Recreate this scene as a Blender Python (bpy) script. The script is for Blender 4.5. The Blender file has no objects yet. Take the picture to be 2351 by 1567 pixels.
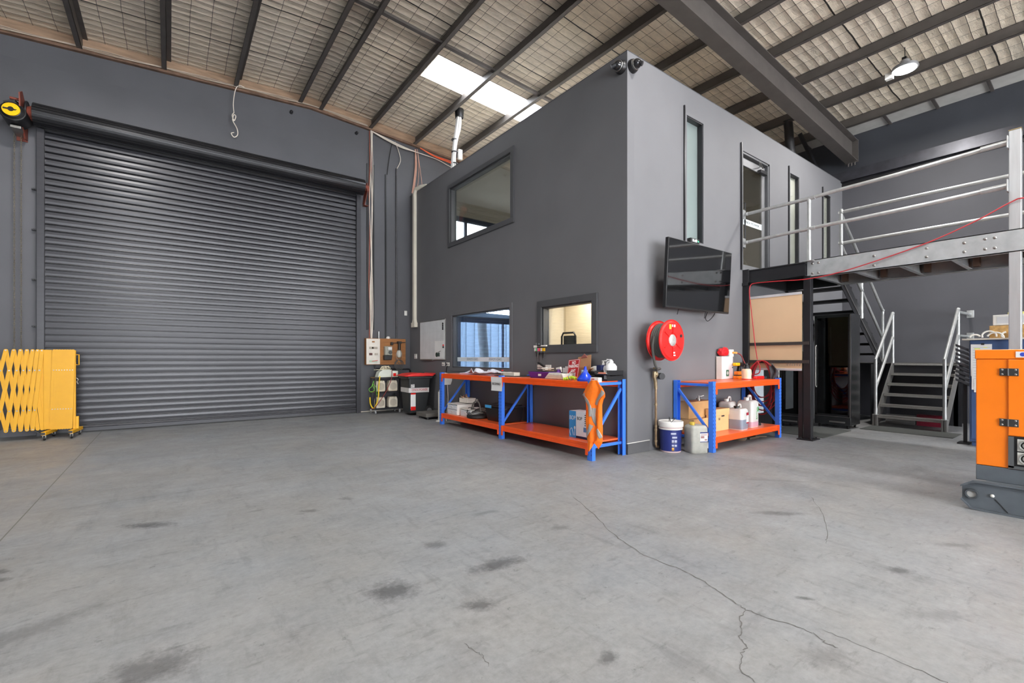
import bpy, math, random
from mathutils import Vector, Matrix, noise
random.seed(7)
S = bpy.context.scene
COL = S.collection
PI = math.pi

# ------------------------------------------------------------------ camera
FPX, CX, V0, W, H = 1054.0, 1175.5, 821.0, 2351.0, 1567.0
CAMZ = 1.25
cam = bpy.data.cameras.new('camera')
cam.sensor_fit = 'HORIZONTAL'; cam.sensor_width = 36.0
cam.lens = 36.0 * FPX / W
cam.shift_y = (V0 - H / 2) / W
cam.clip_start = 0.05; cam.clip_end = 200
cam_o = bpy.data.objects.new('camera', cam)
cam_o.location = (0, 0, CAMZ)
cam_o.rotation_euler = (PI / 2, 0, -math.radians(36.6955))
COL.objects.link(cam_o)
S.camera = cam_o

# ------------------------------------------------------------------ world, view, lamps
S.view_settings.view_transform = 'Standard'
S.view_settings.look = 'None'
S.view_settings.exposure = 0.0
S.view_settings.gamma = 1.0
S.view_settings.use_curve_mapping = False
S.cycles.use_denoising = True
S.cycles.max_bounces = 10
S.cycles.diffuse_bounces = 6
S.cycles.transparent_max_bounces = 12
S.cycles.sample_clamp_indirect = 6.0
wd = bpy.data.worlds.new('overcast_sky'); S.world = wd
wd.use_nodes = True
bgn = wd.node_tree.nodes['Background']
bgn.inputs[0].default_value = (0.94, 0.97, 1.0, 1); bgn.inputs[1].default_value = 19.0
HB_POWER = 135.0
HIGHBAYS = [(9.77, 2.21, 6.02), (-0.8, 7.2, 6.2), (4.9, 2.0, 6.2), (0.0, 2.0, 6.2), (9.77, -3.4, 6.0), (4.9, -3.4, 6.2), (0.0, -3.4, 6.2)]  # second lamp is added out of view to even out the far floor
HB_LIT = [(2.2, 6.9)]

def area_light(name, loc, size, power, color=(1, 1, 1), rot=(0, 0, 0), shape='DISK', size_y=None, spread=180):
    l = bpy.data.lights.new(name, 'AREA'); l.shape = shape; l.size = size
    if size_y: l.size_y = size_y
    l.energy = power; l.color = color; l.spread = math.radians(spread)
    o = bpy.data.objects.new(name, l); o.location = loc; o.rotation_euler = rot
    COL.objects.link(o); return o

# ------------------------------------------------------------------ materials
def srgb(r, g, b):
    f = lambda c: (c / 255 / 12.92) if c / 255 <= 0.04045 else ((c / 255 + 0.055) / 1.055) ** 2.4
    return (f(r), f(g), f(b))

MATS = {}
def nd(nt, t, **k):
    n = nt.nodes.new(t)
    for a, v in k.items(): setattr(n, a, v)
    return n

def mat(name, c, rough=0.5, metal=0.0, var=0.08, scale=6.0, bump=0.0, bscale=60.0, spec=0.5, coat=0.0, stretch=None, trans=0.0, emit=0.0, alpha=1.0):
    """a procedural material: base colour broken up by noise, optional bump"""
    if name in MATS: return MATS[name]
    m = bpy.data.materials.new(name); m.use_nodes = True
    nt = m.node_tree; p = nt.nodes['Principled BSDF']; L = nt.links.new
    tc = nd(nt, 'ShaderNodeTexCoord'); src = tc.outputs['Object']
    if stretch:
        mp = nd(nt, 'ShaderNodeMapping'); mp.inputs['Scale'].default_value = stretch
        L(src, mp.inputs[0]); src = mp.outputs[0]
    n = nd(nt, 'ShaderNodeTexNoise'); n.inputs['Scale'].default_value = scale; n.inputs['Detail'].default_value = 5
    L(src, n.inputs['Vector'])
    r = nd(nt, 'ShaderNodeMapRange'); r.inputs[1].default_value = 0.3; r.inputs[2].default_value = 0.7
    r.inputs[3].default_value = 1 - var; r.inputs[4].default_value = 1 + var
    L(n.outputs[0], r.inputs[0])
    mx = nd(nt, 'ShaderNodeVectorMath', operation='SCALE'); mx.inputs[0].default_value = c
    L(r.outputs[0], mx.inputs['Scale']); L(mx.outputs[0], p.inputs['Base Color'])
    p.inputs['Roughness'].default_value = rough; p.inputs['Metallic'].default_value = metal
    p.inputs['Specular IOR Level'].default_value = spec
    p.inputs['Coat Weight'].default_value = coat
    p.inputs['Transmission Weight'].default_value = trans
    if emit:
        p.inputs['Emission Color'].default_value = (*c, 1); p.inputs['Emission Strength'].default_value = emit
    if bump:
        n2 = nd(nt, 'ShaderNodeTexNoise'); n2.inputs['Scale'].default_value = bscale; n2.inputs['Detail'].default_value = 4
        L(src, n2.inputs['Vector'])
        b = nd(nt, 'ShaderNodeBump'); b.inputs['Strength'].default_value = bump; b.inputs['Distance'].default_value = 0.01
        L(n2.outputs[0], b.inputs['Height']); L(b.outputs[0], p.inputs['Normal'])
    MATS[name] = m
    return m

def glass_mat(name, tint, refl=0.08, haze=None, hazefac=0.0, rough=0.0):
    """a window pane: clear tinted transmission, mirror reflection, optional frosted part"""
    m = bpy.data.materials.new(name); m.use_nodes = True
    nt = m.node_tree; L = nt.links.new
    nt.nodes.remove(nt.nodes['Principled BSDF']); out = nt.nodes['Material Output']
    t = nd(nt, 'ShaderNodeBsdfTransparent'); t.inputs[0].default_value = (*tint, 1)
    g = nd(nt, 'ShaderNodeBsdfGlossy'); g.inputs['Roughness'].default_value = rough
    lw = nd(nt, 'ShaderNodeLayerWeight'); lw.inputs[0].default_value = 0.25
    mr = nd(nt, 'ShaderNodeMapRange'); mr.inputs[3].default_value = refl; mr.inputs[4].default_value = min(1, refl + 0.6)
    L(lw.outputs['Fresnel'], mr.inputs[0])
    base = t.outputs[0]
    if haze:
        d = nd(nt, 'ShaderNodeBsdfTranslucent'); d.inputs[0].default_value = (*haze, 1)
        d2 = nd(nt, 'ShaderNodeBsdfDiffuse'); d2.inputs[0].default_value = (*haze, 1)
        md = nd(nt, 'ShaderNodeMixShader'); L(d.outputs[0], md.inputs[1]); L(d2.outputs[0], md.inputs[2])
        mh = nd(nt, 'ShaderNodeMixShader'); mh.inputs[0].default_value = hazefac
        L(t.outputs[0], mh.inputs[1]); L(md.outputs[0], mh.inputs[2]); base = mh.outputs[0]
    mx = nd(nt, 'ShaderNodeMixShader'); L(mr.outputs[0], mx.inputs[0]); L(base, mx.inputs[1]); L(g.outputs[0], mx.inputs[2])
    L(mx.outputs[0], out.inputs[0]); MATS[name] = m
    return m

def emit_mat(name, c, s):
    m = bpy.data.materials.new(name); m.use_nodes = True
    p = m.node_tree.nodes['Principled BSDF']
    p.inputs['Base Color'].default_value = (*c, 1)
    p.inputs['Emission Color'].default_value = (*c, 1); p.inputs['Emission Strength'].default_value = s
    MATS[name] = m
    return m

# ------------------------------------------------------------------ mesh builder
class B:
    def __init__(self): self.v = []; self.f = []
    def add(self, vs, fs, M=None):
        k = len(self.v)
        for p in vs:
            p = Vector(p)
            self.v.append(M @ p if M else p)
        for f in fs: self.f.append([i + k for i in f])
        return self
    def box(self, x0, x1, y0, y1, z0, z1, M=None):
        return self.add([(x0,y0,z0),(x1,y0,z0),(x1,y1,z0),(x0,y1,z0),(x0,y0,z1),(x1,y0,z1),(x1,y1,z1),(x0,y1,z1)],
                        [(0,3,2,1),(4,5,6,7),(0,1,5,4),(1,2,6,5),(2,3,7,6),(3,0,4,7)], M)
    def taper(self, x0, x1, y0, y1, z0, X0, X1, Y0, Y1, z1, M=None):
        return self.add([(x0,y0,z0),(x1,y0,z0),(x1,y1,z0),(x0,y1,z0),(X0,Y0,z1),(X1,Y0,z1),(X1,Y1,z1),(X0,Y1,z1)],
                        [(0,3,2,1),(4,5,6,7),(0,1,5,4),(1,2,6,5),(2,3,7,6),(3,0,4,7)], M)
    def bar(self, p0, p1, w, h, up=(0, 0, 1), M=None):
        """rectangular section from p0 to p1; w across, h along up"""
        a, b = Vector(p0), Vector(p1); d = (b - a).normalized(); u = Vector(up)
        s = d.cross(u).normalized(); u = s.cross(d).normalized()
        vs = [q + s * (w / 2) * i + u * (h / 2) * j for q in (a, b) for i, j in ((-1,-1),(1,-1),(1,1),(-1,1))]
        return self.add(vs, [(0,1,2,3),(7,6,5,4),(0,4,5,1),(1,5,6,2),(2,6,7,3),(3,7,4,0)], M)
    def cyl(self, p0, p1, r0, r1=None, n=20, M=None, caps=True):
        r1 = r0 if r1 is None else r1
        a, b = Vector(p0), Vector(p1); d = (b - a).normalized()
        u = d.orthogonal().normalized(); s = d.cross(u)
        vs = []
        for q, r in ((a, r0), (b, r1)):
            for i in range(n):
                t = 2 * PI * i / n; vs.append(q + (u * math.cos(t) + s * math.sin(t)) * r)
        fs = [(i, (i + 1) % n, n + (i + 1) % n, n + i) for i in range(n)]
        if caps: fs += [tuple(range(n - 1, -1, -1)), tuple(range(n, 2 * n))]
        return self.add(vs, fs, M)
    def tube(self, pts, r, n=8, closed=False, M=None):
        P = [Vector(p) for p in pts]; m = len(P); vs = []
        ref = None
        for i, p in enumerate(P):
            if closed: d = P[(i + 1) % m] - P[i - 1]
            else: d = P[min(i + 1, m - 1)] - P[max(i - 1, 0)]
            d.normalize()
            if ref is None: ref = d.orthogonal().normalized()
            ref = (ref - d * ref.dot(d))
            if ref.length < 1e-5: ref = d.orthogonal()
            ref.normalize(); s = d.cross(ref)
            rr = r[i] if isinstance(r, (list, tuple)) else r
            for k in range(n):
                t = 2 * PI * k / n; vs.append(p + (ref * math.cos(t) + s * math.sin(t)) * rr)
        fs = []
        for i in range(m if closed else m - 1):
            j = (i + 1) % m
            fs += [(i*n + k, i*n + (k+1) % n, j*n + (k+1) % n, j*n + k) for k in range(n)]
        if not closed: fs += [tuple(range(n - 1, -1, -1)), tuple(range((m-1)*n, m*n))]
        return self.add(vs, fs, M)
    def lathe(self, prof, n=32, M=None):
        """prof [(r, z)] about local z; M places it"""
        vs = []; fs = []
        for r, z in prof:
            for i in range(n):
                t = 2 * PI * i / n; vs.append((r * math.cos(t), r * math.sin(t), z))
        for j in range(len(prof) - 1):
            fs += [(j*n + i, j*n + (i+1) % n, (j+1)*n + (i+1) % n, (j+1)*n + i) for i in range(n)]
        if prof[0][0] > 1e-4: fs.append(tuple(range(n - 1, -1, -1)))
        if prof[-1][0] > 1e-4: fs.append(tuple(range((len(prof)-1)*n, len(prof)*n)))
        return self.add(vs, fs, M)
    def prism(self, poly, t0, t1, ax='z', M=None):
        """poly of 2-D points extruded t0..t1 along ax (x: poly=(y,z); y: (x,z); z: (x,y))"""
        n = len(poly)
        P = {'x': lambda a, b, t: (t, a, b), 'y': lambda a, b, t: (a, t, b), 'z': lambda a, b, t: (a, b, t)}[ax]
        vs = [P(a, b, t0) for a, b in poly] + [P(a, b, t1) for a, b in poly]
        fs = [(i, (i+1) % n, n + (i+1) % n, n + i) for i in range(n)] + [tuple(range(n-1, -1, -1)), tuple(range(n, 2*n))]
        return self.add(vs, fs, M)
    def sphere(self, c, r, sc=(1, 1, 1), n=16, M=None):
        vs = []; fs = []; c = Vector(c); m = n // 2
        for j in range(1, m):
            ph = PI * j / m
            for i in range(n):
                t = 2 * PI * i / n
                vs.append(c + Vector((r*sc[0]*math.sin(ph)*math.cos(t), r*sc[1]*math.sin(ph)*math.sin(t), r*sc[2]*math.cos(ph))))
        for j in range(m - 2):
            fs += [(j*n + i, (j+1)*n + i, (j+1)*n + (i+1) % n, j*n + (i+1) % n) for i in range(n)]
        a = len(vs); vs += [c + Vector((0, 0, r*sc[2])), c - Vector((0, 0, r*sc[2]))]
        fs += [(a, i, (i+1) % n) for i in range(n)] + [(a+1, (m-2)*n + (i+1) % n, (m-2)*n + i) for i in range(n)]
        return self.add(vs, fs, M)
    def grid(self, fn, nu, nv, thick=0.0, M=None):
        """surface fn(s,t) in 0..1; thick makes a shell along -normal (averaged)"""
        P = [[Vector(fn(i / nu, j / nv)) for j in range(nv + 1)] for i in range(nu + 1)]
        idx = lambda i, j: i * (nv + 1) + j
        vs = [p for row in P for p in row]; N = len(vs)
        fs = [(idx(i, j), idx(i+1, j), idx(i+1, j+1), idx(i, j+1)) for i in range(nu) for j in range(nv)]
        if thick:
            for i in range(nu + 1):
                for j in range(nv + 1):
                    a = P[min(i+1, nu)][j] - P[max(i-1, 0)][j]; b = P[i][min(j+1, nv)] - P[i][max(j-1, 0)]
                    vs.append(P[i][j] - a.cross(b).normalized() * thick)
            fs += [tuple(N + q for q in reversed(f)) for f in fs]
            for i in range(nu):
                fs.append((idx(i+1, 0), idx(i, 0), N + idx(i, 0), N + idx(i+1, 0)))
                fs.append((idx(i, nv), idx(i+1, nv), N + idx(i+1, nv), N + idx(i, nv)))
            for j in range(nv):
                fs.append((idx(0, j), idx(0, j+1), N + idx(0, j+1), N + idx(0, j)))
                fs.append((idx(nu, j+1), idx(nu, j), N + idx(nu, j), N + idx(nu, j+1)))
        return self.add(vs, fs, M)
    def build_each(self, name, m, parent=None, **k):
        """one object per connected piece"""
        par = list(range(len(self.v)))
        def fnd(i):
            while par[i] != i: par[i] = par[par[i]]; i = par[i]
            return i
        for f in self.f:
            for j in f[1:]: par[fnd(f[0])] = fnd(j)
        groups = {}
        for f in self.f: groups.setdefault(fnd(f[0]), []).append(f)
        out = []
        for fs in groups.values():
            ids = sorted({i for f in fs for i in f}); mp = {i: n for n, i in enumerate(ids)}
            q = B(); q.v = [self.v[i].copy() for i in ids]; q.f = [[mp[i] for i in f] for f in fs]
            out.append(q.build(name, m, parent, **k))
        return out
    def build(self, name, m, parent=None, bevel=0.0, smooth=True, world=True, label=None, seg=2, kind=None, solid=0.0, sub=0):
        o0 = Vector((0, 0, 0))
        if parent is not None and world:
            inv = ROOTM[parent.name].inverted(); self.v = [inv @ p for p in self.v]
        elif parent is None:
            xs = [p.x for p in self.v]; ys = [p.y for p in self.v]; zs = [p.z for p in self.v]
            o0 = Vector(((min(xs)+max(xs))/2, (min(ys)+max(ys))/2, min(zs)))
            self.v = [p - o0 for p in self.v]
        me = bpy.data.meshes.new(name)
        me.from_pydata([tuple(p) for p in self.v], [], self.f); me.update()
        if smooth:
            for p in me.polygons: p.use_smooth = True
            me.set_sharp_from_angle(angle=math.radians(38))
        me.materials.append(m)
        o = bpy.data.objects.new(name, me); COL.objects.link(o)
        if parent is not None: o.parent = parent; ROOTM[o.name] = ROOTM[parent.name]
        else: o.location = o0; ROOTM[o.name] = Matrix.Translation(o0)
        if solid:
            md = o.modifiers.new('solid', 'SOLIDIFY'); md.thickness = solid
        if bevel:
            md = o.modifiers.new('bevel', 'BEVEL'); md.width = bevel; md.segments = seg; md.limit_method = 'ANGLE'
            md.angle_limit = math.radians(40); md.harden_normals = False
        if sub:
            md = o.modifiers.new('sub', 'SUBSURF'); md.levels = sub; md.render_levels = sub
        if label: o['label'] = label
        if kind: o['kind'] = kind
        return o
ROOTM = {}

def thing(name, label, cat, loc, rz=0.0, group=None, kind=None):
    o = bpy.data.objects.new(name, None); COL.objects.link(o); o.empty_display_size = 0.1
    o.location = loc; o.rotation_euler = (0, 0, rz)
    ROOTM[o.name] = Matrix.Translation(Vector(loc)) @ Matrix.Rotation(rz, 4, 'Z')
    if kind: o['kind'] = kind
    else: o['label'] = label; o['category'] = cat
    if kind and label: o['label'] = label
    if group: o['group'] = group
    return o

def tag(o, label, cat, group=None):
    o['label'] = label; o['category'] = cat
    if group: o['group'] = group
    return o

def copy_tree(o, parent=None, loc=None, rz=None, label=None):
    c = o.copy(); COL.objects.link(c); c.parent = parent
    if loc is not None: c.location = loc
    if rz is not None: c.rotation_euler = (0, 0, rz)
    if label: c['label'] = label
    for ch in list(o.children): copy_tree(ch, c)
    return c

def frame(origin, face):
    """matrix: text/decals in local xy, z toward the viewer; face = outward direction name"""
    ax = {'-x': ((0,-1,0),(0,0,1),(-1,0,0)), '-y': ((1,0,0),(0,0,1),(0,-1,0)), '+x': ((0,1,0),(0,0,1),(1,0,0)),
          '+z': ((1,0,0),(0,1,0),(0,0,1))}[face]
    M = Matrix((( ax[0][0], ax[1][0], ax[2][0], origin[0]), (ax[0][1], ax[1][1], ax[2][1], origin[1]),
                (ax[0][2], ax[1][2], ax[2][2], origin[2]), (0, 0, 0, 1)))
    return M

def text(name, s, size, m, M, parent=None, mirror=False, ext=0.0006, bold=0.0, label=None, width=None, world=True):
    cu = bpy.data.curves.new('t', 'FONT'); cu.body = s; cu.size = size; cu.extrude = ext; cu.offset = bold
    cu.align_x = 'CENTER'; cu.align_y = 'CENTER'; cu.space_line = 0.95
    o = bpy.data.objects.new('t', cu); COL.objects.link(o)
    dg = bpy.context.evaluated_depsgraph_get(); me = bpy.data.meshes.new_from_object(o.evaluated_get(dg))
    bpy.data.objects.remove(o); b = B()
    xs = [v.co.x for v in me.vertices]
    k = 1.0 if not width or not xs else width / (max(xs) - min(xs))
    vs = [Vector(((-v.co.x if mirror else v.co.x) * k, v.co.y, v.co.z)) for v in me.vertices]
    b.add(vs, [tuple(p.vertices) for p in me.polygons], M)
    bpy.data.meshes.remove(me)
    return b.build(name, m, parent, smooth=False, label=label, world=world)

def curve_pts(P, n=8):
    """Catmull-Rom through P"""
    P = [Vector(p) for p in P]; out = []
    for i in range(len(P) - 1):
        p0 = P[max(i-1, 0)]; p1 = P[i]; p2 = P[i+1]; p3 = P[min(i+2, len(P)-1)]
        for k in range(n):
            t = k / n
            out.append(0.5 * ((2*p1) + (p2-p0)*t + (2*p0-5*p1+4*p2-p3)*t*t + (-p0+3*p1-3*p2+p3)*t**3))
    out.append(P[-1]); return out

# common materials
GREY = mat('charcoal_render', srgb(82, 82, 87), 0.6, var=0.07, scale=1.6, bump=0.05, bscale=90)
BLK = mat('black_steel', srgb(38, 38, 41), 0.38, 0.3, var=0.15)
BLKP = mat('black_plastic', srgb(26, 26, 28), 0.4, var=0.1)
DARKFR = mat('dark_window_frame', srgb(82, 83, 86), 0.5, 0.2, var=0.04)
GALV = mat('galvanised_steel', srgb(178, 182, 184), 0.42, 0.55, var=0.13, scale=9, bump=0.08, bscale=25)
GALVD = mat('galvanised_tube', srgb(180, 182, 182), 0.38, 0.6, var=0.12, scale=14)
STEELP = mat('painted_dark_steel', srgb(86, 81, 78), 0.5, 0.1, var=0.12, scale=5)
WHITE = mat('white_plastic', srgb(228, 226, 220), 0.4, var=0.04)
PAPER = mat('white_paper', srgb(225, 225, 224), 0.8, var=0.03)
RUST = mat('red_oxide_steel', srgb(126, 62, 48), 0.65, 0.1, var=0.25, scale=14)
RAWSTEEL = mat('bare_steel', srgb(150, 148, 145), 0.35, 0.8, var=0.15)
ORANGE = mat('orange_rack_enamel', srgb(238, 84, 22), 0.35, var=0.05, coat=0.15)
BLUE = mat('blue_rack_enamel', srgb(56, 116, 222), 0.4, var=0.06)
CARD = mat('corrugated_cardboard', srgb(198, 156, 104), 0.8, var=0.08)
RED = mat('glossy_red', srgb(214, 26, 22), 0.3, var=0.06, coat=0.2)
YEL = mat('safety_yellow', srgb(246, 190, 6), 0.5, var=0.05)
INK = mat('black_ink', srgb(25, 25, 27), 0.7)
RUBBER = mat('black_rubber', srgb(30, 30, 31), 0.65)
CR_MAIN = [(2.906, 2.985), (2.722, 2.548), (2.597, 2.344), (2.494, 2.111), (2.406, 1.826), (2.419, 1.613), (2.406, 1.467), (2.365, 1.315), (2.31, 1.192), (2.296, 1.136), (2.295, 1.056), (2.345, 0.95), (2.34, 0.848), (2.304, 0.784), (2.31, 0.746)]
CR_BR = [(2.288, 1.132), (2.194, 1.117), (2.095, 1.051), (2.044, 1.04), (2.0, 0.984), (1.938, 0.976), (1.826, 0.924), (1.807, 0.856)]
CR_C = [(2.409, 0.846), (2.406, 0.719), (2.412, 0.57), (2.403, 0.448), (2.39, 0.384)]
CR_D = [(4.648, 1.72), (4.188, 1.456), (3.7, 1.26), (3.537, 1.212)]
CR_E = [(1.034, 1.741), (1.041, 1.662), (1.055, 1.616), (1.035, 1.546)]
# ================================================================== SETTING
YW, XW, BX, BY, BTOP = 10.55, 12.2, 4.737, 3.865, 5.22
XL_, YB_ = -4.2, -9.0
RIDGE = 2.43
def roofz(x): return 6.85 - 0.062 * abs(x - RIDGE)

# ---- floor material: worn sealed concrete with scuffs and tyre patches
def floor_material():
    m = bpy.data.materials.new('worn_concrete_floor'); m.use_nodes = True
    nt = m.node_tree; p = nt.nodes['Principled BSDF']; L = nt.links.new
    tc = nd(nt, 'ShaderNodeTexCoord')
    def noise_(scale, detail=6, stretch=None, rough=0.6, rotz=0):
        src = tc.outputs['Object']
        if stretch or rotz:
            mp = nd(nt, 'ShaderNodeMapping'); mp.inputs['Scale'].default_value = stretch or (1, 1, 1); mp.inputs['Rotation'].default_value = (0, 0, rotz)
            L(src, mp.inputs[0]); src = mp.outputs[0]
        n = nd(nt, 'ShaderNodeTexNoise'); n.inputs['Scale'].default_value = scale; n.inputs['Detail'].default_value = detail
        n.inputs['Roughness'].default_value = rough
        L(src, n.inputs['Vector']); return n.outputs[0]
    def ramp(src, a, b, lo, hi):
        r = nd(nt, 'ShaderNodeMapRange'); r.inputs[1].default_value = a; r.inputs[2].default_value = b
        r.inputs[3].default_value = lo; r.inputs[4].default_value = hi; r.clamp = True
        L(src, r.inputs[0]); return r.outputs[0]
    def mul(a, b):
        n = nd(nt, 'ShaderNodeMath', operation='MULTIPLY'); L(a, n.inputs[0])
        if isinstance(b, float): n.inputs[1].default_value = b
        else: L(b, n.inputs[1])
        return n.outputs[0]
    f = ramp(noise_(0.55, 5), 0.3, 0.7, 0.90, 1.08)
    f = mul(f, ramp(noise_(3.2, 8, None, 0.7), 0.3, 0.7, 0.91, 1.07))
    f = mul(f, ramp(noise_(22, 8, None, 0.75), 0.3, 0.72, 0.82, 1.12))
    f = mul(f, ramp(noise_(1.7, 9, (1.6, 3.4, 1), 0.75, -0.5), 0.40, 0.62, 0.92, 1.04))
    f = mul(f, ramp(noise_(2.0, 8, (4.5, 0.9, 1), 0.7, 0.6), 0.54, 0.66, 1.0, 0.84))      # sweeping scuffs
    f = mul(f, ramp(noise_(5.0, 8, (0.8, 3.2, 1), 0.7, 0.2), 0.57, 0.68, 1.0, 0.76))
    f = mul(f, ramp(noise_(9.0, 6, None, 0.8), 0.61, 0.68, 1.0, 0.62))       # small dark flecks
    f = mul(f, ramp(noise_(1.1, 7, (1.5, 0.7, 1), 0.65, 1.1), 0.60, 0.70, 1.0, 1.09))     # pale repairs
    # tyre scuffs and stains with a shape of their own: (x, y, length, width, angle, darkness)
    fuzz = noise_(13, 6, None, 0.7); fuzz2 = noise_(40, 4, (1, 1, 1), 0.7)
    for (x, y, a, b, ang, dk) in STAINS:
        mp = nd(nt, 'ShaderNodeMapping', vector_type='TEXTURE')
        mp.inputs['Location'].default_value = (x, y, 0); mp.inputs['Rotation'].default_value = (0, 0, ang)
        mp.inputs['Scale'].default_value = (a, b, 1)
        L(tc.outputs['Object'], mp.inputs[0])
        ln = nd(nt, 'ShaderNodeVectorMath', operation='LENGTH'); L(mp.outputs[0], ln.inputs[0])
        ad = nd(nt, 'ShaderNodeMath', operation='MULTIPLY_ADD'); L(fuzz, ad.inputs[0]); ad.inputs[1].default_value = 1.3; L(ln.outputs['Value'], ad.inputs[2])
        ad2 = nd(nt, 'ShaderNodeMath', operation='MULTIPLY_ADD'); L(fuzz2, ad2.inputs[0]); ad2.inputs[1].default_value = 1.0; L(ad.outputs[0], ad2.inputs[2])
        f = mul(f, ramp(ad2.outputs[0], 1.45, 2.05, 1 - min(.75, dk * 1.35), 1.0))
    hue = ramp(noise_(0.9, 4), 0.35, 0.65, 0.0, 1.0)
    mix = nd(nt, 'ShaderNodeMix', data_type='RGBA'); mix.inputs[6].default_value = (*srgb(134, 133, 132), 1); mix.inputs[7].default_value = (*srgb(131, 133, 136), 1)
    L(hue, mix.inputs[0])
    sc = nd(nt, 'ShaderNodeVectorMath', operation='SCALE'); L(mix.outputs[2], sc.inputs[0]); L(f, sc.inputs['Scale'])
    L(sc.outputs[0], p.inputs['Base Color'])
    L(ramp(noise_(2.5, 6), 0.3, 0.7, 0.42, 0.62), p.inputs['Roughness'])
    p.inputs['Specular IOR Level'].default_value = 0.35
    bp = nd(nt, 'ShaderNodeBump'); bp.inputs['Strength'].default_value = 0.12; bp.inputs['Distance'].default_value = 0.01
    L(noise_(35, 6), bp.inputs['Height']); L(bp.outputs[0], p.inputs['Normal'])
    return m
STAINS = [(.957,2.364,.15,.18,.9,.42),(1.60,2.28,.27,.085,-.12,.42),(1.425,2.768,.1,.08,-.5,.32),(1.255,1.963,.12,.07,-.35,.4),
          (-.131,4.376,.25,.09,-.55,.4),(.914,4.0,.1,.06,-.6,.32),(-.07,2.354,.22,.17,.1,.36),(3.447,.805,.1,.06,-.6,.42),
          (3.931,1.673,.28,.07,-.75,.3),(1.462,1.295,.07,.05,0,.4),(2.65,1.0,.06,.03,-.9,.45),(-.82,3.95,.12,.05,-.55,.4),(-.78,3.8,.1,.04,-.55,.4),
          (-.55,3.0,.5,.12,.35,.22),(2.05,3.1,.15,.05,-.1,.22),(1.25,4.15,.1,.05,-.6,.25),(2.3,2.5,.1,.06,-.4,.22),(2.2,.75,.14,.1,-.5,.2),
          (5.0,2.1,.6,.05,-.8,.14),(6.3,2.6,.5,.05,-.7,.16),(2.1,8.9,.3,.25,-.6,.18),(3.0,.55,.25,.08,-.6,.2),(4.2,.7,.2,.05,-.7,.22)]
FM = floor_material()
def big_floor():
    b = B(); b.box(XL_ - .2, XW + .2, YB_ - .2, YW + .2, -0.2, 0)
    o = b.build('floor', FM, smooth=False, kind='structure'); return o
fo = big_floor()
# object coordinates of the floor equal world coordinates: reset its origin
off = Vector(fo.location)
for v in fo.data.vertices: v.co += off
fo.location = (0, 0, 0)

# cracks and saw-cut joints in the slab
CRACKM = mat('crack_shadow', srgb(92, 90, 88), 0.9)
JOINTM = mat('joint_dirt', srgb(104, 102, 98), 0.9)
def strip(pts, w, m, name, jitter=0.0, sub=6):
    P = []
    for i in range(len(pts) - 1):
        a, b_ = Vector((*pts[i], 0)), Vector((*pts[i+1], 0))
        for k in range(sub):
            q = a.lerp(b_, k / sub)
            if jitter and (i + k) > 0: q += Vector((random.uniform(-1, 1), random.uniform(-1, 1), 0)) * jitter
            P.append(q)
    P.append(Vector((*pts[-1], 0)))
    b = B(); vs = []; n = len(P)
    for i, p in enumerate(P):
        d = (P[min(i+1, n-1)] - P[max(i-1, 0)]).normalized(); s = Vector((-d.y, d.x, 0))
        ww = w * (1 + (random.uniform(-.5, .5) if jitter else 0))
        if i in (0, n-1) and jitter: ww *= .2
        vs += [p + s*ww/2 + Vector((0,0,.0012)), p - s*ww/2 + Vector((0,0,.0012))]
    b.add(vs, [(2*i, 2*i+1, 2*i+3, 2*i+2) for i in range(n-1)])
    return b.build(name, m, smooth=False, kind='structure')
strip(CR_MAIN, .006, CRACKM, 'floor_crack', .008)
strip(CR_BR, .005, CRACKM, 'floor_crack', .006)
strip(CR_C, .0035, CRACKM, 'floor_crack', .008)
strip(CR_D, .004, CRACKM, 'floor_crack', .008)
strip(CR_E, .003, CRACKM, 'floor_crack', .006)
strip([(-.93, 10.4), (-.93, -1)], .009, JOINTM, 'floor_joint')
strip([(-.9, 5.26), (4.6, 5.26)], .004, JOINTM, 'floor_joint')

# ---- precast walls
def wall_box(name, x0, x1, y0, y1, z0, z1, m=GREY, holes=(), ax='x'):
    """wall along ax with rectangular holes [(a0,a1,z0,z1)]"""
    b = B()
    A0, A1 = (x0, x1) if ax == 'x' else (y0, y1)
    cuts = sorted({A0, A1} | {h[0] for h in holes} | {h[1] for h in holes})
    for i in range(len(cuts) - 1):
        c0, c1 = cuts[i], cuts[i+1]; mid = (c0 + c1) / 2
        hs = sorted([h for h in holes if h[0] < mid < h[1]], key=lambda h: h[2])
        z = z0
        for h in hs + [None]:
            zt = h[2] if h else z1
            if zt > z + 1e-4:
                if ax == 'x': b.box(c0, c1, y0, y1, z, zt)
                else: b.box(x0, x1, c0, c1, z, zt)
            if h: z = h[3]
    return b.build(name, m, smooth=False, kind='structure')
# wall behind the roller door follows the roof pitch
LH = [(5.6, 8.9, .1, 2.32), (5.0, 9.6, 3.5, 4.95)]
wall_box('wall_left', XL_ - .2, XW + .2, YW, YW + .18, 0, 6.0, holes=LH)
b = B(); b.prism([(XL_ - .2, 6.0), (XW, 6.0), (XW, 6.07), (RIDGE, roofz(RIDGE) - .17), (XL_ - .2, roofz(XL_) - .17)], YW, YW + .18, 'y')
b.build('wall_left_gable', GREY, smooth=False, kind='structure')
BROWNM = mat('weathered_brown_purlin_band', srgb(148, 122, 100), 0.75, var=0.25, scale=3, stretch=(1, 4, 6))
b = B()
b.prism([(XL_, roofz(XL_) - .20), (RIDGE, roofz(RIDGE) - .20), (XW, roofz(XW) - .20), (XW, roofz(XW)), (RIDGE, roofz(RIDGE)), (XL_, roofz(XL_))], YW - .03, YW + .1, 'y')
b.build('trim_1', BROWNM, smooth=False, kind='structure')
b = B()
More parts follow.
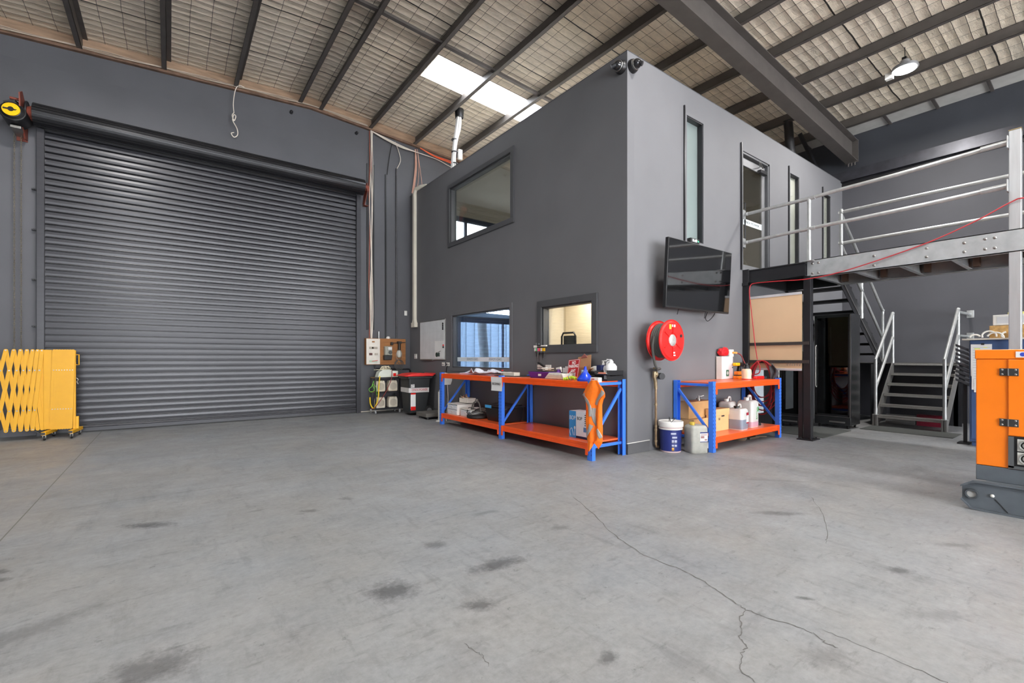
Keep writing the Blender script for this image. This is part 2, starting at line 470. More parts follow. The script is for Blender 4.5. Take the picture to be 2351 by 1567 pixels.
b.prism([(XL_, roofz(XL_) - .245), (RIDGE, roofz(RIDGE) - .245), (XW, roofz(XW) - .245), (XW, roofz(XW)-.2), (RIDGE, roofz(RIDGE)-.2), (XL_, roofz(XL_)-.2)], YW - .07, YW, 'y')
b.build('trim_2', mat('rusty_angle', srgb(110, 84, 68), .7, var=.3), smooth=False, kind='structure')

wall_box('wall_right', XW, XW + .2, YB_, YW, 0, 5.42, mat('dark_wall_render', srgb(70, 70, 75), .6, var=.09, scale=1.2, bump=.05, bscale=60), ax='y')
CLAD = mat('dark_blue_grey_cladding', srgb(62, 64, 70), 0.55, var=0.1, scale=1.5)
wall_box('wall_right_cladding', XW + .06, XW + .2, YB_, YW, 5.3, 6.35, CLAD, ax='y')
b = B()   # eaves channel along the right wall
b.box(XW - .10, XW + .06, YB_, YW, 5.40, 5.412).box(XW - .10, XW - .088, YB_, YW, 5.18, 5.40).box(XW - .10, XW, YB_, YW, 5.18, 5.19)
b.build('trim_3', mat('channel_steel', srgb(66, 66, 72), .35, .4, var=.2), smooth=False, kind='structure')
b = B(); b.box(XW - .03, XW, YB_, YW, 5.10, 5.165); b.build('trim_4', BLKP, smooth=False, kind='structure')
wall_box('wall_rear', XL_ - .2, XW + .2, YB_ - .2, YB_, 0, 6.8, holes=[(-3.2, 2.6, 0, 4.9), (4.6, 10.4, 0, 4.9)])
wall_box('wall_side', XL_ - .2, XL_, YB_, YW, 0, 6.8, ax='y')

# ---- insulated roof
def foil_material():
    m = bpy.data.materials.new('foil_insulation_on_wire_mesh'); m.use_nodes = True
    nt = m.node_tree; p = nt.nodes['Principled BSDF']; L = nt.links.new
    tc = nd(nt, 'ShaderNodeTexCoord'); sx = nd(nt, 'ShaderNodeSeparateXYZ')
    wob = nd(nt, 'ShaderNodeTexNoise'); wob.inputs['Scale'].default_value = 1.7; wob.inputs['Detail'].default_value = 4; L(tc.outputs['Object'], wob.inputs['Vector'])
    w2 = nd(nt, 'ShaderNodeVectorMath', operation='MULTIPLY_ADD'); L(wob.outputs['Color'], w2.inputs[0]); w2.inputs[1].default_value = (.05, .05, 0); L(tc.outputs['Object'], w2.inputs[2])
    L(w2.outputs[0], sx.inputs[0])
    def M(op, a, b_=None, c=None):
        n = nd(nt, 'ShaderNodeMath', operation=op)
        for i, q in enumerate((a, b_, c)):
            if q is None: continue
            if isinstance(q, (int, float)): n.inputs[i].default_value = q
            else: L(q, n.inputs[i])
        return n.outputs[0]
    def lines(c, period, wdt):      # 1 on the wire, 0 elsewhere
        a = M('PINGPONG', M('MULTIPLY', c, 1.0 / period), 0.5)
        return a, M('LESS_THAN', a, wdt / period / 2)
    ax, lx = lines(sx.outputs['X'], .29, .007)
    ay, ly = lines(sx.outputs['Y'], .15, .007)
    ax, lx = lines(M('ADD', sx.outputs['X'], 0.0), .29, .0065)
    wire = M('MAXIMUM', lx, ly)
    # foil lap seams every 1.35 m along y
    _, seam = lines(sx.outputs['Y'], 1.35, .022)
    n1 = nd(nt, 'ShaderNodeTexNoise'); n1.inputs['Scale'].default_value = 2.2; n1.inputs['Detail'].default_value = 8; n1.inputs['Roughness'].default_value = .7
    mp = nd(nt, 'ShaderNodeMapping'); mp.inputs['Scale'].default_value = (1.2, 3.5, 1); L(tc.outputs['Object'], mp.inputs[0]); L(mp.outputs[0], n1.inputs['Vector'])
    n2 = nd(nt, 'ShaderNodeTexNoise'); n2.inputs['Scale'].default_value = 0.55; L(tc.outputs['Object'], n2.inputs['Vector'])
    mixc = nd(nt, 'ShaderNodeMix', data_type='RGBA'); mixc.inputs[6].default_value = (*srgb(240, 224, 198), 1); mixc.inputs[7].default_value = (*srgb(224, 214, 202), 1); L(n2.outputs[0], mixc.inputs[0])
    r = nd(nt, 'ShaderNodeMapRange'); r.inputs[1].default_value = .3; r.inputs[2].default_value = .7; r.inputs[3].default_value = .72; r.inputs[4].default_value = 1.1; L(n1.outputs[0], r.inputs[0])
    s1 = nd(nt, 'ShaderNodeVectorMath', operation='SCALE'); L(mixc.outputs[2], s1.inputs[0]); L(r.outputs[0], s1.inputs['Scale'])
    mw = nd(nt, 'ShaderNodeMix', data_type='RGBA'); L(M('MAXIMUM', wire, seam), mw.inputs[0]); L(s1.outputs[0], mw.inputs[6]); mw.inputs[7].default_value = (.03, .027, .024, 1)
    L(mw.outputs[2], p.inputs['Base Color'])
    p.inputs['Metallic'].default_value = .15; p.inputs['Roughness'].default_value = .45
    # pillowing between wires plus crumple
    hgt = M('ADD', M('MULTIPLY', M('SINE', M('MULTIPLY', ay, PI)), .022), M('MULTIPLY', M('SINE', M('MULTIPLY', ax, PI)), .012))
    hgt = M('ADD', hgt, M('MULTIPLY', n1.outputs[0], .05))
    bp = nd(nt, 'ShaderNodeBump'); bp.inputs['Strength'].default_value = .8; bp.inputs['Distance'].default_value = 1.0
    bp.invert = True
    L(hgt, bp.inputs['Height']); L(bp.outputs[0], p.inputs['Normal'])
    return m
FOIL = foil_material()
HOLES = [(3.92, 8.6, 7.5, 8.25), (3.92, 8.6, -1.6, -.85), (-3.4, 1.2, -5.6, -4.8)]  # last two openings are added out of view to bring in daylight
def roof():
    xs = sorted({XL_ - .2, RIDGE, XW + .25} | {h[0] for h in HOLES} | {h[1] for h in HOLES})
    ys = sorted({YB_ - .2, YW + .2} | {h[2] for h in HOLES} | {h[3] for h in HOLES})
    b = B()
    for i in range(len(xs) - 1):
        for j in range(len(ys) - 1):
            xm, ym = (xs[i] + xs[i+1]) / 2, (ys[j] + ys[j+1]) / 2
            if any(h[0] < xm < h[1] and h[2] < ym < h[3] for h in HOLES): continue
            x0, x1, y0, y1 = xs[i], xs[i+1], ys[j], ys[j+1]
            z0, z1 = roofz(x0), roofz(x1)
            vs = [(x0,y0,z0),(x1,y0,z1),(x1,y1,z1),(x0,y1,z0)]
            b.add(vs + [(x, y, z + .06) for x, y, z in vs], [(0,3,2,1),(4,5,6,7),(0,1,5,4),(1,2,6,5),(2,3,7,6),(3,0,4,7)])
    o = b.build('ceiling', FOIL, smooth=False, kind='structure')
    of = Vector(o.location)
    for v in o.data.vertices: v.co += of
    o.location = (0, 0, 0)
roof()
def skylight_material():
    m = bpy.data.materials.new('translucent_fibreglass_sheet'); m.use_nodes = True
    nt = m.node_tree; L = nt.links.new; nt.nodes.remove(nt.nodes['Principled BSDF'])
    t = nd(nt, 'ShaderNodeBsdfTranslucent'); t.inputs[0].default_value = (.95, .97, 1, 1)
    L(t.outputs[0], nt.nodes['Material Output'].inputs[0]); return m
SKYM = skylight_material()
for i, (x0, x1, y0, y1) in enumerate(HOLES):
    b = B(); n = int((x1 - x0) / .1)
    def f(s, t, x0=x0, x1=x1, y0=y0, y1=y1):
        x = x0 - .05 + (x1 - x0 + .1) * t; y = y0 - .05 + (y1 - y0 + .1) * s
        return (x, y, roofz(x) + .075 + .012 * math.sin(y * 2 * PI / .19))
    b.grid(f, 24, 20)
    b.build('skylight_sheet', SKYM, kind='structure')

# purlins: lipped channel sections running the length of the building
PX = [-3.38, -2.28, -1.18, -0.05, 1.07, 2.24, 2.66, 3.76, 4.86, 5.96, 7.06, 8.16, 9.26, 10.36, 11.46]
for x in PX:
    z = roofz(x) - .005; s = 1
    b = B()
    b.box(x - .003, x + .003, YB_, YW - .03, z - .2, z)
    b.box(x - .003 if s < 0 else x - .07, x + .07 if s < 0 else x + .003, YB_, YW - .03, z - .2, z - .195)
    b.box(x - .003 if s > 0 else x - .07, x + .07 if s > 0 else x + .003, YB_, YW - .03, z - .005, z)
    e = .067 if s < 0 else -.07
    b.box(x + e, x + e + .003, YB_, YW - .03, z - .2, z - .18)
    b.build('roof_purlin', STEELP, smooth=False, kind='structure')
# bridging between purlins at mid bay
for i in range(5, len(PX) - 1):
    x0, x1 = PX[i] + .004, PX[i+1] - .004
    for yy in (7.07,):
        b = B(); za, zb = roofz(x0) - .1, roofz(x1) - .1
        b.bar((x0, yy, za), (x1, yy, zb), .07, .045)
        b.build('roof_bridging', STEELP, smooth=False, kind='structure')
# portal rafters (I section)
def rafter(y):
    b = B()
    for x0, x1 in ((XL_, RIDGE), (RIDGE, XW - .06)):
        for zt, hh in ((.205, .014), (.655, .014)):
            P = [(x0, y - .11, roofz(x0) - zt), (x1, y - .11, roofz(x1) - zt), (x1, y + .11, roofz(x1) - zt), (x0, y + .11, roofz(x0) - zt)]
            b.add(P + [(a, c, d - hh) for a, c, d in P], [(0,1,2,3),(7,6,5,4),(0,4,5,1),(1,5,6,2),(2,6,7,3),(3,7,4,0)])
        P = [(x0, y - .006, roofz(x0) - .21), (x1, y - .006, roofz(x1) - .21), (x1, y - .006, roofz(x1) - .66), (x0, y - .006, roofz(x0) - .66)]
        b.add(P + [(a, y + .006, d) for a, c, d in P], [(0,1,2,3),(7,6,5,4),(0,4,5,1),(1,5,6,2),(2,6,7,3),(3,7,4,0)])
    b.box(XW - .08, XW - .06, y - .12, y + .12, roofz(XW) - .68, roofz(XW) - .2)
    for k in (-.06, 0, .06): b.cyl((XW - .09, y + k, 5.56), (XW - .09, y + k, 5.5), .014, n=8)
    b.build('roof_rafter', STEELP, smooth=False, kind='structure')
rafter(3.66); rafter(-4.2)
# pale eaves lining beside the right wall with its brackets
LINM = mat('eaves_lining', srgb(188, 186, 182), .6, var=.08)
b = B(); b.add([(11.52, YB_, roofz(11.52) - .02), (XW + .04, YB_, roofz(XW) - .03), (XW + .04, YW - .1, roofz(XW) - .03), (11.52, YW - .1, roofz(11.52) - .02)], [(0,3,2,1)])
b.build('trim_5', LINM, smooth=False, kind='structure', solid=.008)
for y in [i * 0.75 - 6 for i in range(20)]:
    b = B(); b.bar((11.5, y, roofz(11.5) - .04), (XW + .03, y, roofz(XW) - .05), .05, .02)
    b.build('eaves_bracket', STEELP, smooth=False, kind='structure')
# ================================================================== OFFICE BLOCK
UW = (6.37, 8.52, 3.66, 4.80)      # upper window opening in the long face (y0,y1,z0,z1)
LW = (6.42, 8.44, 1.05, 2.13)
RW = (4.47, 5.55, 1.43, 2.05)
T = .14
BLKM = mat('charcoal_plasterboard', srgb(100, 100, 103), 0.72, var=0.06, scale=1.1, bump=0.04, bscale=120)
wall_box('wall_block_long_side', BX, BX + T, BY, YW, 0, BTOP, BLKM, holes=[UW, LW, RW], ax='y')
TW1 = (6.06, 6.50, 2.98, 4.80); DR = (7.70, 8.66, 2.72, 4.72); TW3 = (9.50, 9.90, 2.98, 4.78); TW4 = (11.12, 11.50, 2.98, 4.74)
GD = (7.98, 8.9, 0.0, 2.2)
wall_box('wall_block_short_side', BX + T, XW, BY, BY + T, 0, BTOP, BLKM, holes=[TW1, DR, TW3, TW4, GD])
CREAM = mat('cream_interior_paint', srgb(226, 214, 190), 0.8, var=0.03)
BEIGE = mat('pale_interior_ceiling', srgb(206, 200, 190), 0.8, var=0.03)
b = B(); b.box(BX + T, XW, BY + T, 9.98, BTOP - .12, BTOP); b.build('ceiling_upper_room', BEIGE, smooth=False, kind='structure')
b = B(); b.box(BX + T, XW, BY + T, YW, 2.58, 2.72); b.build('floor_upper_room', BEIGE, smooth=False, kind='structure')
wall_box('wall_room_partition', BX + T, 11.9, 6.13, 6.2, 0, 2.58, CREAM)
wall_box('wall_room_cross', 5.74, 5.8, BY + T, 6.13, 0, 2.58, CREAM, ax='y')
BLIND = mat('cream_blind_slats', srgb(222, 206, 176), 0.75, var=0.03)
b = B()
for k in range(54): b.bar((5.715, 4.1, 1.0 + k * .026), (5.715, 6.05, 1.0 + k * .026), .0015, .0265, up=(0.04, 0, 1))
tag(b.build('window_blind', BLIND), 'cream horizontal blind behind the small ground floor window', 'blind')
wall_box('wall_office_end', 9.6, 9.7, 6.2, YW, 0, 2.58, BEIGE, ax='y')
b = B(); b.box(BX + T, 9.6, 6.2, YW, 2.355, 2.58); b.build('ceiling_office', mat('office_ceiling_white', srgb(214, 222, 232), .8, var=.02), smooth=False, kind='structure')
# upper room outer lining with its window, and cornice
UX = [(5.55, 9.2, 3.55, 4.78)]
wall_box('wall_upper_room', BX + T, XW, 9.98, 10.06, 2.72, BTOP, BEIGE, holes=UX)
wall_box('wall_upper_partition', 9.25, 9.35, BY + T, 9.98, 2.72, BTOP - .12, BEIGE, ax='y')
b = B(); b.box(BX + T, 9.25, 9.86, 9.98, 5.0, 5.1).box(BX + T, 9.25, 9.93, 9.98, 4.92, 5.0).box(BX+T, 9.25, 9.95, 9.98, 4.79, 4.83); b.build('trim_6', BEIGE, smooth=False, kind='structure')
NAVY = mat('navy_window_mullion', srgb(52, 62, 86), .4, .3)
def win(name, x0, x1, y, z0, z1, bars, m, gm, lab=None):
    t = thing(name, None, None, ((x0 + x1) / 2, y, z0), kind='structure')
    b = B(); w = .07
    b.box(x0, x1, y - .03, y + .03, z0, z0 + w).box(x0, x1, y - .03, y + .03, z1 - w - .05, z1).box(x0, x0 + w, y - .03, y + .03, z0, z1).box(x1 - w, x1, y - .03, y + .03, z0, z1)
    for q, ww in bars: b.box(q - ww / 2, q + ww / 2, y - .03, y + .03, z0, z1)
    b.build('window_frame', m, t, bevel=.003)
    b = B(); b.box(x0 + w, x1 - w, y - .004, y + .004, z0 + w, z1 - w); b.build('window_pane', gm, t, smooth=False)
    return t
CLEAR = glass_mat('clear_glass', (.96, .98, 1.0), .05)
win('window_6', 5.55, 9.2, 10.0, 3.55, 4.78, [(5.98, .08), (7.6, .08)], NAVY, CLEAR)
win('window_7', 5.6, 8.9, YW + .03, .1, 2.32, [(6.12, .1), (7.55, .05)], NAVY, glass_mat('blue_tinted_glass', (.72, .8, .88), .05))

def side_window(name, w, proud, fw, gm, deep=.085):
    """fixed window set in the long face, with an outer architrave"""
    y0, y1, z0, z1 = w; t = thing(name, None, None, (BX, (y0 + y1) / 2, z0), kind='structure')
    b = B(); X0, X1 = BX - proud, BX + .012
    b.box(X0, X1, y0 - fw, y1 + fw, z1, z1 + fw).box(X0, X1, y0 - fw, y1 + fw, z0 - fw, z0).box(X0, X1, y0 - fw, y0, z0, z1).box(X0, X1, y1, y1 + fw, z0, z1)
    b.build('architrave', BLKM if fw < .08 else DARKFR, t, bevel=.002)
    b = B(); e = .022
    for a0, a1, c0, c1 in ((y0, y1, z1 - e, z1), (y0, y1, z0, z0 + e), (y0, y0 + e, z0, z1), (y1 - e, y1, z0, z1)):
        b.box(BX + .005, BX + deep + .03, a0, a1, c0, c1)
    b.build('reveal', DARKFR, t, bevel=.002)
    b = B(); b.box(BX + deep, BX + deep + .008, y0 + e, y1 - e, z0 + e, z1 - e); b.build('window_pane', gm, t, smooth=False)
    return t
side_window('window_1', UW, .03, .085, glass_mat('upper_room_glass', (.9, .93, .92), .06))
t2 = side_window('window_2', LW, .012, .075, glass_mat('office_glass', (.84, .91, 1.0), .06))
side_window('window_3', RW, .03, .10, CLEAR)
FROST = mat('frosted_film', srgb(226, 236, 242), .5, var=.02)
b = B(); b.box(BX + .078, BX + .084, LW[0] + .03, LW[1] - .07, 1.178, 1.262); b.build('frosted_band', FROST, t2, smooth=False, label='pale frosted strip with mirrored lettering')
FILMINK = mat('film_lettering', srgb(110, 128, 142), .6)
for y in (7.78, 6.98):
    text('lettering', 'ONEX POWER', .062, FILMINK, frame((BX + .0765, y, 1.22), '-x'), t2, mirror=True, width=.42)

# ---- what the office looks out on and its lights
STRIPL = emit_mat('led_strip_white', (.92, .97, 1), 55.0)
P0 = [(6.9, 9.27), (5.6, 9.05), (6.5, 8.73), (5.55, 8.40), (6.3, 8.1), (5.6, 7.8)]
for i, (q0, q1) in enumerate(zip(P0[:-1], P0[1:])):
    b = B(); b.bar((q0[0], q0[1], 2.335), (q1[0], q1[1], 2.335), .04, .03)
    tag(b.build('linear_ceiling_light', STRIPL), '%s length of the zigzag white led strip on the office ceiling' % ['farthest', 'second farthest', 'middle', 'second nearest', 'nearest'][i], 'ceiling light', 'zigzag led strips on the office ceiling')
area_light('small_room_fill', (5.3, 5.1, 2.5), .5, 45, (1, .93, .8), shape='SQUARE')  # area light added to brighten the small room, no fixture
area_light('upper_room_fill', (6.6, 7.4, 4.95), .35, 60, (1, .97, .92), rot=(0, 0, 0), shape='SQUARE')  # bare area light added for the upper room
area_light('upper_end_room_fill', (10.6, 7.0, 4.95), 1.2, 50, (1, .95, .86), shape='SQUARE')  # another added light without a fixture, for the end room
b = B(); b.box(-8, 24, YW + .2, 30, -.1, -.02); b.build('ground_outside', mat('asphalt_outside', srgb(150, 152, 152), .9), smooth=False, kind='structure')
b = B(); b.box(2, 22, 20, 20.3, 0, 3.6)
for k in range(40): b.box(2 + k * .5, 2.25 + k * .5, 19.95, 20, 0, 3.6)
tag(b.build('neighbouring_building', mat('pale_tilt_panel', srgb(128, 134, 140), .8), smooth=False), 'pale ribbed building across the road seen through the office windows', 'building')
for k, (x, r) in enumerate(((8.6, .16), (11.6, .3))):
    b = B(); b.tube(curve_pts([(x, 13.2, 0), (x + .05, 13.2, 1.2), (x - .04, 13.2, 2.6), (x + .1, 13.2, 4.5)]), r, 14)
    tag(b.build('street_tree_trunk', mat('grey_bark', srgb(120, 116, 112), .9, var=.3, scale=12, bump=.5)), ['slim grey tree trunk outside the office window', 'thick grey tree trunk outside the office window'][k], 'tree trunk')
b = B(); random.seed(3)
for k in range(340):
    c = Vector((random.uniform(7.2, 13.5), random.uniform(12.3, 13.0), 0)); d = Vector((random.uniform(-1, 1), random.uniform(-1, 1), random.uniform(1.2, 2.6))).normalized() * random.uniform(.4, .95)
    s = Vector((d.y, -d.x, 0)).normalized() * .025; b.add([c - s, c + s, c + s * 1.2 + d * .6, c + d], [(0, 1, 2, 3)])
o = b.build('strappy_garden_planting', mat('leaf_green', srgb(96, 128, 88), .6, var=.3), smooth=False); tag(o, 'strappy green garden bed outside the office window', 'plants'); o['kind'] = 'stuff'
# office chair seen through the small window
t = thing('office_chair', 'black office chair back behind the small ground floor window', 'chair', (5.2, 5.42, 0), .1)
b = B(); b.grid(lambda s, u: (-.03 * math.sin(PI * u), -.13 + .26 * u, .95 + .66 * s + 0 * u), 8, 8, .03); b.build('backrest', mat('black_mesh_fabric', srgb(58, 60, 54), .7, bump=.3, bscale=300), t, world=False, bevel=.01)
b = B(); b.tube([(-.02, -.15, .95), (-.02, -.145, 1.6), (-.02, -.11, 1.655), (-.02, .11, 1.655), (-.02, .145, 1.6), (-.02, .15, .95)], .016); b.build('back_frame', BLKP, t, world=False)
b = B(); b.cyl((0, 0, .1), (0, 0, .6), .03); b.build('pedestal', BLKP, t, world=False)
b = B(); b.box(-.05, .45, -.24, .24, .6, .68); b.build('seat', BLKP, t, world=False, bevel=.03)
b = B()
for k in range(5): a = k * 2 * PI / 5; b.bar((0, 0, .1), (.3 * math.cos(a), .3 * math.sin(a), .05), .04, .03); b.sphere((.3 * math.cos(a), .3 * math.sin(a), .03), .03)
b.build('star_base', BLKP, t, world=False)

# ---- short face: tall panes and the glazed entry door
FROSTG = glass_mat('pale_green_obscure_glass', (.82, .92, .92), .07, haze=srgb(188, 200, 200), hazefac=.55)
def face_window(name, w, gm, deep=.08):
    x0, x1, z0, z1 = w; t = thing(name, None, None, ((x0 + x1) / 2, BY, z0), kind='structure')
    b = B(); fw = .05
    b.box(x0 - fw, x1 + .035, BY - .012, BY + .01, z1, z1 + fw).box(x0 - fw, x1 + .035, BY - .012, BY + .01, z0 - fw, z0)
    b.box(x0 - fw, x0, BY - .012, BY + .01, z0, z1).box(x1, x1 + .035, BY - .012, BY + .01, z0, z1)
    b.build('architrave', BLKM, t, bevel=.002)
    b = B(); b.box(x0 - fw - .02, x0 - fw, BY - .022, BY + .01, z0 - .1, z1 + .12); b.build('edge_fin', BLK, t)
    b = B(); e = .018
    for a0, a1, c0, c1 in ((x0, x1, z1 - e, z1), (x0, x1, z0, z0 + e), (x0, x0 + e, z0, z1), (x1 - e, x1, z0, z1)): b.box(a0, a1, BY + .0, BY + .125, c0, c1)
    b.build('reveal', BLK, t, bevel=.002)
    b = B(); b.box(x0 + e, x1 - e, BY + deep, BY + deep + .008, z0 + e, z1 - e); b.build('window_pane', gm, t, smooth=False)
    return t
face_window('window_4', TW1, FROSTG); face_window('window_5', TW3, CLEAR, .045)
face_window('window_8', TW4, CLEAR, .045)
for x, w in ((9.88, .2), (11.48, .2)):
    b = B(); b.box(x - w - .12, x, BY + .058, BY + .085, 3.0, 4.76)
    tag(b.build('vertical_blind', mat('cream_blind_fabric', srgb(236, 230, 208), .8, var=.03), smooth=False), 'cream vertical blind behind the %s slot window past the upstairs door' % ('nearer' if x < 10 else 'farther'), 'blind')
t = thing('door_2', None, None, (8.18, BY, 2.72), kind='structure')
x0, x1, z0, z1 = DR
b = B(); b.box(x0 - .05, x1 + .05, BY - .012, BY + .01, z1, z1 + .05).box(x0 - .05, x0, BY - .012, BY + .01, z0, z1).box(x1, x1 + .05, BY - .012, BY + .01, z0, z1); b.build('architrave', BLKM, t)
b = B(); b.box(x0 - .07, x0 - .05, BY - .026, BY + .01, z0, z1 + .12); b.build('edge_fin', BLK, t)
b = B(); b.box(x0, x1, BY, BY + .13, z1 - .035, z1).box(x0, x0 + .03, BY, BY + .13, z0, z1).box(x1 - .05, x1, BY, BY + .13, z0, z1); b.build('door_frame', DARKFR, t, bevel=.003)
LEAF = mat('grey_aluminium_door_stile', srgb(128, 128, 130), .45, .3)
b = B(); y0, y1 = BY + .05, BY + .09
b.box(x0 + .035, x0 + .06, y0, y1, z0 + .02, z1 - .06).box(x1 - .16, x1 - .055, y0, y1, z0 + .02, z1 - .06).box(x0 + .06, x1 - .16, y0, y1, z1 - .19, z1 - .06).box(x0 + .06, x1 - .16, y0, y1, z0 + .02, z0 + .12)
b.build('door_leaf_frame', LEAF, t, bevel=.003)
b = B(); b.box(x0 + .06, x1 - .16, BY + .065, BY + .073, z0 + .12, z1 - .19); b.build('door_glass', glass_mat('smoky_glass', (.78, .77, .72), .06), t, smooth=False)
b = B(); b.box(x0 + .06, x1 - .16, BY + .058, BY + .062, 3.53, 3.63); b.build('frosted_band', FROST, t, smooth=False, label='white strip lettered ONEX POWER across the door glass')
text('lettering', 'ONEX POWER', .06, INK, frame(((x0 + x1) / 2 - .05, BY + .056, 3.58), '-y'), t, width=.55)
b = B(); b.box(8.32, 8.56, BY - .02, BY + .045, 4.50, 4.56); c_ = b.build('door_closer', BLK, t, bevel=.006)
b = B(); b.bar((8.36, BY - .03, 4.575), (8.12, BY - .09, 4.60), .018, .01).bar((8.12, BY - .09, 4.60), (8.4, BY + .04, 4.63), .018, .01); b.build('closer_arm', RAWSTEEL, t)
b = B(); b.tube([(x0 + .09, BY + .04, 3.1), (x0 + .09, BY, 3.12), (x0 + .09, BY, 3.86), (x0 + .09, BY + .04, 3.88)], .012); b.build('pull_handle', BLK, t)

# ground floor doorway under the landing, with a white glazed leaf
t = thing('door_3', None, None, (8.44, BY, 0), kind='structure')
b = B(); b.box(7.98, 8.03, BY - .01, BY + .12, 0, 2.2).box(8.85, 8.9, BY - .01, BY + .12, 0, 2.2).box(7.98, 8.9, BY - .01, BY + .12, 2.15, 2.2); b.build('door_frame', BLK, t, bevel=.003)
b = B(); b.box(8.03, 8.18, BY + .03, BY + .07, .02, 2.15).box(8.55, 8.85, BY + .03, BY + .07, .02, 2.15).box(8.18, 8.55, BY + .03, BY + .07, .02, .27).box(8.18, 8.55, BY + .03, BY + .07, 1.1, 2.15); b.build('door_leaf', BLKP, t, bevel=.002)
b = B(); b.box(8.18, 8.55, BY + .045, BY + .055, .27, 1.1); b.build('door_panel', mat('pale_grey_panel', srgb(196, 204, 210), .3), t, label='pale grey lower panel')
# skirting on both faces of the block
SKM = mat('grey_skirting', srgb(86, 86, 88), .5)
b = B(); b.box(BX - .012, BX, BY - .012, YW, 0, .14); b.build('baseboard_left', SKM, bevel=.003, smooth=False, kind='structure')
b = B(); b.box(BX - .012, 5.19, BY - .012, BY, 0, .14); b.build('baseboard_right', SKM, bevel=.003, smooth=False, kind='structure')
b = B(); b.box(BX - .013, 5.19, BY - .0135, BY - .001, .14, .146); b.build('trim_7', WHITE, smooth=False, kind='structure')
b = B(); b.box(BX - .004, XW, BY - .004, BY + .02, BTOP, BTOP + .006).box(BX - .004, BX + .02, BY, YW, BTOP, BTOP + .006)
b.build('trim_8', DARKFR, smooth=False, kind='structure')

# ================================================================== ROLLER DOOR WALL
CURT = mat('roller_door_curtain', srgb(52, 52, 57), 0.33, 0.2, var=.1, scale=2.5, stretch=(.6, 1, 9))
D0, D1 = -1.62, 3.385
t = thing('door_1', 'wide charcoal steel roller shutter door', None, ((D0 + D1) / 2, YW - .07, 0), kind='structure')
pr = []; z = 4.99; pitch = .106; yb = YW - .07
while z > .2:
    pr += [(yb, z), (yb - .003, z - .035), (yb, z - .068), (yb - .009, z - .073), (yb - .011, z - .079), (yb + .028, z - .081), (yb + .028, z - .087), (yb - .005, z - .0885), (yb - .006, z - .091), (yb + .028, z - .093), (yb + .028, z - .1035), (yb, z - .1045)]
    z -= pitch
b = B(); n = len(pr)
vs = [(D0, y, zz) for y, zz in pr] + [(D1, y, zz) for y, zz in pr]
b.add(vs, [(i, n + i, n + i + 1, i + 1) for i in range(n - 1)])
b.build('door_curtain', CURT, t, smooth=False)
b = B(); b.prism([(yb + .03, z), (yb - .02, z), (yb - .03, z - .02), (yb - .03, z - .025), (yb - .012, z - .035), (yb - .012, .02), (yb + .03, .02)], D0, D1, 'x')
b.build('bottom_rail', CURT, t, smooth=False)
b = B(); b.box(D0, D1, yb - .03, yb + .03, 0, .02); b.build('rubber_seal', RUBBER, t)
b = B(); b.box(D0 + .0, D1, yb + .045, YW - .001, 0, 4.95); b.build('door_backing', BLK, t, smooth=False)
for x0, x1 in ((D0 - .09, D0 + .0), (D1 - .0, D1 + .095)):
    b = B(); b.box(x0, x1, YW - .13, YW, 0, 4.93); b.build('guide_rail', CURT, t, bevel=.004)
b = B(); n = 22
for k in range(n):
    a = 2 * PI * k / n; b_ = a + 2 * PI / n * .78
    R0, R1 = .172, .160
    for (a0, a1, r) in ((a, b_, R0),):
        P = [(10.31 + r * math.cos(a0), 5.09 + r * math.sin(a0)), (10.31 + r * math.cos(a1), 5.09 + r * math.sin(a1)), (10.31 + .12 * math.cos(a1), 5.09 + .12 * math.sin(a1)), (10.31 + .12 * math.cos(a0), 5.09 + .12 * math.sin(a0))]
        b.prism(P, -1.72, 3.5, 'x')
b.cyl((-1.72, 10.31, 5.09), (3.5, 10.31, 5.09), .160, n=40)
b.build('door_roll', mat('roll_steel', srgb(40, 40, 43), .3, .4, var=.15), t, smooth=False)
b = B(); b.prism([(YW - .12, 5.02), (YW - .02, 5.02), (YW - .02, 4.88), (YW - .075, 4.93)], D0, D1, 'x'); b.build('header_flap', BLK, t, smooth=False)
b = B(); b.cyl((-1.79, 10.31, 5.09), (-1.72, 10.31, 5.09), .09, .12).cyl((3.5, 10.31, 5.09), (3.6, 10.31, 5.09), .09, .06); b.build('roll_axle', RUST, t)
b = B(); b.prism([(10.31 - .07, 5.19), (10.31 + .07, 5.19), (YW, 4.78), (YW - .12, 4.74), (10.31 - .09, 5.0)], 3.56, 3.575, 'x').box(3.56, 3.66, YW - .12, YW, 4.74, 4.75); b.build('end_bracket', RUST, t)
b = B(); b.prism([(10.05, 5.28), (10.2, 5.36), (10.45, 5.2), (YW, 5.05), (YW, 4.72), (10.4, 4.70), (10.1, 4.92)], -1.84, -1.825, 'x').box(-1.95, -1.825, YW - .02, YW, 4.7, 5.0).cyl((-1.96, 10.2, 5.22), (-1.83, 10.2, 5.22), .02); b.build('end_bracket', RUST, t)
b = B(); b.cyl((-1.80, 10.31, 5.09), (-1.785, 10.31, 5.09), .15, n=28)
for k in range(28): a = 2 * PI * k / 28; b.box(-1.80, -1.785, 10.31 + .155 * math.cos(a) - .008, 10.31 + .155 * math.cos(a) + .008, 5.09 + .155 * math.sin(a) - .008, 5.09 + .155 * math.sin(a) + .008)
b.tube([(-1.79, 10.31 + .16 * math.cos(a), 5.09 + .16 * math.sin(a)) for a in [i * PI / 12 for i in range(-3, 14)]], .013, 6)
b.build('drive_sprocket', BLK, t)

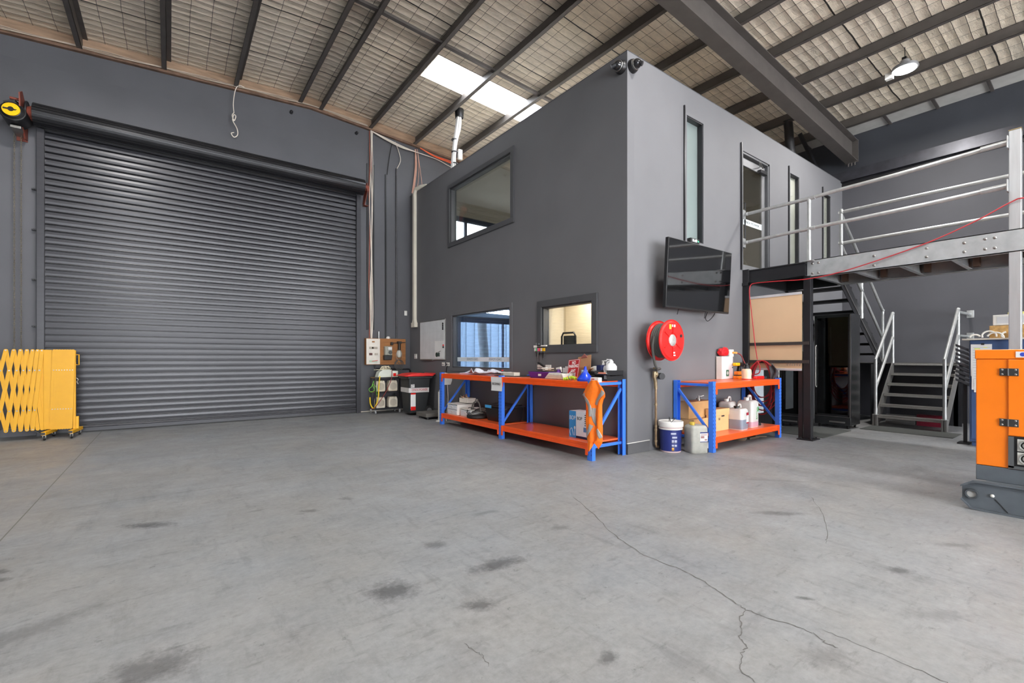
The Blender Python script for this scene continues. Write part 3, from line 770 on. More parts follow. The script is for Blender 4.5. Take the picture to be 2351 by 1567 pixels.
t = thing('door_opener', 'black chain door opener with a yellow label at top left of the roller door', 'door opener', (-1.92, 10.2, 4.85))
b = B(); Mo = Matrix.Translation(Vector((-1.92, 10.2, 4.98)))
b.cyl((-1.91, 10.08, 4.98), (-1.89, 10.34, 4.94), .15, .15, 28); b.cyl((-1.915, 10.04, 4.985), (-1.91, 10.09, 4.98), .10, .14, 28)
b.build('motor_housing', BLKP, t, bevel=.01)
b = B(); b.cyl((-1.917, 10.03, 4.987), (-1.915, 10.045, 4.985), .1, n=24); b.build('warning_label', YEL, t, label='yellow warning disc')
b = B(); b.cyl((-1.918, 10.02, 4.988), (-1.916, 10.032, 4.987), .035, n=16).box(-2, -1.83, 10.022, 10.033, 4.975, 4.995); b.build('label_print', INK, t)
b = B(); b.box(-1.95, -1.83, 10.15, YW, 4.76, 4.8); b.build('mounting_plate', RAWSTEEL, t, bevel=.004)
b = B(); b.tube([(-2.01 + .0, 10.1, 5.1), (-1.89, 10.1, 5.16), (-1.84, 10.2, 5.13)], .012); b.build('release_lever', BLK, t)
b = B(); b.tube(curve_pts([(-2.5, YW - .03, 5.15), (-2.3, YW - .06, 5.16), (-2.1, 10.3, 5.12), (-2.1, 10.2, 4.9), (-2.2, 10.35, 4.7), (-2.45, YW - .03, 4.62)]), .012)
tag(b.build('opener_cable', mat('cream_cable', srgb(205, 196, 170), .5)), 'cream cable looping out of the door opener', 'cable')
# hand chains
CHM = mat('dull_chain_steel', srgb(140, 132, 118), .45, .6, var=.2)
def chain(x, y, z0, z1):
    b = B(); p = .034; n = int((z1 - z0) / p)
    for k in range(n):
        zc = z1 - p * (k + .5); L_ = .024; R_ = .0085
        for i in range(8):
            a0, a1 = 2 * PI * i / 8, 2 * PI * (i + 1) / 8
            if k % 2: q = lambda a: (x + R_ * math.cos(a), y, zc + L_ * math.sin(a))
            else: q = lambda a: (x, y + R_ * math.cos(a), zc + L_ * math.sin(a))
            b.bar(q(a0), q(a1), .0045, .0045, up=(.3, .5, .8))
    return b
for k, (x, lab) in enumerate(((-1.955, 'left hand-chain strand hanging under the door opener'), (-1.88, 'right hand-chain strand hanging under the door opener'))):
    tag(chain(x, YW - .12, .35, 4.76).build('hand_chain', CHM, smooth=False), lab, 'chain', 'hand chains beside the roller door')
# small fixings on the guide
for k, z in enumerate((3.95, 3.3, 2.5, 1.75)):
    b = B(); b.box(-1.78, -1.71, YW - .05, YW, z, z + .02).cyl((-1.75, YW - .07, z + .01), (-1.75, YW, z + .01), .012)
    tag(b.build('guide_bolt', BLK), '%s black fixing bolt beside the left door guide' % ['topmost', 'second highest', 'third highest', 'lowest'][k], 'bolt', 'fixing bolts beside the left door guide')

# ---- services on the wall between door and block
WIRE = mat('white_cable_sheath', srgb(222, 212, 200), .5, var=.05)
WIRED = mat('dusty_cable_sheath', srgb(176, 160, 144), .6, var=.1)
WIREO = mat('orange_cable_sheath', srgb(222, 84, 30), .5)
WIREP = mat('pinkish_cable_sheath', srgb(206, 160, 142), .5, var=.1)
b = B()
for k in range(3):
    pts = [(-4 + i * .45, YW - .085 - .012 * k, roofz(-4 + i * .45) - .165 - .02 * k + .012 * math.sin(i * 2.1 + k)) for i in range(18)]
    b.tube(curve_pts(pts, 4), .0065, 6)
tag(b.build('cable_bundle', WIRED), 'white cables clipped along the eaves above the roller door', 'cables')
b = B()
for k in range(4):
    P = [(3.72 + .014 * k, YW - .08 - .012 * (k % 2), z + 0) for z in (6.5, 6.3, 5.6, 4.9, 4.2, 3.5, 2.8, 2.2, 1.70)]
    P = [(x + random.uniform(-.012, .012) + .01 * math.sin(i * 1.7 + k), y, z) for i, (x, y, z) in enumerate(P)]
    b.tube(curve_pts(P, 5), .009, 6)
tag(b.build('cable_drop', WIRE), 'bundle of white cables dropping to the timber switchboard', 'cables')
b = B()
for k in range(2):
    P = [(3.70 + .05 * k + .012 * math.sin(i * 2.3 + k), YW - .065, z) for i, z in enumerate((6.5, 5.8, 5.1, 4.4, 3.7, 3.0, 2.3, 1.70))]
    b.tube(curve_pts(P, 5), .006, 6)
tag(b.build('cable_drop', mat('salmon_cable_sheath', srgb(196, 104, 78), .5)), 'reddish cables twisted into the bundle above the switchboard', 'cables')
b = B(); b.box(3.655, 3.685, YW - .03, YW, 1.9, 5.75).box(3.80, 3.83, YW - .03, YW, 1.9, 5.75); tag(b.build('cable_duct', BLKP), 'black open duct behind the cable drop', 'cable duct')
b = B(); b.box(4.095, 4.125, YW - .03, YW, 1.72, 5.6); tag(b.build('cable_duct', BLKP), 'thin black vertical duct with no cables in it', 'cable duct')
b = B(); b.cyl((4.37, YW - .03, 1.72), (4.37, YW - .03, 5.8), .017)
for k in range(60): b.cyl((4.37, YW - .03, 1.75 + k * .066), (4.37, YW - .03, 1.77 + k * .066), .021, n=10)
tag(b.build('conduit', mat('worn_black_conduit', srgb(70, 70, 72), .5, var=.3)), 'black ribbed conduit on the wall right of the switchboard drop', 'conduit')
b = B(); b.tube(curve_pts([(4.33, YW - .05, 6.42), (4.42, YW - .06, 6.2), (4.46, YW - .06, 6.0), (4.38, YW - .04, 5.8)]), .009)
tag(b.build('loose_cable', WIRE), 'white cable curling into the top of the ribbed conduit', 'cable')
b = B(); b.tube(curve_pts([(4.27, YW - .05, 6.42), (4.2, YW - .05, 6.1), (4.14, YW - .03, 5.6)]), .008)
tag(b.build('loose_cable', BLKP), 'thin black cable running down into the empty duct', 'cable')
b = B()
for k in range(3):
    P = [(4.86 + .01 * k - .02, YW - .06, 6.38), (4.84 + .02 * k, YW - .07, 6.0), (4.80 + .02 * k, YW - .08, 5.6), (4.74 + .02 * k - .02, YW - .14, 5.25)]
    b.tube(curve_pts(P, 6), .009, 6)
b.tube(curve_pts([(4.9, YW - .06, 6.4), (4.98, YW - .06, 5.9), (5.02, YW - .08, 5.5), (5.0, YW - .1, 5.28)]), .007, 6)
b.tube(curve_pts([(4.9, YW - .06, 6.4), (4.94, YW - .06, 6.0), (4.9, YW - .08, 5.5), (4.75, YW - .12, 5.3)]), .007, 6)
tag(b.build('cable_drop', WIREP), 'pinkish cables dropping behind the far top corner of the office block', 'cables')
b = B()
for k in range(3):
    pts = [(3.72, YW - .09, 6.5), (4.1, YW - .1, 6.42 - .02 * k), (4.5, YW - .11, 6.34 - .02 * k), (4.9, YW - .1, 6.30), (5.4, YW - .1, 6.27), (5.8, YW - .1, 6.18 + .0 * k), (6.6, YW - .1, 6.02)]
    b.tube(curve_pts(pts, 6), .009, 6)
tag(b.build('cable_bundle', WIRE), 'white cables sagging along the eaves above the office block corner', 'cables')
b = B()
for k in range(2):
    pts = [(4.95, YW - .12, 6.42), (5.35, YW - .14, 6.30 + .02 * k), (5.8, YW - .13, 6.26 + .04 * k), (6.2, YW - .12, 6.14 + .05 * k), (6.7, YW - .1, 6.02)]
    b.tube(curve_pts(pts, 6), .012, 6)
tag(b.build('orange_conduit', WIREO), 'orange cable running behind the office block roof edge', 'cable')
# flexible white duct hanging from the roof over the block
b = B()
for k in range(5):
    a = k * 2 * PI / 5; dx, dy = .035 * math.cos(a), .035 * math.sin(a)
    P = [(5.08 + dx, 8.75 + dy, 6.62), (5.06 + dx * 1.3, 8.76 + dy, 6.3), (5.02 + dx * .8, 8.8 + dy, 6.02), (4.99 + dx * .7, 8.82 + dy, 5.7), (4.98 + dx, 8.82 + dy, 5.4), (5.0 + dx, 8.82 + dy, BTOP)]
    b.tube(curve_pts(P, 6), .026, 8)
t = thing('white_pipe_bundle', 'bundle of white pipes hanging from the roof onto the office block', 'pipes', (5.0, 8.8, BTOP))
b.build('pipes', mat('white_pipe_wrap', srgb(232, 230, 226), .5), t)
b = B()
for z in (6.02, 5.75, 5.5, 5.35): b.cyl((5.0, 8.815, z - .01), (5.0, 8.815, z + .01), .07, n=16)
b.build_each('strap', BLKP, t)
b = B(); b.cyl((5.08, 8.75, 6.5), (5.08, 8.75, 6.67), .09, .1, 20); b.build('roof_collar', BLK, t)
b = B(); b.box(5.06, 5.16, 8.74, 8.8, 5.6, 5.82); b.build('sensor_box', WHITE, t, bevel=.008)
# cream cable trunking on the block's long face
TR = mat('cream_trunking', srgb(222, 216, 200), .45, var=.04)
b = B(); b.box(BX - .07, BX, 10.17, 10.26, 2.15, 5.2); b.tube([(BX - .035, 10.215, 5.1), (BX - .035, 10.2, 5.2), (BX - .03, 10.15, 5.27), (BX + .03, 10.0, 5.3), (BX + .1, 9.85, 5.29)], .045, 10)
b.taper(BX - .075, BX, 10.14, 10.29, 2.09, BX - .07, BX, 10.17, 10.26, 2.17).box(BX - .085, BX, 10.12, 10.31, 1.98, 2.09)
tag(b.build('pipe_trunking', TR, bevel=.006), 'cream vertical pipe trunking at the far end of the office block', 'trunking')
# rod hanging cable with hook end
b = B()
b.tube(curve_pts([(1.18, YW - .1, 6.60), (1.08, YW - .14, 6.58), (1.02, YW - .15, 6.45), (.99, YW - .15, 6.2), (1.0, YW - .15, 6.02)]), .008, 6)
b.tube(curve_pts([(1.0, YW - .15, 6.02), (.97, YW - .16, 5.95), (1.0, YW - .16, 5.86), (1.03, YW - .16, 5.95), (1.0, YW - .15, 5.98), (.98, YW - .16, 5.86), (1.05, YW - .16, 5.72), (1.06, YW - .16, 5.60), (1.0, YW - .16, 5.54), (.955, YW - .16, 5.6), (1.0, YW - .16, 5.63)]), .009, 6)
tag(b.build('hanging_cable', WIRE), 'white cable end curled like a hook hanging above the roller door', 'cable')
# wall switch and small boxes
def plate(name, lab, cat, face, org, w, h, parts, group=None):
    t = thing(name, lab, cat, org, group=group); M = frame(org, face)
    b = B(); b.box(-w/2, w/2, -h/2, h/2, 0, .012, M); b.build('face_plate', WHITE, t, bevel=.002)
    for (x, y, ww, hh, m, nm) in parts:
        b = B(); b.box(x - ww/2, x + ww/2, y - hh/2, y + hh/2, .012, .017, M); b.build(nm, m, t, bevel=.001)
    return t
plate('light_switch', 'white double light switch high on the wall left of the cream trunking', 'switch', '-y', (4.62, YW, 2.34), .07, .115, [(0, .02, .02, .03, PAPER, 'rocker'), (0, -.02, .02, .03, PAPER, 'rocker')])
plate('light_switch', 'narrow white light switch left of the whiteboard', 'switch', '-x', (BX, 10.22, 1.285), .13, .115, [(-.02, 0, .015, .03, PAPER, 'rocker'), (.02, 0, .015, .03, PAPER, 'rocker')])
plate('power_outlet', 'white power outlet left of a pair under the whiteboard', 'power outlet', '-x', (BX, 8.83, 1.115), .11, .075, [(-.025, -.01, .02, .02, INK, 'socket'), (.025, -.01, .02, .02, INK, 'socket')])
plate('power_outlet', 'white power outlet with a black plug right of a pair under the whiteboard', 'power outlet', '-x', (BX, 8.62, 1.115), .12, .075, [(-.035, -.005, .03, .04, INK, 'plug'), (.03, -.01, .02, .02, INK, 'socket')])
plate('power_outlet', 'white double outlet under the key rack above the bench', 'power outlet', '-x', (BX, 5.60, 1.10), .125, .08, [(-.03, -.01, .018, .02, PAPER, 'socket'), (.03, -.01, .018, .02, PAPER, 'socket')])
tp = plate('power_outlet', 'white double outlet with a large plug pack above the bench', 'power outlet', '-x', (BX, 5.40, 1.10), .125, .08, [(.03, -.01, .018, .02, PAPER, 'socket')])
b = B(); b.box(BX - .08, BX - .012, 5.40, 5.46, 1.045, 1.10); b.build('plug_pack', WHITE, tp, bevel=.008)
b = B(); b.bar((BX - .06, 5.45, 1.12), (BX - .09, 5.55, 1.18), .035, .03); b.build('angled_plug', BLKP, tp, bevel=.006)
b = B()
for dy in (0, .02): b.tube(curve_pts([(BX - .012, 8.62 + dy, 1.08), (BX - .02, 8.66 + dy, .95), (BX - .015, 8.63 + dy, .4)]), .004, 5)
tag(b.build('power_lead', BLKP), 'thin black lead dropping from the outlets under the whiteboard', 'cable')
for k, (x, z) in enumerate(((2.05, 6.42), (3.42, 6.38))):
    b = B(); b.cyl((x, YW - .05, z), (x, YW, z), .035, n=14).sphere((x, YW - .05, z), .03, n=10)
    tag(b.build('lifting_anchor', BLK), ['dull metal anchor stub on the wall under the ridge', 'round black anchor on the wall above the right end of the door roll'][k], 'anchor')
# ceiling cctv pair on the block corner
for k, (x, y, f) in enumerate(((BX - .01, BY + .09, '-x'), (BX + .09, BY - .01, '-y'))):
    t = thing('security_camera', ['black dome security camera on the left side of the block top corner', 'black dome security camera on the right side of the block top corner'][k], 'security camera', (x, y, 5.02))
    M = frame((x, y, 5.04), f)
    b = B(); b.lathe([(.085, -.01), (.085, .02), (.075, .045), (.06, .05)], 28, M); b.build('mounting_base', BLKP, t)
    b = B(); b.sphere((0, 0, .07), .062, n=24, M=M); b.build('dome', mat('gloss_black_dome', srgb(24, 25, 28), .08, coat=.5), t)
    b = B(); b.cyl((-.0, -.01, .11), (-.01 + .03 * (k * 2 - 1), -.03, .145), .034, .03, 18, M=M); b.build('lens', BLK, t)
    b = B(); b.lathe([(.066, .05), (.069, .056), (.066, .062)], 28, M); b.build('trim_ring', RAWSTEEL, t)
# ================================================================== WORKBENCHES (boltless racking)
SLOT = mat('slot_shadow', srgb(20, 50, 120), .8)
def post(b, x, y, h, ax='y', front=-1):
    """rack upright: open C profile, faces along ax"""
    w, d = .078, .062
    if ax == 'y':     # bench runs along y, front toward -x
        b.box(x, x + d, y - w/2, y - w/2 + .004, 0, h).box(x, x + d, y + w/2 - .004, y + w/2, 0, h)
        xf = x if front < 0 else x + d - .004
        b.box(xf, xf + .004, y - w/2, y + w/2, 0, h)
        b.box(xf - .003 if front < 0 else xf + .004, xf if front < 0 else xf + .007, y - .014, y + .014, 0, h)
    else:
        b.box(x - w/2, x - w/2 + .004, y, y + d, 0, h).box(x + w/2 - .004, x + w/2, y, y + d, 0, h)
        yf = y if front < 0 else y + d - .004
        b.box(x - w/2, x + w/2, yf, yf + .004, 0, h)
        b.box(x - .014, x + .014, yf - .003 if front < 0 else yf + .004, yf if front < 0 else yf + .007, 0, h)
def bench(name, lab, ax, f0, back, ends, root, top, low):
    """f0: coordinate of the front face; back: of the rear; ends: post centres along the run"""
    t = thing(name, lab, 'workbench', root)
    P = (lambda f, a, z: (f, a, z)) if ax == 'y' else (lambda f, a, z: (a, f, z))
    up = (lambda: None)
    for a in ends:
        for fr, f in ((-1, f0), (1, back - .062)):
            b = B()
            if ax == 'y': post(b, f, a, top + .02, 'y', fr)
            else: post(b, a, f, top + .02, 'x', fr)
            pst = b.build('upright', BLUE, t, bevel=.002)
            b = B(); z = .06
            while z < top - .05:
                if ax == 'y':
                    xx = f - .0012 if fr < 0 else f + .0632
                    for dy in (-.026, .026): b.box(xx, xx + .001, a + dy - .004, a + dy + .004, z, z + .02)
                else:
                    yy = f - .0012 if fr < 0 else f + .0632
                    for dx in (-.026, .026): b.box(a + dx - .004, a + dx + .004, yy, yy + .001, z, z + .02)
                z += .05
            b.build('slot_row', SLOT, pst, smooth=False)
        # frame bracing between front and rear post
        b = B(); s = .028
        b.bar(P(f0 + .05, a, top - .03), P(back - .05, a, top - .03), .03, .035)
        b.bar(P(f0 + .05, a, .16), P(back - .05, a, .16), .03, .035)
        b.build_each('frame_tie', BLUE, t, bevel=.003)
        b = B(); b.bar(P(f0 + .05, a, .24), P(back - .05, a, top - .10), .028, .034)
        b.build('diagonal_brace', BLUE, t, bevel=.003)
    for a0, a1 in zip(ends[:-1], ends[1:]):
        lo, hi = min(a0, a1) + .04, max(a0, a1) - .04
        if a0 > a1 and False: pass
        for z in (top, low):
            for fr, f in ((-1, f0 + .004), (1, back - .044)):
                b = B(); x0, x1 = f, f + .04
                prof = [(x0, z - .082), (x1, z - .082), (x1, z - .001), (x0, z - .001), (x0, z - .036), (x0 + .003, z - .039), (x0 + .003, z - .045), (x0, z - .048)] if fr < 0 else \
                       [(x0, z - .082), (x1, z - .082), (x1, z), (x0, z)]
                if ax == 'y': b.prism([(q, w) for q, w in prof], lo, hi, 'y')
                else: b.prism([(q, w) for q, w in prof], lo, hi, 'x')
                bm = b.build('shelf_beam', ORANGE, t)
                b = B()
                for e in (lo - .012, hi - .033):
                    if ax == 'y': b.box(f - .008 if fr < 0 else f + .038, f + .0 if fr < 0 else f + .048, e, e + .045, z - .15, z)
                    else: b.box(e, e + .045, f - .008 if fr < 0 else f + .038, f + .0 if fr < 0 else f + .048, z - .15, z)
                b.build('beam_hook', ORANGE, bm, bevel=.002)
            b = B(); q0, q1 = f0 + .006, back - .006
            if ax == 'y': b.box(q0, q1, lo, hi, z - .018, z + .0015)
            else: b.box(lo, hi, q0, q1, z - .018, z + .002)
            b.build('shelf_board', SHELFM, t, bevel=.0015)
    return t
SHELFM = mat('orange_shelf_panel', srgb(240, 104, 56), 0.28, var=.04, coat=.2)
bench('long_workbench', 'long blue and orange steel workbench with two bays against the office block', 'y', 4.09, 4.715, (3.91, 5.80, 7.74), (4.4, 5.8, 0), .955, .21)
bench('short_workbench', 'short blue and orange steel workbench under the wall television', 'x', 3.26, 3.85, (5.76, 7.68), (6.7, 3.55, 0), .915, .20)
TZ, LZ = .957, .212        # long bench surfaces
SZ, SLZ = .917, .202       # short bench surfaces

# ---- on the long bench, from its far end
JK = mat('white_patterned_fabric', srgb(214, 216, 226), .85, var=.1, scale=40)
b = B()
def crump(s, u):
    y = 7.25 - 1.2 * s + .06 * math.sin(u * 7); x = 4.22 + .30 * u + .05 * math.sin(s * 9)
    h = .012 + .075 * (noise.noise(Vector((s * 4.2, u * 3.1, .3))) ** 2) * 3 * math.sin(PI * min(1, max(0, s))) ** .5 + .035 * s
    return (x, y, TZ + .008 + h)
b.grid(crump, 40, 16, .006)
tag(b.build('folded_garment', JK), 'crumpled white patterned garment at the far end of the long workbench', 'garment')
b = B()
for k in range(18):
    s, u = random.uniform(.05, .95), random.uniform(.05, .9); p = Vector(crump(s, u)); b.box(p.x - .012, p.x + .012, p.y - .006, p.y + .006, p.z + .002, p.z + .004)
b.build('print_mark', mat('navy_print', srgb(40, 44, 90), .8), bpy.data.objects['folded_garment'])
b = B(); b.cyl((4.42, 5.92, TZ), (4.42, 5.92, TZ + .006), .24, n=40)
o = b.build('black_mat', RUBBER); o.scale = (1, 1.6, 1); tag(o, 'flat black mat lying on the long workbench under the papers', 'mat')
b = B(); b.box(4.36, 4.48, 5.80, 6.16, TZ + .007, TZ + .06); tag(b.build('paper_pack', mat('cream_card', srgb(222, 212, 198), .7), bevel=.003), 'pale flat pack on the black mat in the middle of the long workbench', 'pack')
b = B(); b.sphere((4.42, 6.2, TZ + .085), .018, (1, 1.6, .6), 10); tag(b.build('red_tape_scrap', RED), 'tiny red scrap on the pale pack', 'scrap')
t = thing('paper_notice', 'white paper notice reading RECEIVING hung from the bench edge at the middle post', 'notice', (4.08, 5.86, .73))
b = B(); b.grid(lambda s, u: (4.072 + .004 * math.sin(u * 5) - .006 * s, 6.015 - .30 * s, .735 + .215 * u + .004 * s), 10, 10, .0008); b.build('paper_sheet', PAPER, t)
text('lettering', 'RECEIVING/', .052, INK, frame((4.061, 5.86, .845), '-x'), t, width=.22)
PUR = mat('purple_carton', srgb(84, 34, 130), .5, var=.05)
t = thing('purple_box', 'open purple box on the long workbench under the key rack', 'box', (4.4, 5.13, TZ), .05)
b = B(); b.taper(-.09, .09, -.19, .19, 0, -.11, .11, -.22, .22, .09); b.build('tray_body', PUR, t, world=False, bevel=.004)
b = B(); b.box(-.09, .09, -.19, .19, .088, .094); b.build('tray_inside', BLKP, t, world=False)
b = B(); b.box(-.108, -.103, -.06, 0, .03, .06); b.build('white_label', PAPER, t, world=False)
for k in range(7):
    b = B(); a = random.uniform(-.5, .5); y = random.uniform(-.13, .1); M = Matrix.Translation((random.uniform(-.05, .05), y, .098 + .008 * k)) @ Matrix.Rotation(a + (k % 2) * .4, 4, 'Z')
    b.box(-.012, .012, -.09, .09, 0, .007, M)
    b.build('loose_tool', [BLKP, mat('tan_wood', srgb(196, 160, 110), .6), WHITE][k % 3], t, world=False, bevel=.002)
b = B(); b.tube(curve_pts([(4.42, 5.33, 1.05), (4.43, 5.34, 1.10), (4.44, 5.34, 1.19)]), .004); tag(b.build('thin_rod_aerial', BLKP), 'thin black aerial standing up from the purple box', 'aerial')
t = thing('spray_gun_bottle', 'purple and white spray bottle lying on the long workbench', 'bottle', (4.45, 4.86, TZ))
b = B(); b.lathe([(.035, 0), (.04, .02), (.038, .09), (.018, .115), (.016, .13)], 20); b.build('bottle_body', PUR, t, world=False)
b = B(); b.prism([(-.06, .13), (.04, .125), (.045, .15), (-.05, .165)], -.012, .012, 'x', Matrix.Rotation(0, 4, 'Z')); b.bar((0, -.045, .145), (0, -.065, .095), .012, .008); b.build('trigger_head', WHITE, t, world=False, bevel=.003)
t = thing('document_tray', 'clear plastic bag of papers on the long workbench beside the purple box', 'papers', (4.28, 4.66, TZ))
b = B(); b.prism([(-.22, 0), (.20, 0), (.15, .085), (.05, .075), (-.12, .09)], -.09, .09, 'x', Matrix.Scale(-1, 4, (0, 1, 0)) @ Matrix.Identity(4)); b.build('plastic_sleeve', mat('milky_plastic', srgb(196, 192, 184), .25, var=.12, scale=30, bump=.4, bscale=20), t, world=False, bevel=.012)
b = B(); b.box(-.095, .085, -.14, .12, .012, .03).box(-.093, .08, -.12, .15, .04, .052); b.build('paper_edge', mat('beige_paper', srgb(206, 188, 162), .8), t, world=False)
# clipboard and NO PARKING sign leaning on the wall
t = thing('clipboard', 'brown clipboard leaning on the wall behind the NO PARKING sign', 'clipboard', (4.6, 4.53, TZ))
M = Matrix.Translation((4.62, 4.53, TZ)) @ Matrix.Rotation(math.radians(-8), 4, 'X') @ Matrix.Rotation(math.radians(12), 4, 'Y')
b = B(); b.box(-.004, 0, -.13, .13, 0, .33, M); b.build('board', mat('hardboard', srgb(176, 132, 96), .6), t, bevel=.003)
b = B(); b.prism([(-.06, .30), (.06, .30), (.05, .325), (.02, .345), (0, .36), (-.02, .345), (-.05, .325)], -.014, -.004, 'x', M); b.build('clip', mat('copper_clip', srgb(190, 120, 110), .35, .6), t, bevel=.003)
t = thing('no_parking_sign', 'red and white NO PARKING ANY TIME sign leaning against the clipboard', 'sign', (4.52, 4.60, TZ))
M = Matrix.Translation((4.47, 4.60, TZ + .005)) @ Matrix.Rotation(math.radians(-5), 4, 'X') @ Matrix.Rotation(math.radians(14), 4, 'Y')
b = B(); b.box(-.003, 0, -.115, .115, 0, .275, M); b.build('sign_plate', mat('dull_red_sign', srgb(178, 38, 44), .4), t, bevel=.001)
MF = M @ frame((-.0045, 0, .14), '-x')
b = B()
for x0, x1, y0, y1 in ((-.105, .105, .122, .127), (-.105, .105, -.127, -.122), (-.105, -.1, -.127, .127), (.1, .105, -.127, .127)): b.box(x0, x1, y0, y1, 0, .001, MF)
b.build('sign_border', PAPER, t)
for s_, dy, w_ in (('NO', .085, .07), ('PARKING', .035, .18), ('ANY', -.03, .10), ('TIME', -.085, .12)):
    text('lettering', s_, .062, PAPER, MF @ Matrix.Translation((0, dy, 0)), t, bold=.001, width=w_)
OTAN = mat('tan_card', srgb(150, 92, 52), .7)
t = thing('small_carton', 'small brown open carton behind the blue funnel', 'box', (4.53, 4.385, TZ))
b = B(); b.box(-.05, .07, -.06, .06, 0, .12).bar((.0, -.06, .12), (-.0, -.11, .15), .1, .004); b.build('carton_body', OTAN, t, world=False)
b = B(); b.box(4.5, 4.66, 4.10, 4.18, TZ, TZ + .2); tag(b.build('navy_carton', mat('navy_card', srgb(24, 32, 74), .5), bevel=.003), 'narrow navy blue carton standing behind the blue funnel', 'box')
t = thing('letter_rack', 'dark letter rack with cards behind the NO PARKING sign', 'letter rack', (4.60, 4.82, TZ))
b = B(); b.box(-.08, .08, -.11, .11, 0, .012).box(-.08, -.07, -.11, .11, 0, .08).box(.07, .08, -.11, .11, 0, .11); b.build('rack_body', BLKP, t, world=False)
b = B(); b.box(-.04, -.035, -.07, .07, .012, .15).box(0, .005, -.09, .06, .012, .17); b.build('card', PAPER, t, world=False)
# orange and green hose fitting / toy
b = B()
b.box(4.24, 4.34, 4.36, 4.52, TZ, TZ + .045)
tag(b.build('orange_pouch', mat('orange_fabric', srgb(244, 128, 30), .7, bump=.4, bscale=40), bevel=.02), 'orange pouch in front of the NO PARKING sign', 'pouch')
b = B(); b.tube(curve_pts([(4.14, 4.42, TZ + .015), (4.15, 4.36, TZ + .022), (4.17, 4.30, TZ + .04), (4.16, 4.22, TZ + .025)]), [.014 + .01 * abs(math.sin(i * .9)) for i in range(25)], 10)
tag(b.build('glove', mat('lime_rubber', srgb(176, 206, 48), .5, var=.15)), 'lime green work glove at the front edge of the long workbench', 'glove')
b = B(); b.tube([(4.13 + .05 * math.cos(a), 4.27, TZ + .06 + .05 * math.sin(a)) for a in [i * PI / 8 for i in range(14)]], .006); tag(b.build('hose_clamp', RAWSTEEL), 'small steel ring clamp leaning beside the green glove', 'clamp')
b = B(); b.lathe([(0.012, 0), (0.045, .0), (.05, .02), (.045, .13), (.04, .135)], 20, Matrix.Translation((4.36, 4.26, TZ))); tag(b.build('clear_jar', mat('dusty_clear_plastic', srgb(150, 168, 182), .2, var=.1, coat=.3)), 'dusty clear plastic jar between the sign and the blue funnel', 'jar')
t = thing('funnel', 'blue plastic funnel standing upside down on the long workbench', 'funnel', (4.2, 4.09, TZ))
BLP = mat('blue_plastic', srgb(22, 62, 196), .25, var=.05, coat=.3)
b = B(); b.lathe([(.1, 0), (.104, .006), (.104, .03), (.098, .034), (.024, .125), (.012, .185), (.010, .185), (.02, .12), (.09, .02)], 40); b.build('funnel_cone', BLP, t, world=False)
b = B(); b.box(-.01, .01, .09, .13, .012, .02); b.build('hanging_tab', BLP, t, world=False, bevel=.004)
# black stacked paper trays
t = thing('paper_tray_stack', 'black stacked paper trays at the near end of the long workbench', 'paper trays', (4.48, 4.10, TZ))
for (y0, y1, x0, x1, zs) in ((-.215, .0, -.1, .2, (.0, .068)), (.02, .24, -.08, .2, (.0, .05))):
    for z in zs:
        b = B(); b.box(x0, x1, y0, y1, z + .004, z + .008).box(x1 - .004, x1, y0, y1, z + .004, z + .06).box(x0, x1, y0, y0 + .004, z + .004, z + .062).box(x0, x1, y1 - .004, y1, z + .004, z + .062).box(x0, x0 + .004, y0, y1, z + .004, z + .022)
        b.build('paper_tray', BLKP, t, bevel=.001, world=False)
b = B(); b.box(-.09, .1, -.20, -.03, .010, .018).box(-.09, .1, -.19, -.03, .078, .092); b.build('paper_stack', PAPER, t, world=False)
b = B(); b.box(-.097, -.085, -.18, -.06, .078, .11); b.build('pink_pad', mat('salmon_card', srgb(214, 140, 110), .7), t, world=False)
def bottle(name, lab, loc, r, h, m, cap, pump=False, rz=0):
    t = thing(name, lab, 'bottle', loc, rz)
    b = B(); b.lathe([(r * .92, 0), (r, .008), (r, h * .62), (r * .85, h * .72), (r * .35, h * .82), (r * .3, h * .88)], 28); b.build('bottle_body', m, t, world=False)
    b = B()
    if pump: b.cyl((0, 0, h * .88), (0, 0, h), .008).bar((0, .02, h), (0, -.06, h + .006), .018, .014).cyl((0, 0, h * .86), (0, 0, h * .92), r * .42)
    else: b.cyl((0, 0, h * .87), (0, 0, h), r * .4)
    b.build('pump_head' if pump else 'cap', cap, t, world=False, bevel=.002)
    return t
MW = mat('milky_white_bottle', srgb(226, 226, 226), .3, var=.05)
bottle('pump_bottle', 'tall white pump bottle standing in the black paper trays', (4.58, 4.13, TZ + .01), .045, .24, MW, WHITE, True)
t = thing('handled_bottle', 'squat white bottle with a moulded handle on top of the black paper trays', 'bottle', (4.58, 4.0, TZ + .132), .2)
b = B(); b.lathe([(.07, 0), (.075, .01), (.075, .05), (.05, .085), (.02, .1)], 24); b.build('bottle_body', MW, t, world=False)
b = B(); b.tube(curve_pts([(0, .06, .06), (0, .055, .1), (0, .0, .12), (0, -.03, .1)]), .012, 8).cyl((0, 0, .1), (0, 0, .135), .02).bar((0, 0, .135), (0, .06, .14), .02, .012); b.build('bottle_handle', MW, t, world=False)
t = thing('tape_dispenser', 'white slanted dispenser behind the blue funnel and trays', 'dispenser', (4.58, 4.28, TZ + .115))
b = B(); b.prism([(-.06, 0), (.06, 0), (.04, .05), (-.02, .07)], -.04, .04, 'x'); b.build('dispenser_body', WHITE, t, world=False, bevel=.006)
b = B(); b.cyl((.04, 0, .03), (-.045, 0, .03), .018); b.build('tape_roll', mat('beige_paper', srgb(206, 188, 162), .8), t, world=False)
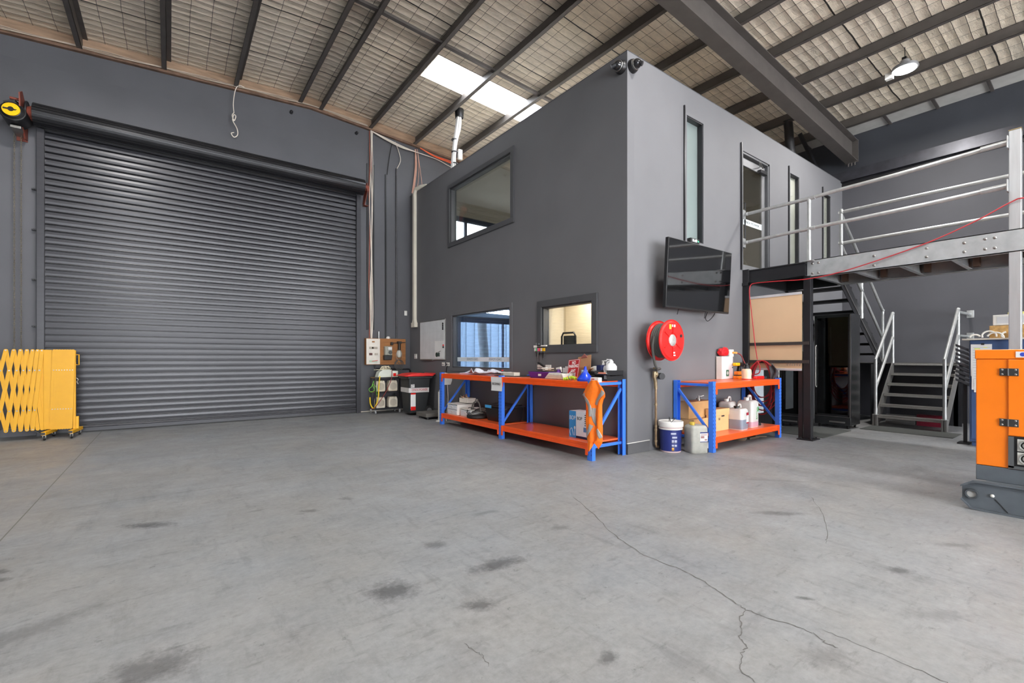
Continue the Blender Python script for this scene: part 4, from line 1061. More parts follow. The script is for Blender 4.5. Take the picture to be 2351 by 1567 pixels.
b = B(); b.box(4.5, 4.66, 4.22, 4.36, TZ + .07, TZ + .113); tag(b.build('black_file_box', BLKP, bevel=.004), 'low black file box under the white dispenser', 'box')
t = thing('small_white_box', 'small white and red box at the corner post of the long workbench', 'box', (4.15, 3.86 + .0, TZ))
b = B(); b.box(-.03, .03, -.065, .065, 0, .055); b.build('box_body', WHITE, t, world=False, bevel=.002)
b = B(); b.box(-.0312, -.0305, .0, .05, .028, .04).box(-.0312, -.0305, -.05, .05, .008, .018); b.build('red_print', RED, t, world=False)
# key rack
t = thing('key_rack', 'white key rack with coloured key tags on the wall above the bench', 'key rack', (BX, 5.58, 1.38))
b = B(); b.box(BX - .03, BX, 5.43, 5.735, 1.41, 1.45).box(BX - .012, BX, 5.43, 5.735, 1.36, 1.42); b.build('rack_body', WHITE, t, bevel=.003)
cols = [WHITE, mat('mint_tag', srgb(90, 200, 130), .5), mat('pink_tag', srgb(232, 92, 150), .5), mat('coral_tag', srgb(232, 90, 70), .5), WHITE, YEL, YEL]
for k in range(7):
    y = 5.70 - k * .04; b = B(); b.box(BX - .035, BX - .028, y - .014, y + .014, 1.355, 1.405); tg = b.build('key_tag', cols[k], t, bevel=.003)
    b = B(); b.tube([(BX - .03, y, 1.36), (BX - .032, y + .006, 1.34), (BX - .03, y, 1.325)], .002, 5)
    if k not in (0, 4): b.box(BX - .034, BX - .03, y - .008, y + .008, 1.29 - .02 * (k % 3), 1.33)
    b.build('key', [RAWSTEEL, BLKP][k % 2], tg)
b = B()
for y, z in ((5.66, 1.17), (5.60, 1.2), (5.52, 1.22)): b.tube(curve_pts([(BX - .03, y, 1.36), (BX - .02, y + .01, 1.25), (BX - .02, y, z)]), .0025, 5)
tag(b.build('lanyard', mat('dark_red_cord', srgb(60, 34, 36), .8)), 'thin dark lanyards hanging below the key rack', 'lanyard')
b = B(); b.box(BX - .03, BX, 5.63, 5.68, 1.45, 1.49).sphere((BX - .02, 5.6, 1.468), .02, n=10); tag(b.build('wall_gadget', mat('grey_plastic', srgb(128, 134, 138), .4), bevel=.004), 'small grey gadget sitting on top of the key rack', 'gadget')

# ---- lower shelf of the long bench
CLR = mat('frosted_plastic', srgb(206, 208, 212), .3, var=.05)
def drawer_unit(name, lab, loc, w, d, h, n):
    t = thing(name, lab, 'drawer unit', loc)
    b = B(); b.box(-d/2, d/2, -w/2, -w/2 + .01, 0, h).box(-d/2, d/2, w/2 - .01, w/2, 0, h).box(-d/2, d/2, -w/2, w/2, h - .012, h).box(-d/2, d/2, -w/2, w/2, 0, .01).box(d/2 - .01, d/2, -w/2, w/2, 0, h)
    b.build('drawer_case', WHITE, t, world=False, bevel=.003)
    hh = (h - .03) / n
    for k in range(n):
        b = B(); b.box(-d/2 - .003, d/2 - .03, -w/2 + .014, w/2 - .014, .014 + k * hh, .006 + (k + 1) * hh)
        dr = b.build('drawer', CLR, t, world=False, bevel=.004)
        b = B(); b.tube([(-d/2 - .005, -.03, .014 + (k + .45) * hh), (-d/2 - .014, 0, .014 + (k + .6) * hh), (-d/2 - .005, .03, .014 + (k + .45) * hh)], .006, 6); b.build('drawer_pull', WHITE, dr, world=False)
    return t
drawer_unit('plastic_drawer_unit', 'white two-drawer plastic unit at the far end of the bench lower shelf', (4.33, 7.40, LZ), .36, .36, .2, 2)
drawer_unit('plastic_drawer_unit', 'lower single-drawer plastic unit behind the tangled cord reel', (4.36, 6.98, LZ), .36, .36, .135, 1)
t = thing('carton_tray', 'cut-down white carton with torn flaps on top of the drawer units', 'box', (4.45, 7.36, LZ + .201))
b = B(); b.box(-.1, .1, -.13, .13, 0, .008).box(-.1, -.096, -.13, .13, 0, .09).box(.096, .1, -.13, .13, 0, .09).box(-.1, .1, -.13, -.126, 0, .09).box(-.1, .1, .126, .13, 0, .09)
b.build('carton_body', mat('off_white_card', srgb(220, 212, 202), .75), t, world=False)
b = B(); b.add([(-.1, .05, .09), (-.11, -.05, .09), (-.16, -.02, .14)], [(0, 1, 2)]).add([(.0, .126, .09), (.0, -.02, .09), (.0, .04, .17)], [(0, 1, 2)]).add([(-.05, .13, .09), (.09, .13, .09), (.02, .18, .13)], [(0, 1, 2)]); b.build('torn_flap', mat('kraft_inside', srgb(196, 166, 140), .8), t, world=False, solid=.003)
t = thing('cord_reel', 'tangled black cord and headset on a black base on the bench lower shelf', 'cord reel', (4.28, 6.74, LZ))
b = B(); b.lathe([(.16, 0), (.19, .012), (.19, .05), (.17, .06), (.1, .055)], 32); b.build('reel_base', RUBBER, t, world=False)
b = B()
for k in range(5):
    P = [(.14 * math.cos(a + k) * (1 - .05 * k), .16 * math.sin(a + k * .4), .07 + .02 * k + .03 * math.sin(2 * a + k)) for a in [i * 2 * PI / 18 for i in range(17)]]
    b.tube(curve_pts(P, 3), .006, 6)
b.build('cord_tangle', BLKP, t, world=False)
b = B(); b.tube(curve_pts([(-.02, .15, .08), (-.02, .14, .2), (-.02, .04, .28), (-.02, -.08, .26), (-.02, -.13, .12)]), .012, 8).sphere((-.02, 0, .295), .032).sphere((-.02, .14, .15), .03, (1, 1, 1.4)); b.build('cord_handle', mat('grey_brown_plastic', srgb(96, 90, 86), .45), t, world=False)
t = thing('storage_tote', 'black plastic storage tote with a blue clip handle behind the middle post', 'storage tub', (4.42, 6.15, LZ))
b = B(); b.taper(-.17, .17, -.24, .24, 0, -.2, .2, -.29, .29, .24); b.build('tub_body', BLKP, t, world=False, bevel=.015)
b = B(); b.box(-.21, .21, -.3, .3, .24, .262).box(-.17, .17, -.27, .27, .262, .275); b.build('tub_lid', mat('charcoal_plastic', srgb(44, 44, 48), .35), t, world=False, bevel=.008)
b = B(); b.box(-.222, -.208, .06, .24, .215, .262); b.build('clip_handle', mat('sky_blue_plastic', srgb(70, 160, 220), .4), t, world=False, bevel=.005)
# BOP carton
t = thing('product_carton', 'blue and white carton printed BOP on the bench lower shelf by the orange vest', 'box', (4.33, 4.22, LZ))
b = B(); b.box(-.1, .1, -.20, .19, 0, .345); b.build('carton_body', mat('white_glossy_card', srgb(228, 230, 236), .4), t, world=False, bevel=.002)
BB = mat('sky_blue_print', srgb(56, 140, 206), .4, var=.06)
b = B(); b.box(-.1012, -.1002, .065, .19, 0, .345).box(-.1, .1, .1902, .1912, 0, .345); b.build('blue_side_print', BB, t, world=False)
text('lettering', 'BOP', .075, PAPER, frame((-.102, .128, .255), '-x'), t, width=.105, world=False)
text('lettering', 'BOP', .06, INK, frame((-.1015, -.0, .255), '-x'), t, width=.09, world=False)
b = B(); b.box(-.1012, -.1002, -.2, .064, 0, .03); b.build('navy_footer_print', mat('navy_card', srgb(24, 32, 74), .5), t, world=False)
b = B(); b.box(-.1013, -.1005, -.14, -.07, .09, .15); b.build('picture_print', mat('mid_blue_print', srgb(90, 130, 180), .5), t, world=False)
b = B()
for k in range(6): b.box(-.1013, -.1005, -.11, -.09, .17 + k * .026, .182 + k * .026)
b.build('dot_print', INK, t, world=False)
b = B(); b.tube(curve_pts([(-.103, .16, .02), (-.103, .175, .08), (-.103, .14, .12), (-.103, .11, .03)]), .003, 6).tube([(-.103, .09, .03), (-.103, .085, .15)], .003, 6).sphere((-.103, .086, .13), .014, (.3, 1, 1.6)); b.build('line_drawing_print', PAPER, t, world=False)
# hi-vis vest draped from the corner post
VORG = mat('fluoro_orange_fabric', srgb(255, 122, 18), .75, var=.06, scale=25, bump=.3, bscale=60)
VGR = mat('reflective_tape', srgb(158, 152, 148), .4, .1)
t = thing('safety_vest', 'orange high visibility vest with silver tape hanging on the bench corner post', 'vest', (4.03, 3.8, .2))
rows = [(.985, 3.825, 3.725), (.95, 3.865, 3.69), (.90, 3.905, 3.635), (.85, 3.945, 3.60), (.80, 3.978, 3.595), (.765, 3.955, 3.62), (.70, 3.925, 3.64), (.60, 3.92, 3.637), (.50, 3.93, 3.635), (.42, 3.915, 3.63), (.34, 3.90, 3.632), (.27, 3.885, 3.64), (.20, 3.868, 3.70)]
def edge(z):
    for (z0, a0, b0), (z1, a1, b1) in zip(rows[:-1], rows[1:]):
        if z1 <= z <= z0:
            k = (z0 - z) / (z0 - z1); return a0 + (a1 - a0) * k, b0 + (b1 - b0) * k
    return rows[-1][1:]
def vest(s, u, off=0.0):
    """s 0..1 left to right, u 0..1 top to bottom"""
    z = .985 - .785 * u; a, c = edge(z); y = a + (c - a) * s
    fold = .020 * math.sin(s * 3.1 * PI + .9 + u * 1.5) * min(1, .25 + u * 1.6) + .007 * math.sin(s * 6 * PI + u * 3) * min(1, u * 3)
    hem = 0.0
    if u > .85: hem = (.06 * (math.sin(s * 2 * PI * 1.15 - .6))) * (u - .85) / .15
    x = 4.025 - .045 * math.sin(PI * s) * min(1, u * 2 + .3) + fold - off
    return (x, y, z - hem)
b = B(); b.grid(lambda s, u: vest(s, u), 80, 90, -.004); b.build('vest_body', VORG, t)
b = B(); b.grid(lambda s, u: vest(.03 + .27 * s * math.sin(PI * min(1, u + .02)) ** .5, .33 + .24 * u, .004), 8, 16, -.003); b.build('armhole_lining', mat('deep_orange_fabric', srgb(236, 86, 6), .8), t)
def tape(path, w, name='reflective_tape'):
    """strip along (s,u) path lying on the vest"""
    P = [path[0]]; 
    for p0, p1 in zip(path[:-1], path[1:]):
        for k in range(1, 17): P.append((p0[0] + (p1[0] - p0[0]) * k / 16, p0[1] + (p1[1] - p0[1]) * k / 16))
    b = B(); vs = []
    for i, (s, u) in enumerate(P):
        q0, q1 = P[max(i-1, 0)], P[min(i+1, len(P)-1)]; ds, du = (q1[0]-q0[0]) * .3, (q1[1]-q0[1]) * .785; L_ = math.hypot(ds, du) or 1
        ns, nu = -du / L_ * w / 2 / .3, ds / L_ * w / 2 / .785
        for g in (-1, -.6, -.2, .2, .6, 1): vs.append(Vector(vest(min(1, max(0, s + ns * g)), min(1, max(0, u + nu * g)), .0085)))
    b.add(vs, [(6*i + k, 6*i + k + 1, 6*i + k + 7, 6*i + k + 6) for i in range(len(P) - 1) for k in range(5)])
    b.build(name, VGR, t, solid=.001)
def sv(pts):
    out = []
    for y, z in pts:
        a, c = edge(z); out.append(((a - y) / (a - c), (.985 - z) / .785))
    return out
tape(sv([(3.955, .815), (3.90, .78), (3.83, .73), (3.795, .68), (3.785, .60), (3.78, .56)]), .046)
tape(sv([(3.615, .865), (3.66, .81), (3.70, .75), (3.715, .70)]), .046)
tape(sv([(3.745, .66), (3.755, .58), (3.74, .50), (3.715, .46)]), .042)
tape(sv([(3.895, .27), (3.86, .32), (3.80, .40), (3.775, .46)]), .046)
tape(sv([(3.69, .42), (3.66, .36), (3.645, .32)]), .042)
# ================================================================== SWITCHBOARD CORNER
WOOD = mat('stained_plywood_board', srgb(150, 98, 50), .6, var=.18, scale=5, stretch=(1, 1, 5))
t = thing('switchboard', 'timber backed electrical switchboard with a white panel on the left half', 'switchboard', (4.07, YW, 1.09))
y = YW - .12
b = B(); b.box(3.60, 4.56, YW - .14, YW - .02, 1.09, 1.70); b.build('timber_backboard', WOOD, t, bevel=.004)
b = B(); b.box(3.60, 3.92, YW - .155, YW - .14, 1.10, 1.69); b.build('white_panel', mat('aged_white_panel', srgb(218, 212, 202), .5, var=.08), t, bevel=.004)
for (x, z, w_, h_, m, nm) in ((3.76, 1.62, .06, .03, WOOD, 'label_plate'), (3.76, 1.48, .19, .05, mat('breaker_row', srgb(170, 160, 146), .5), 'breaker_row'), (3.745, 1.48, .04, .045, mat('brown_switch', srgb(82, 40, 34), .5), 'breaker_switch'),
                       (3.70, 1.335, .07, .05, mat('brown_switch', srgb(82, 40, 34), .5), 'breaker_switch'), (3.83, 1.335, .07, .045, mat('breaker_row', srgb(170, 160, 146), .5), 'breaker_row'), (3.76, 1.17, .18, .045, mat('green_grey_strip', srgb(170, 196, 172), .5), 'breaker_row')):
    b = B(); b.box(x - w_/2, x + w_/2, YW - .168, YW - .154, z - h_/2, z + h_/2); b.build(nm, m, t, bevel=.002)
b = B(); b.bar((3.72, YW - .17, 1.17), (3.86, YW - .17, 1.19), .006, .012).bar((3.74, YW - .16, 1.23), (3.74, YW - .16, 1.26), .004, .004).bar((3.77, YW - .16, 1.22), (3.77, YW - .16, 1.25), .004, .004); b.build('marker_stripe', RED, t)
t2 = thing('electricity_meter', 'glass fronted electricity meter in the middle of the timber switchboard', 'meter', (4.10, YW - .14, 1.30))
b = B(); b.box(4.01, 4.18, YW - .25, YW - .14, 1.31, 1.52); b.build('meter_case', mat('meter_grey', srgb(150, 150, 138), .3, var=.2, scale=30), t2, bevel=.012)
b = B(); b.box(4.08, 4.17, YW - .254, YW - .25, 1.44, 1.50); b.build('meter_dial', PAPER, t2)
b = B(); b.cyl((4.13, YW - .256, 1.375), (4.13, YW - .25, 1.375), .045, n=20); b.build('meter_disc', mat('dark_grey_dial', srgb(74, 76, 74), .3), t2)
b = B(); b.prism([(3.995, 1.20), (4.17, 1.20), (4.19, 1.31), (3.99, 1.31)], YW - .24, YW - .14, 'y'); b.build('terminal_cover', BLKP, t2, bevel=.01)
t3 = thing('work_lamp', 'caged inspection lamp with coiled cord hanging on the switchboard', 'work lamp', (4.37, YW - .17, 1.2))
b = B(); b.bar((4.22, YW - .2, 1.60), (4.52, YW - .2, 1.615), .03, .02).box(4.33, 4.42, YW - .24, YW - .15, 1.585, 1.64).cyl((4.375, YW - .2, 1.60), (4.37, YW - .2, 1.44), .03, .035).box(4.17, 4.22, YW - .2, YW - .15, 1.55, 1.62); b.build('lamp_bracket', mat('dark_bronze', srgb(50, 44, 40), .4, .5), t3, bevel=.004)
b = B(); b.lathe([(.02, .14), (.045, .12), (.058, .06), (.05, .0), (.03, -.03)], 20, Matrix.Translation((4.37, YW - .2, 1.29))); b.build('lamp_glass', mat('dusty_lamp_glass', srgb(206, 206, 196), .15), t3)
b = B()
for k in range(8):
    a = k * PI / 4; b.tube(curve_pts([(4.37 + .035 * math.cos(a), YW - .2 + .035 * math.sin(a), 1.44), (4.37 + .072 * math.cos(a), YW - .2 + .072 * math.sin(a), 1.34), (4.37 + .05 * math.cos(a), YW - .2 + .05 * math.sin(a), 1.22), (4.37, YW - .2, 1.19)], 4), .003, 5)
b.build('wire_cage', RAWSTEEL, t3)
b = B()
for k in range(4):
    P = [(4.37 + (.06 + .02 * k) * math.sin(a), YW - .17 - .01 * k, 1.11 + (.09 + .012 * k) * math.cos(a) - .01 * k) for a in [i * 2 * PI / 14 for i in range(15)]]
    b.tube(curve_pts(P, 3), .005, 5)
b.tube(curve_pts([(4.28, YW - .18, 1.24), (4.38, YW - .19, 1.1), (4.45, YW - .18, .99), (4.36, YW - .18, .96), (4.28, YW - .18, 1.05), (4.46, YW - .18, 1.18)]), .005, 5)
b.build('coiled_cord', mat('grey_cord', srgb(84, 82, 80), .5), t3)
b = B(); b.cyl((3.93, YW - .05, 1.70), (3.93, YW - .05, 1.87), .014, n=10); tag(b.build('small_conduit', mat('pale_conduit', srgb(200, 206, 208), .5, var=.3, scale=40)), 'short pale conduit stub rising from the switchboard top', 'conduit')
b = B(); b.sphere((4.14, YW - .09, 1.715), .05, (1, 1, .9), 16); tag(b.build('roll_of_tape', WHITE), 'white ball of tape sitting on top of the switchboard', 'tape')
b = B(); b.tube([(3.84, YW - .04, 1.09), (3.84, YW - .04, 1.03), (3.87, YW - .04, .99), (4.68, YW - .04, .975), (4.72, YW - .04, .94), (4.72, YW - .04, .0)], .02, 8)
tag(b.build('black_conduit', BLKP), 'black conduit bending from under the switchboard down to the floor', 'conduit')
b = B(); b.tube(curve_pts([(3.4, YW - .03, .012), (3.8, YW - .02, .012), (4.3, YW - .04, .014), (4.72, YW - .06, .012)]), .01)
tag(b.build('floor_cable', WIRE), 'white cable lying along the foot of the wall behind the trolley', 'cable')

# trolley of fan heaters
t = thing('trolley', 'three tier black trolley with timber shelves and grey castors below the switchboard', 'trolley', (3.95, 10.15, 0), -.03)
WS = mat('brown_shelf_timber', srgb(150, 120, 82), .6, var=.2, stretch=(6, 1, 1))
for z in (.10, .47, .79):
    b = B(); b.box(-.29, .29, -.17, .17, z, z + .02); b.build('shelf', WS if z > .2 else BLK, t, world=False, bevel=.002)
b = B()
for z in (.455, .775): b.box(-.295, .295, -.175, -.17, z, z + .04).box(-.295, .295, .17, .175, z, z + .04)
b.box(-.295, .295, -.175, -.17, .085, .13)
b.build_each('shelf_rail', BLK, t, world=False)
for x in (-.28, .28):
    for y_ in (-.16, .16):
        b = B(); b.box(x - .012, x + .012, y_ - .012, y_ + .012, .08, .80); b.build('leg', BLK, t, world=False)
        b = B(); b.cyl((x - .012, y_, .035), (x + .012, y_, .035), .033, n=18); b.bar((x, y_, .04), (x, y_, .085), .034, .03, up=(0, 1, 0)); b.build('castor', mat('grey_castor', srgb(160, 160, 162), .5), t, world=False, bevel=.002)
HT = mat('ivory_heater_plastic', srgb(224, 214, 196), .45, var=.04)
def heater(lab, x, z, y_=-.02, rz=0):
    t = thing('fan_heater', lab, 'fan heater', (3.95 + x, 10.13 + y_, z), rz, group='fan heaters on the trolley')
    b = B(); b.prism([(-.095, 0), (.095, 0), (.11, .03), (.108, .18), (.085, .245), (-.085, .245), (-.108, .18), (-.11, .03)], -.08, .06, 'y'); b.build('heater_body', HT, t, world=False, bevel=.014)
    b = B(); b.cyl((0, -.083, .115), (0, -.08, .115), .086, n=36); b.build('grille_recess', mat('grille_shadow', srgb(120, 108, 98), .7), t, world=False)
    b = B()
    for k in range(11):
        xx = -.075 + k * .015; h_ = math.sqrt(max(0, .084 ** 2 - xx ** 2)); b.box(xx - .0035, xx + .0035, -.09, -.083, .115 - h_, .115 + h_)
    b.tube([(.086 * math.cos(a), -.086, .115 + .086 * math.sin(a)) for a in [i * PI / 16 for i in range(32)]], .005, 6, closed=True)
    b.build('grille', HT, t, world=False)
    b = B()
    for xx in (-.04, .04): b.cyl((xx, -.095, .222), (xx, -.08, .222), .016, n=14)
    b.build('control_knob', HT, t, world=False)
heater('ivory fan heater at the left of the trolley middle shelf', -.15, .491)
heater('ivory fan heater at the right of the trolley middle shelf', .14, .491)
heater('ivory fan heater at the left of the trolley bottom shelf', -.15, .121)
heater('ivory fan heater at the right of the trolley bottom shelf', .15, .121, 0)
t = thing('power_distribution_box', 'white distribution box with a red switch on top of the trolley', 'power box', (3.97, 10.13, .811))
b = B(); b.prism([(-.24, 0), (-.2, .12), (-.12, .17), (.1, .17), (.1, .14), (.24, .14), (.24, 0)], -.1, .1, 'y'); b.build('box_body', mat('greenish_white_plastic', srgb(214, 220, 208), .45, var=.06), t, world=False, bevel=.01)
b = B(); b.box(.12, .19, -.106, -.1, .02, .09); b.build('rocker_switch', RED, t, world=False, bevel=.004)
b = B(); random.seed(11)
for k in range(7):
    x0 = random.uniform(-.18, .1); b.tube(curve_pts([(x0, -.02, .16), (x0 + .03, -.04, .22), (x0 + random.uniform(-.12, .12), -.03, .25), (x0 + random.uniform(-.15, .15), -.05, .19), (x0 - .15, -.07, .17)], 4), .007, 6)
b.build('lead_tangle', mat('cream_cable', srgb(205, 196, 170), .5), t, world=False)
for m_, lab, P, r in ((mat('yellow_lead', srgb(226, 190, 30), .5), 'yellow lead looped over the left side of the trolley', [(3.75, 9.96, .84), (3.72, 9.94, .6), (3.70, 9.93, .35), (3.62, 9.95, .14), (3.55, 9.98, .22), (3.54, 10.0, .38)], .014),
                   (mat('green_lead', srgb(120, 200, 70), .5), 'green lead coiled on the left side of the trolley', [(3.62, 9.97, .74), (3.56, 9.95, .62), (3.50, 9.95, .56), (3.54, 9.94, .5), (3.62, 9.95, .54), (3.58, 9.95, .66), (3.66, 9.95, .6), (3.68, 9.96, .42)], .006),
                   (mat('maroon_lead', srgb(130, 40, 40), .5), 'maroon lead crossing the front of the trolley', [(4.02, 9.93, .98), (4.0, 9.90, .8), (3.9, 9.90, .55), (3.76, 9.90, .33), (3.62, 9.93, .15), (3.56, 9.97, .13)], .008)):
    b = B(); b.tube(curve_pts(P), r, 8); tag(b.build('extension_lead', m_), lab, 'lead')

# wheelie bin
t = thing('wheelie_bin', 'dark wheelie bin with a red lid and white tape beside the trolley', 'bin', (4.365, 9.45, 0), -.05)
BINM = mat('dark_bin_plastic', srgb(44, 46, 48), .5, var=.08)
b = B(); b.taper(-.21, .19, -.21, .21, .04, -.25, .26, -.27, .27, .84); b.build('bin_body', BINM, t, world=False, bevel=.03)
b = B(); b.box(-.275, .285, -.295, .295, .80, .845); b.build('bin_rim', BINM, t, world=False, bevel=.01)
b = B(); b.prism([(-.33, .85), (-.33, .865), (-.2, .905), (0, .92), (.2, .91), (.30, .895), (.36, .915), (.36, .895), (.30, .85)], -.29, .29, 'y'); b.build('bin_lid', mat('red_bin_lid', srgb(222, 44, 40), .45, var=.06), t, world=False, bevel=.015)
b = B(); b.tube([(.30, -.2, .84), (.37, -.2, .86), (.37, .2, .86), (.30, .2, .84)], .014); b.build('lid_handle', BINM, t, world=False)
for y_ in (-.25, .25):
    b = B(); b.cyl((.22, y_ - .02, .1), (.22, y_ + .02, .1), .1, n=28); w_ = b.build('wheel', RUBBER, t, world=False, bevel=.008)
    b = B(); b.cyl((.22, y_ - .023, .1), (.22, y_ + .023, .1), .055, n=20); b.build('wheel_hub', mat('grey_hub', srgb(110, 110, 112), .5), w_, world=False)
b = B(); b.box(-.245, -.238, -.24, .24, .50, .60).box(-.245, .22, -.252, -.243, .50, .60); b.build('tape_band', mat('white_tape', srgb(214, 210, 208), .5, var=.06), t, world=False, label='white tape band with red handwriting')
text('handwriting', 'ONEX POWER', .07, mat('red_marker', srgb(190, 30, 60), .6), frame((.0, -.2535, .555), '-y'), t, width=.36, world=False)
b = B(); b.box(-.20, -.09, -.246, -.232, .15, .46); b.build('sticker', PAPER, t, world=False); b = B(); b.box(-.20, -.09, -.249, -.245, .12, .2).box(-.20, -.09, -.252, -.247, .46, .49); b.build('sticker', RED, t, world=False, label='red sticker')
b = B(); b.box(-.20, -.12, -.258, -.25, .61, .70); b.build('sticker', PAPER, t, world=False)
text('lettering', '21', .075, INK, frame((-.16, -.2595, .655), '-y'), t, world=False)

# platform scale with its indicator post
t = thing('platform_scale', 'grey platform scale with a white post beside the bench end', 'scale', (4.4, 8.65, 0))
b = B(); b.box(-.27, .27, -.22, .25, .05, .13); b.build('weighing_platform', mat('checker_steel', srgb(128, 124, 118), .4, .5, var=.12, bump=.3, bscale=90), t, world=False, bevel=.006)
b = B(); 
for x in (-.2, .2):
    for y_ in (-.16, .18): b.cyl((x, y_, 0), (x, y_, .05), .03, n=14)
b.box(-.22, .22, -.18, .2, .03, .05); b.build('foot', BLKP, t, world=False)
b = B(); b.cyl((-.12, -.52, 0), (-.12, -.52, .58), .035, n=20).lathe([(.08, 0), (.07, .015), (.035, .02)], 24, Matrix.Translation((-.12, -.52, 0))); b.build('support_post', WHITE, t, world=False)
b = B(); b.bar((-.12, -.50, .58), (.02, -.56, .9), .03, .03); b.prism([(-.09, .72), (.05, .72), (.08, .80), (.08, .93), (-.08, .96)], -.66, -.60, 'y'); b.build('indicator', mat('ivory_indicator', srgb(214, 210, 202), .4), t, world=False, bevel=.01)
b = B(); b.tube(curve_pts([(0, -.6, .74), (.03, -.58, .4), (.0, -.56, .02), (-.1, -.9, .02), (-.05, -1.2, .012)]), .006); b.build('indicator_cable', WIRE, t, world=False)

# whiteboard
t = thing('whiteboard', 'white magnetic board with calendar lines on the far end of the office block', 'whiteboard', (BX, 9.33, 1.2))
y0, y1, z0, z1 = 8.72, 9.95, 1.20, 2.09
b = B(); b.box(BX - .022, BX, y0, y1, z0, z1); b.build('frame', RAWSTEEL, t, bevel=.004)
b = B(); b.box(BX - .026, BX - .02, y0 + .02, y1 - .02, z0 + .02, z1 - .02); b.build('writing_surface', mat('whiteboard_enamel', srgb(214, 216, 218), .25, var=.04), t)
LNM = mat('faint_grid_ink', srgb(186, 188, 190), .6)
b = B()
for k in range(1, 7): b.box(BX - .0275, BX - .0262, y0 + .03 + k * .17, y0 + .033 + k * .17, z0 + .1, z1 - .06)
for k in range(1, 6): b.box(BX - .0275, BX - .0262, y0 + .04, y1 - .04, z0 + .02 + k * .15, z0 + .023 + k * .15)
b.build('grid_print', LNM, t)
b = B(); b.box(BX - .029, BX - .0265, y0 + .06, y0 + .46, z0 + .05, z0 + .42); b.build('pinned_sheet', PAPER, t)
b = B(); b.box(BX - .05, BX - .02, y0 + .55, y1 - .1, z0 - .005, z0 + .01); b.build('pen_ledge', RAWSTEEL, t)
for k, (yy, zz, m_, lab) in enumerate(((y0 + .08, z1 - .1, INK, 'topmost'), (y0 + .08, z1 - .14, INK, 'second'), (y0 + .08, z1 - .18, INK, 'third'), (y0 + .08, z1 - .22, INK, 'lowest'), (y0 + .06, z0 + .32, RED, ''), (y0 + .06, z0 + .28, INK, ''))):
    b = B(); b.cyl((BX - .045, yy, zz), (BX - .026, yy, zz), .018, n=12)
    tag(b.build('board_magnet', m_), 'small black magnet, %s of the four in the column at the whiteboard corner' % lab if k < 4 else ['red magnet at the right edge of the whiteboard', 'black magnet just below the red one on the whiteboard'][k - 4], 'magnet', 'black magnets at the whiteboard top corner' if k < 4 else None)
t = thing('hanging_badges', 'dark green badges hanging at the bottom right of the whiteboard', 'badges', (BX - .03, 9.0, 1.25))
b = B(); b.cyl((BX - .04, 9.08, 1.32), (BX - .027, 9.08, 1.32), .05, n=18).box(BX - .036, BX - .028, 8.95, 9.02, 1.28, 1.36).bar((BX - .035, 9.02, 1.37), (BX - .035, 8.90, 1.40), .006, .006); b.build('badge', mat('dark_green_badge', srgb(50, 66, 60), .5), t)

# ================================================================== EXPANDING BARRIER
t = thing('expanding_barrier', 'yellow expanding safety barrier on castors in front of the roller door', 'barrier', (-1.7, 10.02, 0))
YB = mat('yellow_barrier_enamel', srgb(214, 156, 0), .5, var=.04)
yb0 = 10.02
top, bot = 1.36, .155
def slat(p0, p1, yy, nm='lattice_slat'):
    b = B(); d = Vector((p1[0] - p0[0], 0, p1[1] - p0[1])).normalized(); s = Vector((-d.z, 0, d.x)) * .0225; P = []
    for k in range(7): a = PI * k / 6; P.append(Vector((p0[0], 0, p0[1])) + s * math.cos(a) - d * .0225 * math.sin(a))
    for k in range(7): a = PI * k / 6; P.append(Vector((p1[0], 0, p1[1])) - s * math.cos(a) + d * .0225 * math.sin(a))
    b.prism([(p.x, p.z) for p in P], yy, yy + .004, 'y'); b.build(nm, YB, t, smooth=False)
CK = [-2.66, -2.54, -2.42, -2.30, -2.18, -2.068, -1.964, -1.882, -1.811, -1.744, -1.683, -1.63, -1.583]
NC = len(CK)
for k in range(3, NC):
    slat((CK[k], top), (CK[k - 2], bot), yb0 - .012 - .0008 * (k % 2))
    k2 = min(k + 2, NC - 1)
    slat((CK[k], top), (CK[k2] + (.03 if k + 2 > NC - 1 else 0), bot), yb0 + .002 + (.005 * (k - NC + 4) if k > NC - 4 else 0))
for i in range(8):
    xa = -1.475 + i * .0315
    slat((xa + .03, top), (xa, bot), yb0 - .016 - .008 * i)
b = B(); b.box(-1.47, -1.245, yb0 + .012, yb0 + .016, bot + .02, top - .02); b.build('folded_slat_stack', YB, t, smooth=False)
b = B(); b.box(-1.568, -1.473, yb0 + .005, yb0 + .02, .14, 1.375); b.build('centre_post', YB, t, bevel=.003)
b = B(); b.box(-1.235, -1.20, yb0 - .02, yb0 + .02, .12, 1.37); b.box(-1.2, -1.165, yb0 - .02, yb0 + .02, .12, .32); b.build('end_post', YB, t, bevel=.003)
b = B(); b.box(-2.36, -2.27, yb0 - .02, yb0 + .02, .10, 1.37); b.build('end_post', YB, t, bevel=.003)
b = B()
for fr in (.25, .755):
    zz = top + (bot - top) * fr
    for k in range(5, NC): x_ = CK[k] + (CK[k - 2] - CK[k]) * fr; b.cyl((x_, yb0 - .024, zz), (x_, yb0 + .01, zz), .010, n=10)
    for i in range(8): x_ = -1.475 + i * .0315 + .03 * (1 - fr); b.cyl((x_, yb0 - .022 - .008 * i, zz), (x_, yb0 + .0, zz), .007, n=8)
for k in range(5, NC): b.cyl((CK[k], yb0 - .019, top + .002), (CK[k], yb0 + .01, top + .002), .009, n=10).cyl((CK[k - 2], yb0 - .019, bot), (CK[k - 2], yb0 + .01, bot), .009, n=10)
b.build_each('pivot_bolt', RAWSTEEL, t)
b = B(); b.tube([(-1.20, yb0, 1.30), (-1.165, yb0, 1.30), (-1.165, yb0, 1.14), (-1.20, yb0, 1.14)], .008); b.build('pull_handle', YB, t)
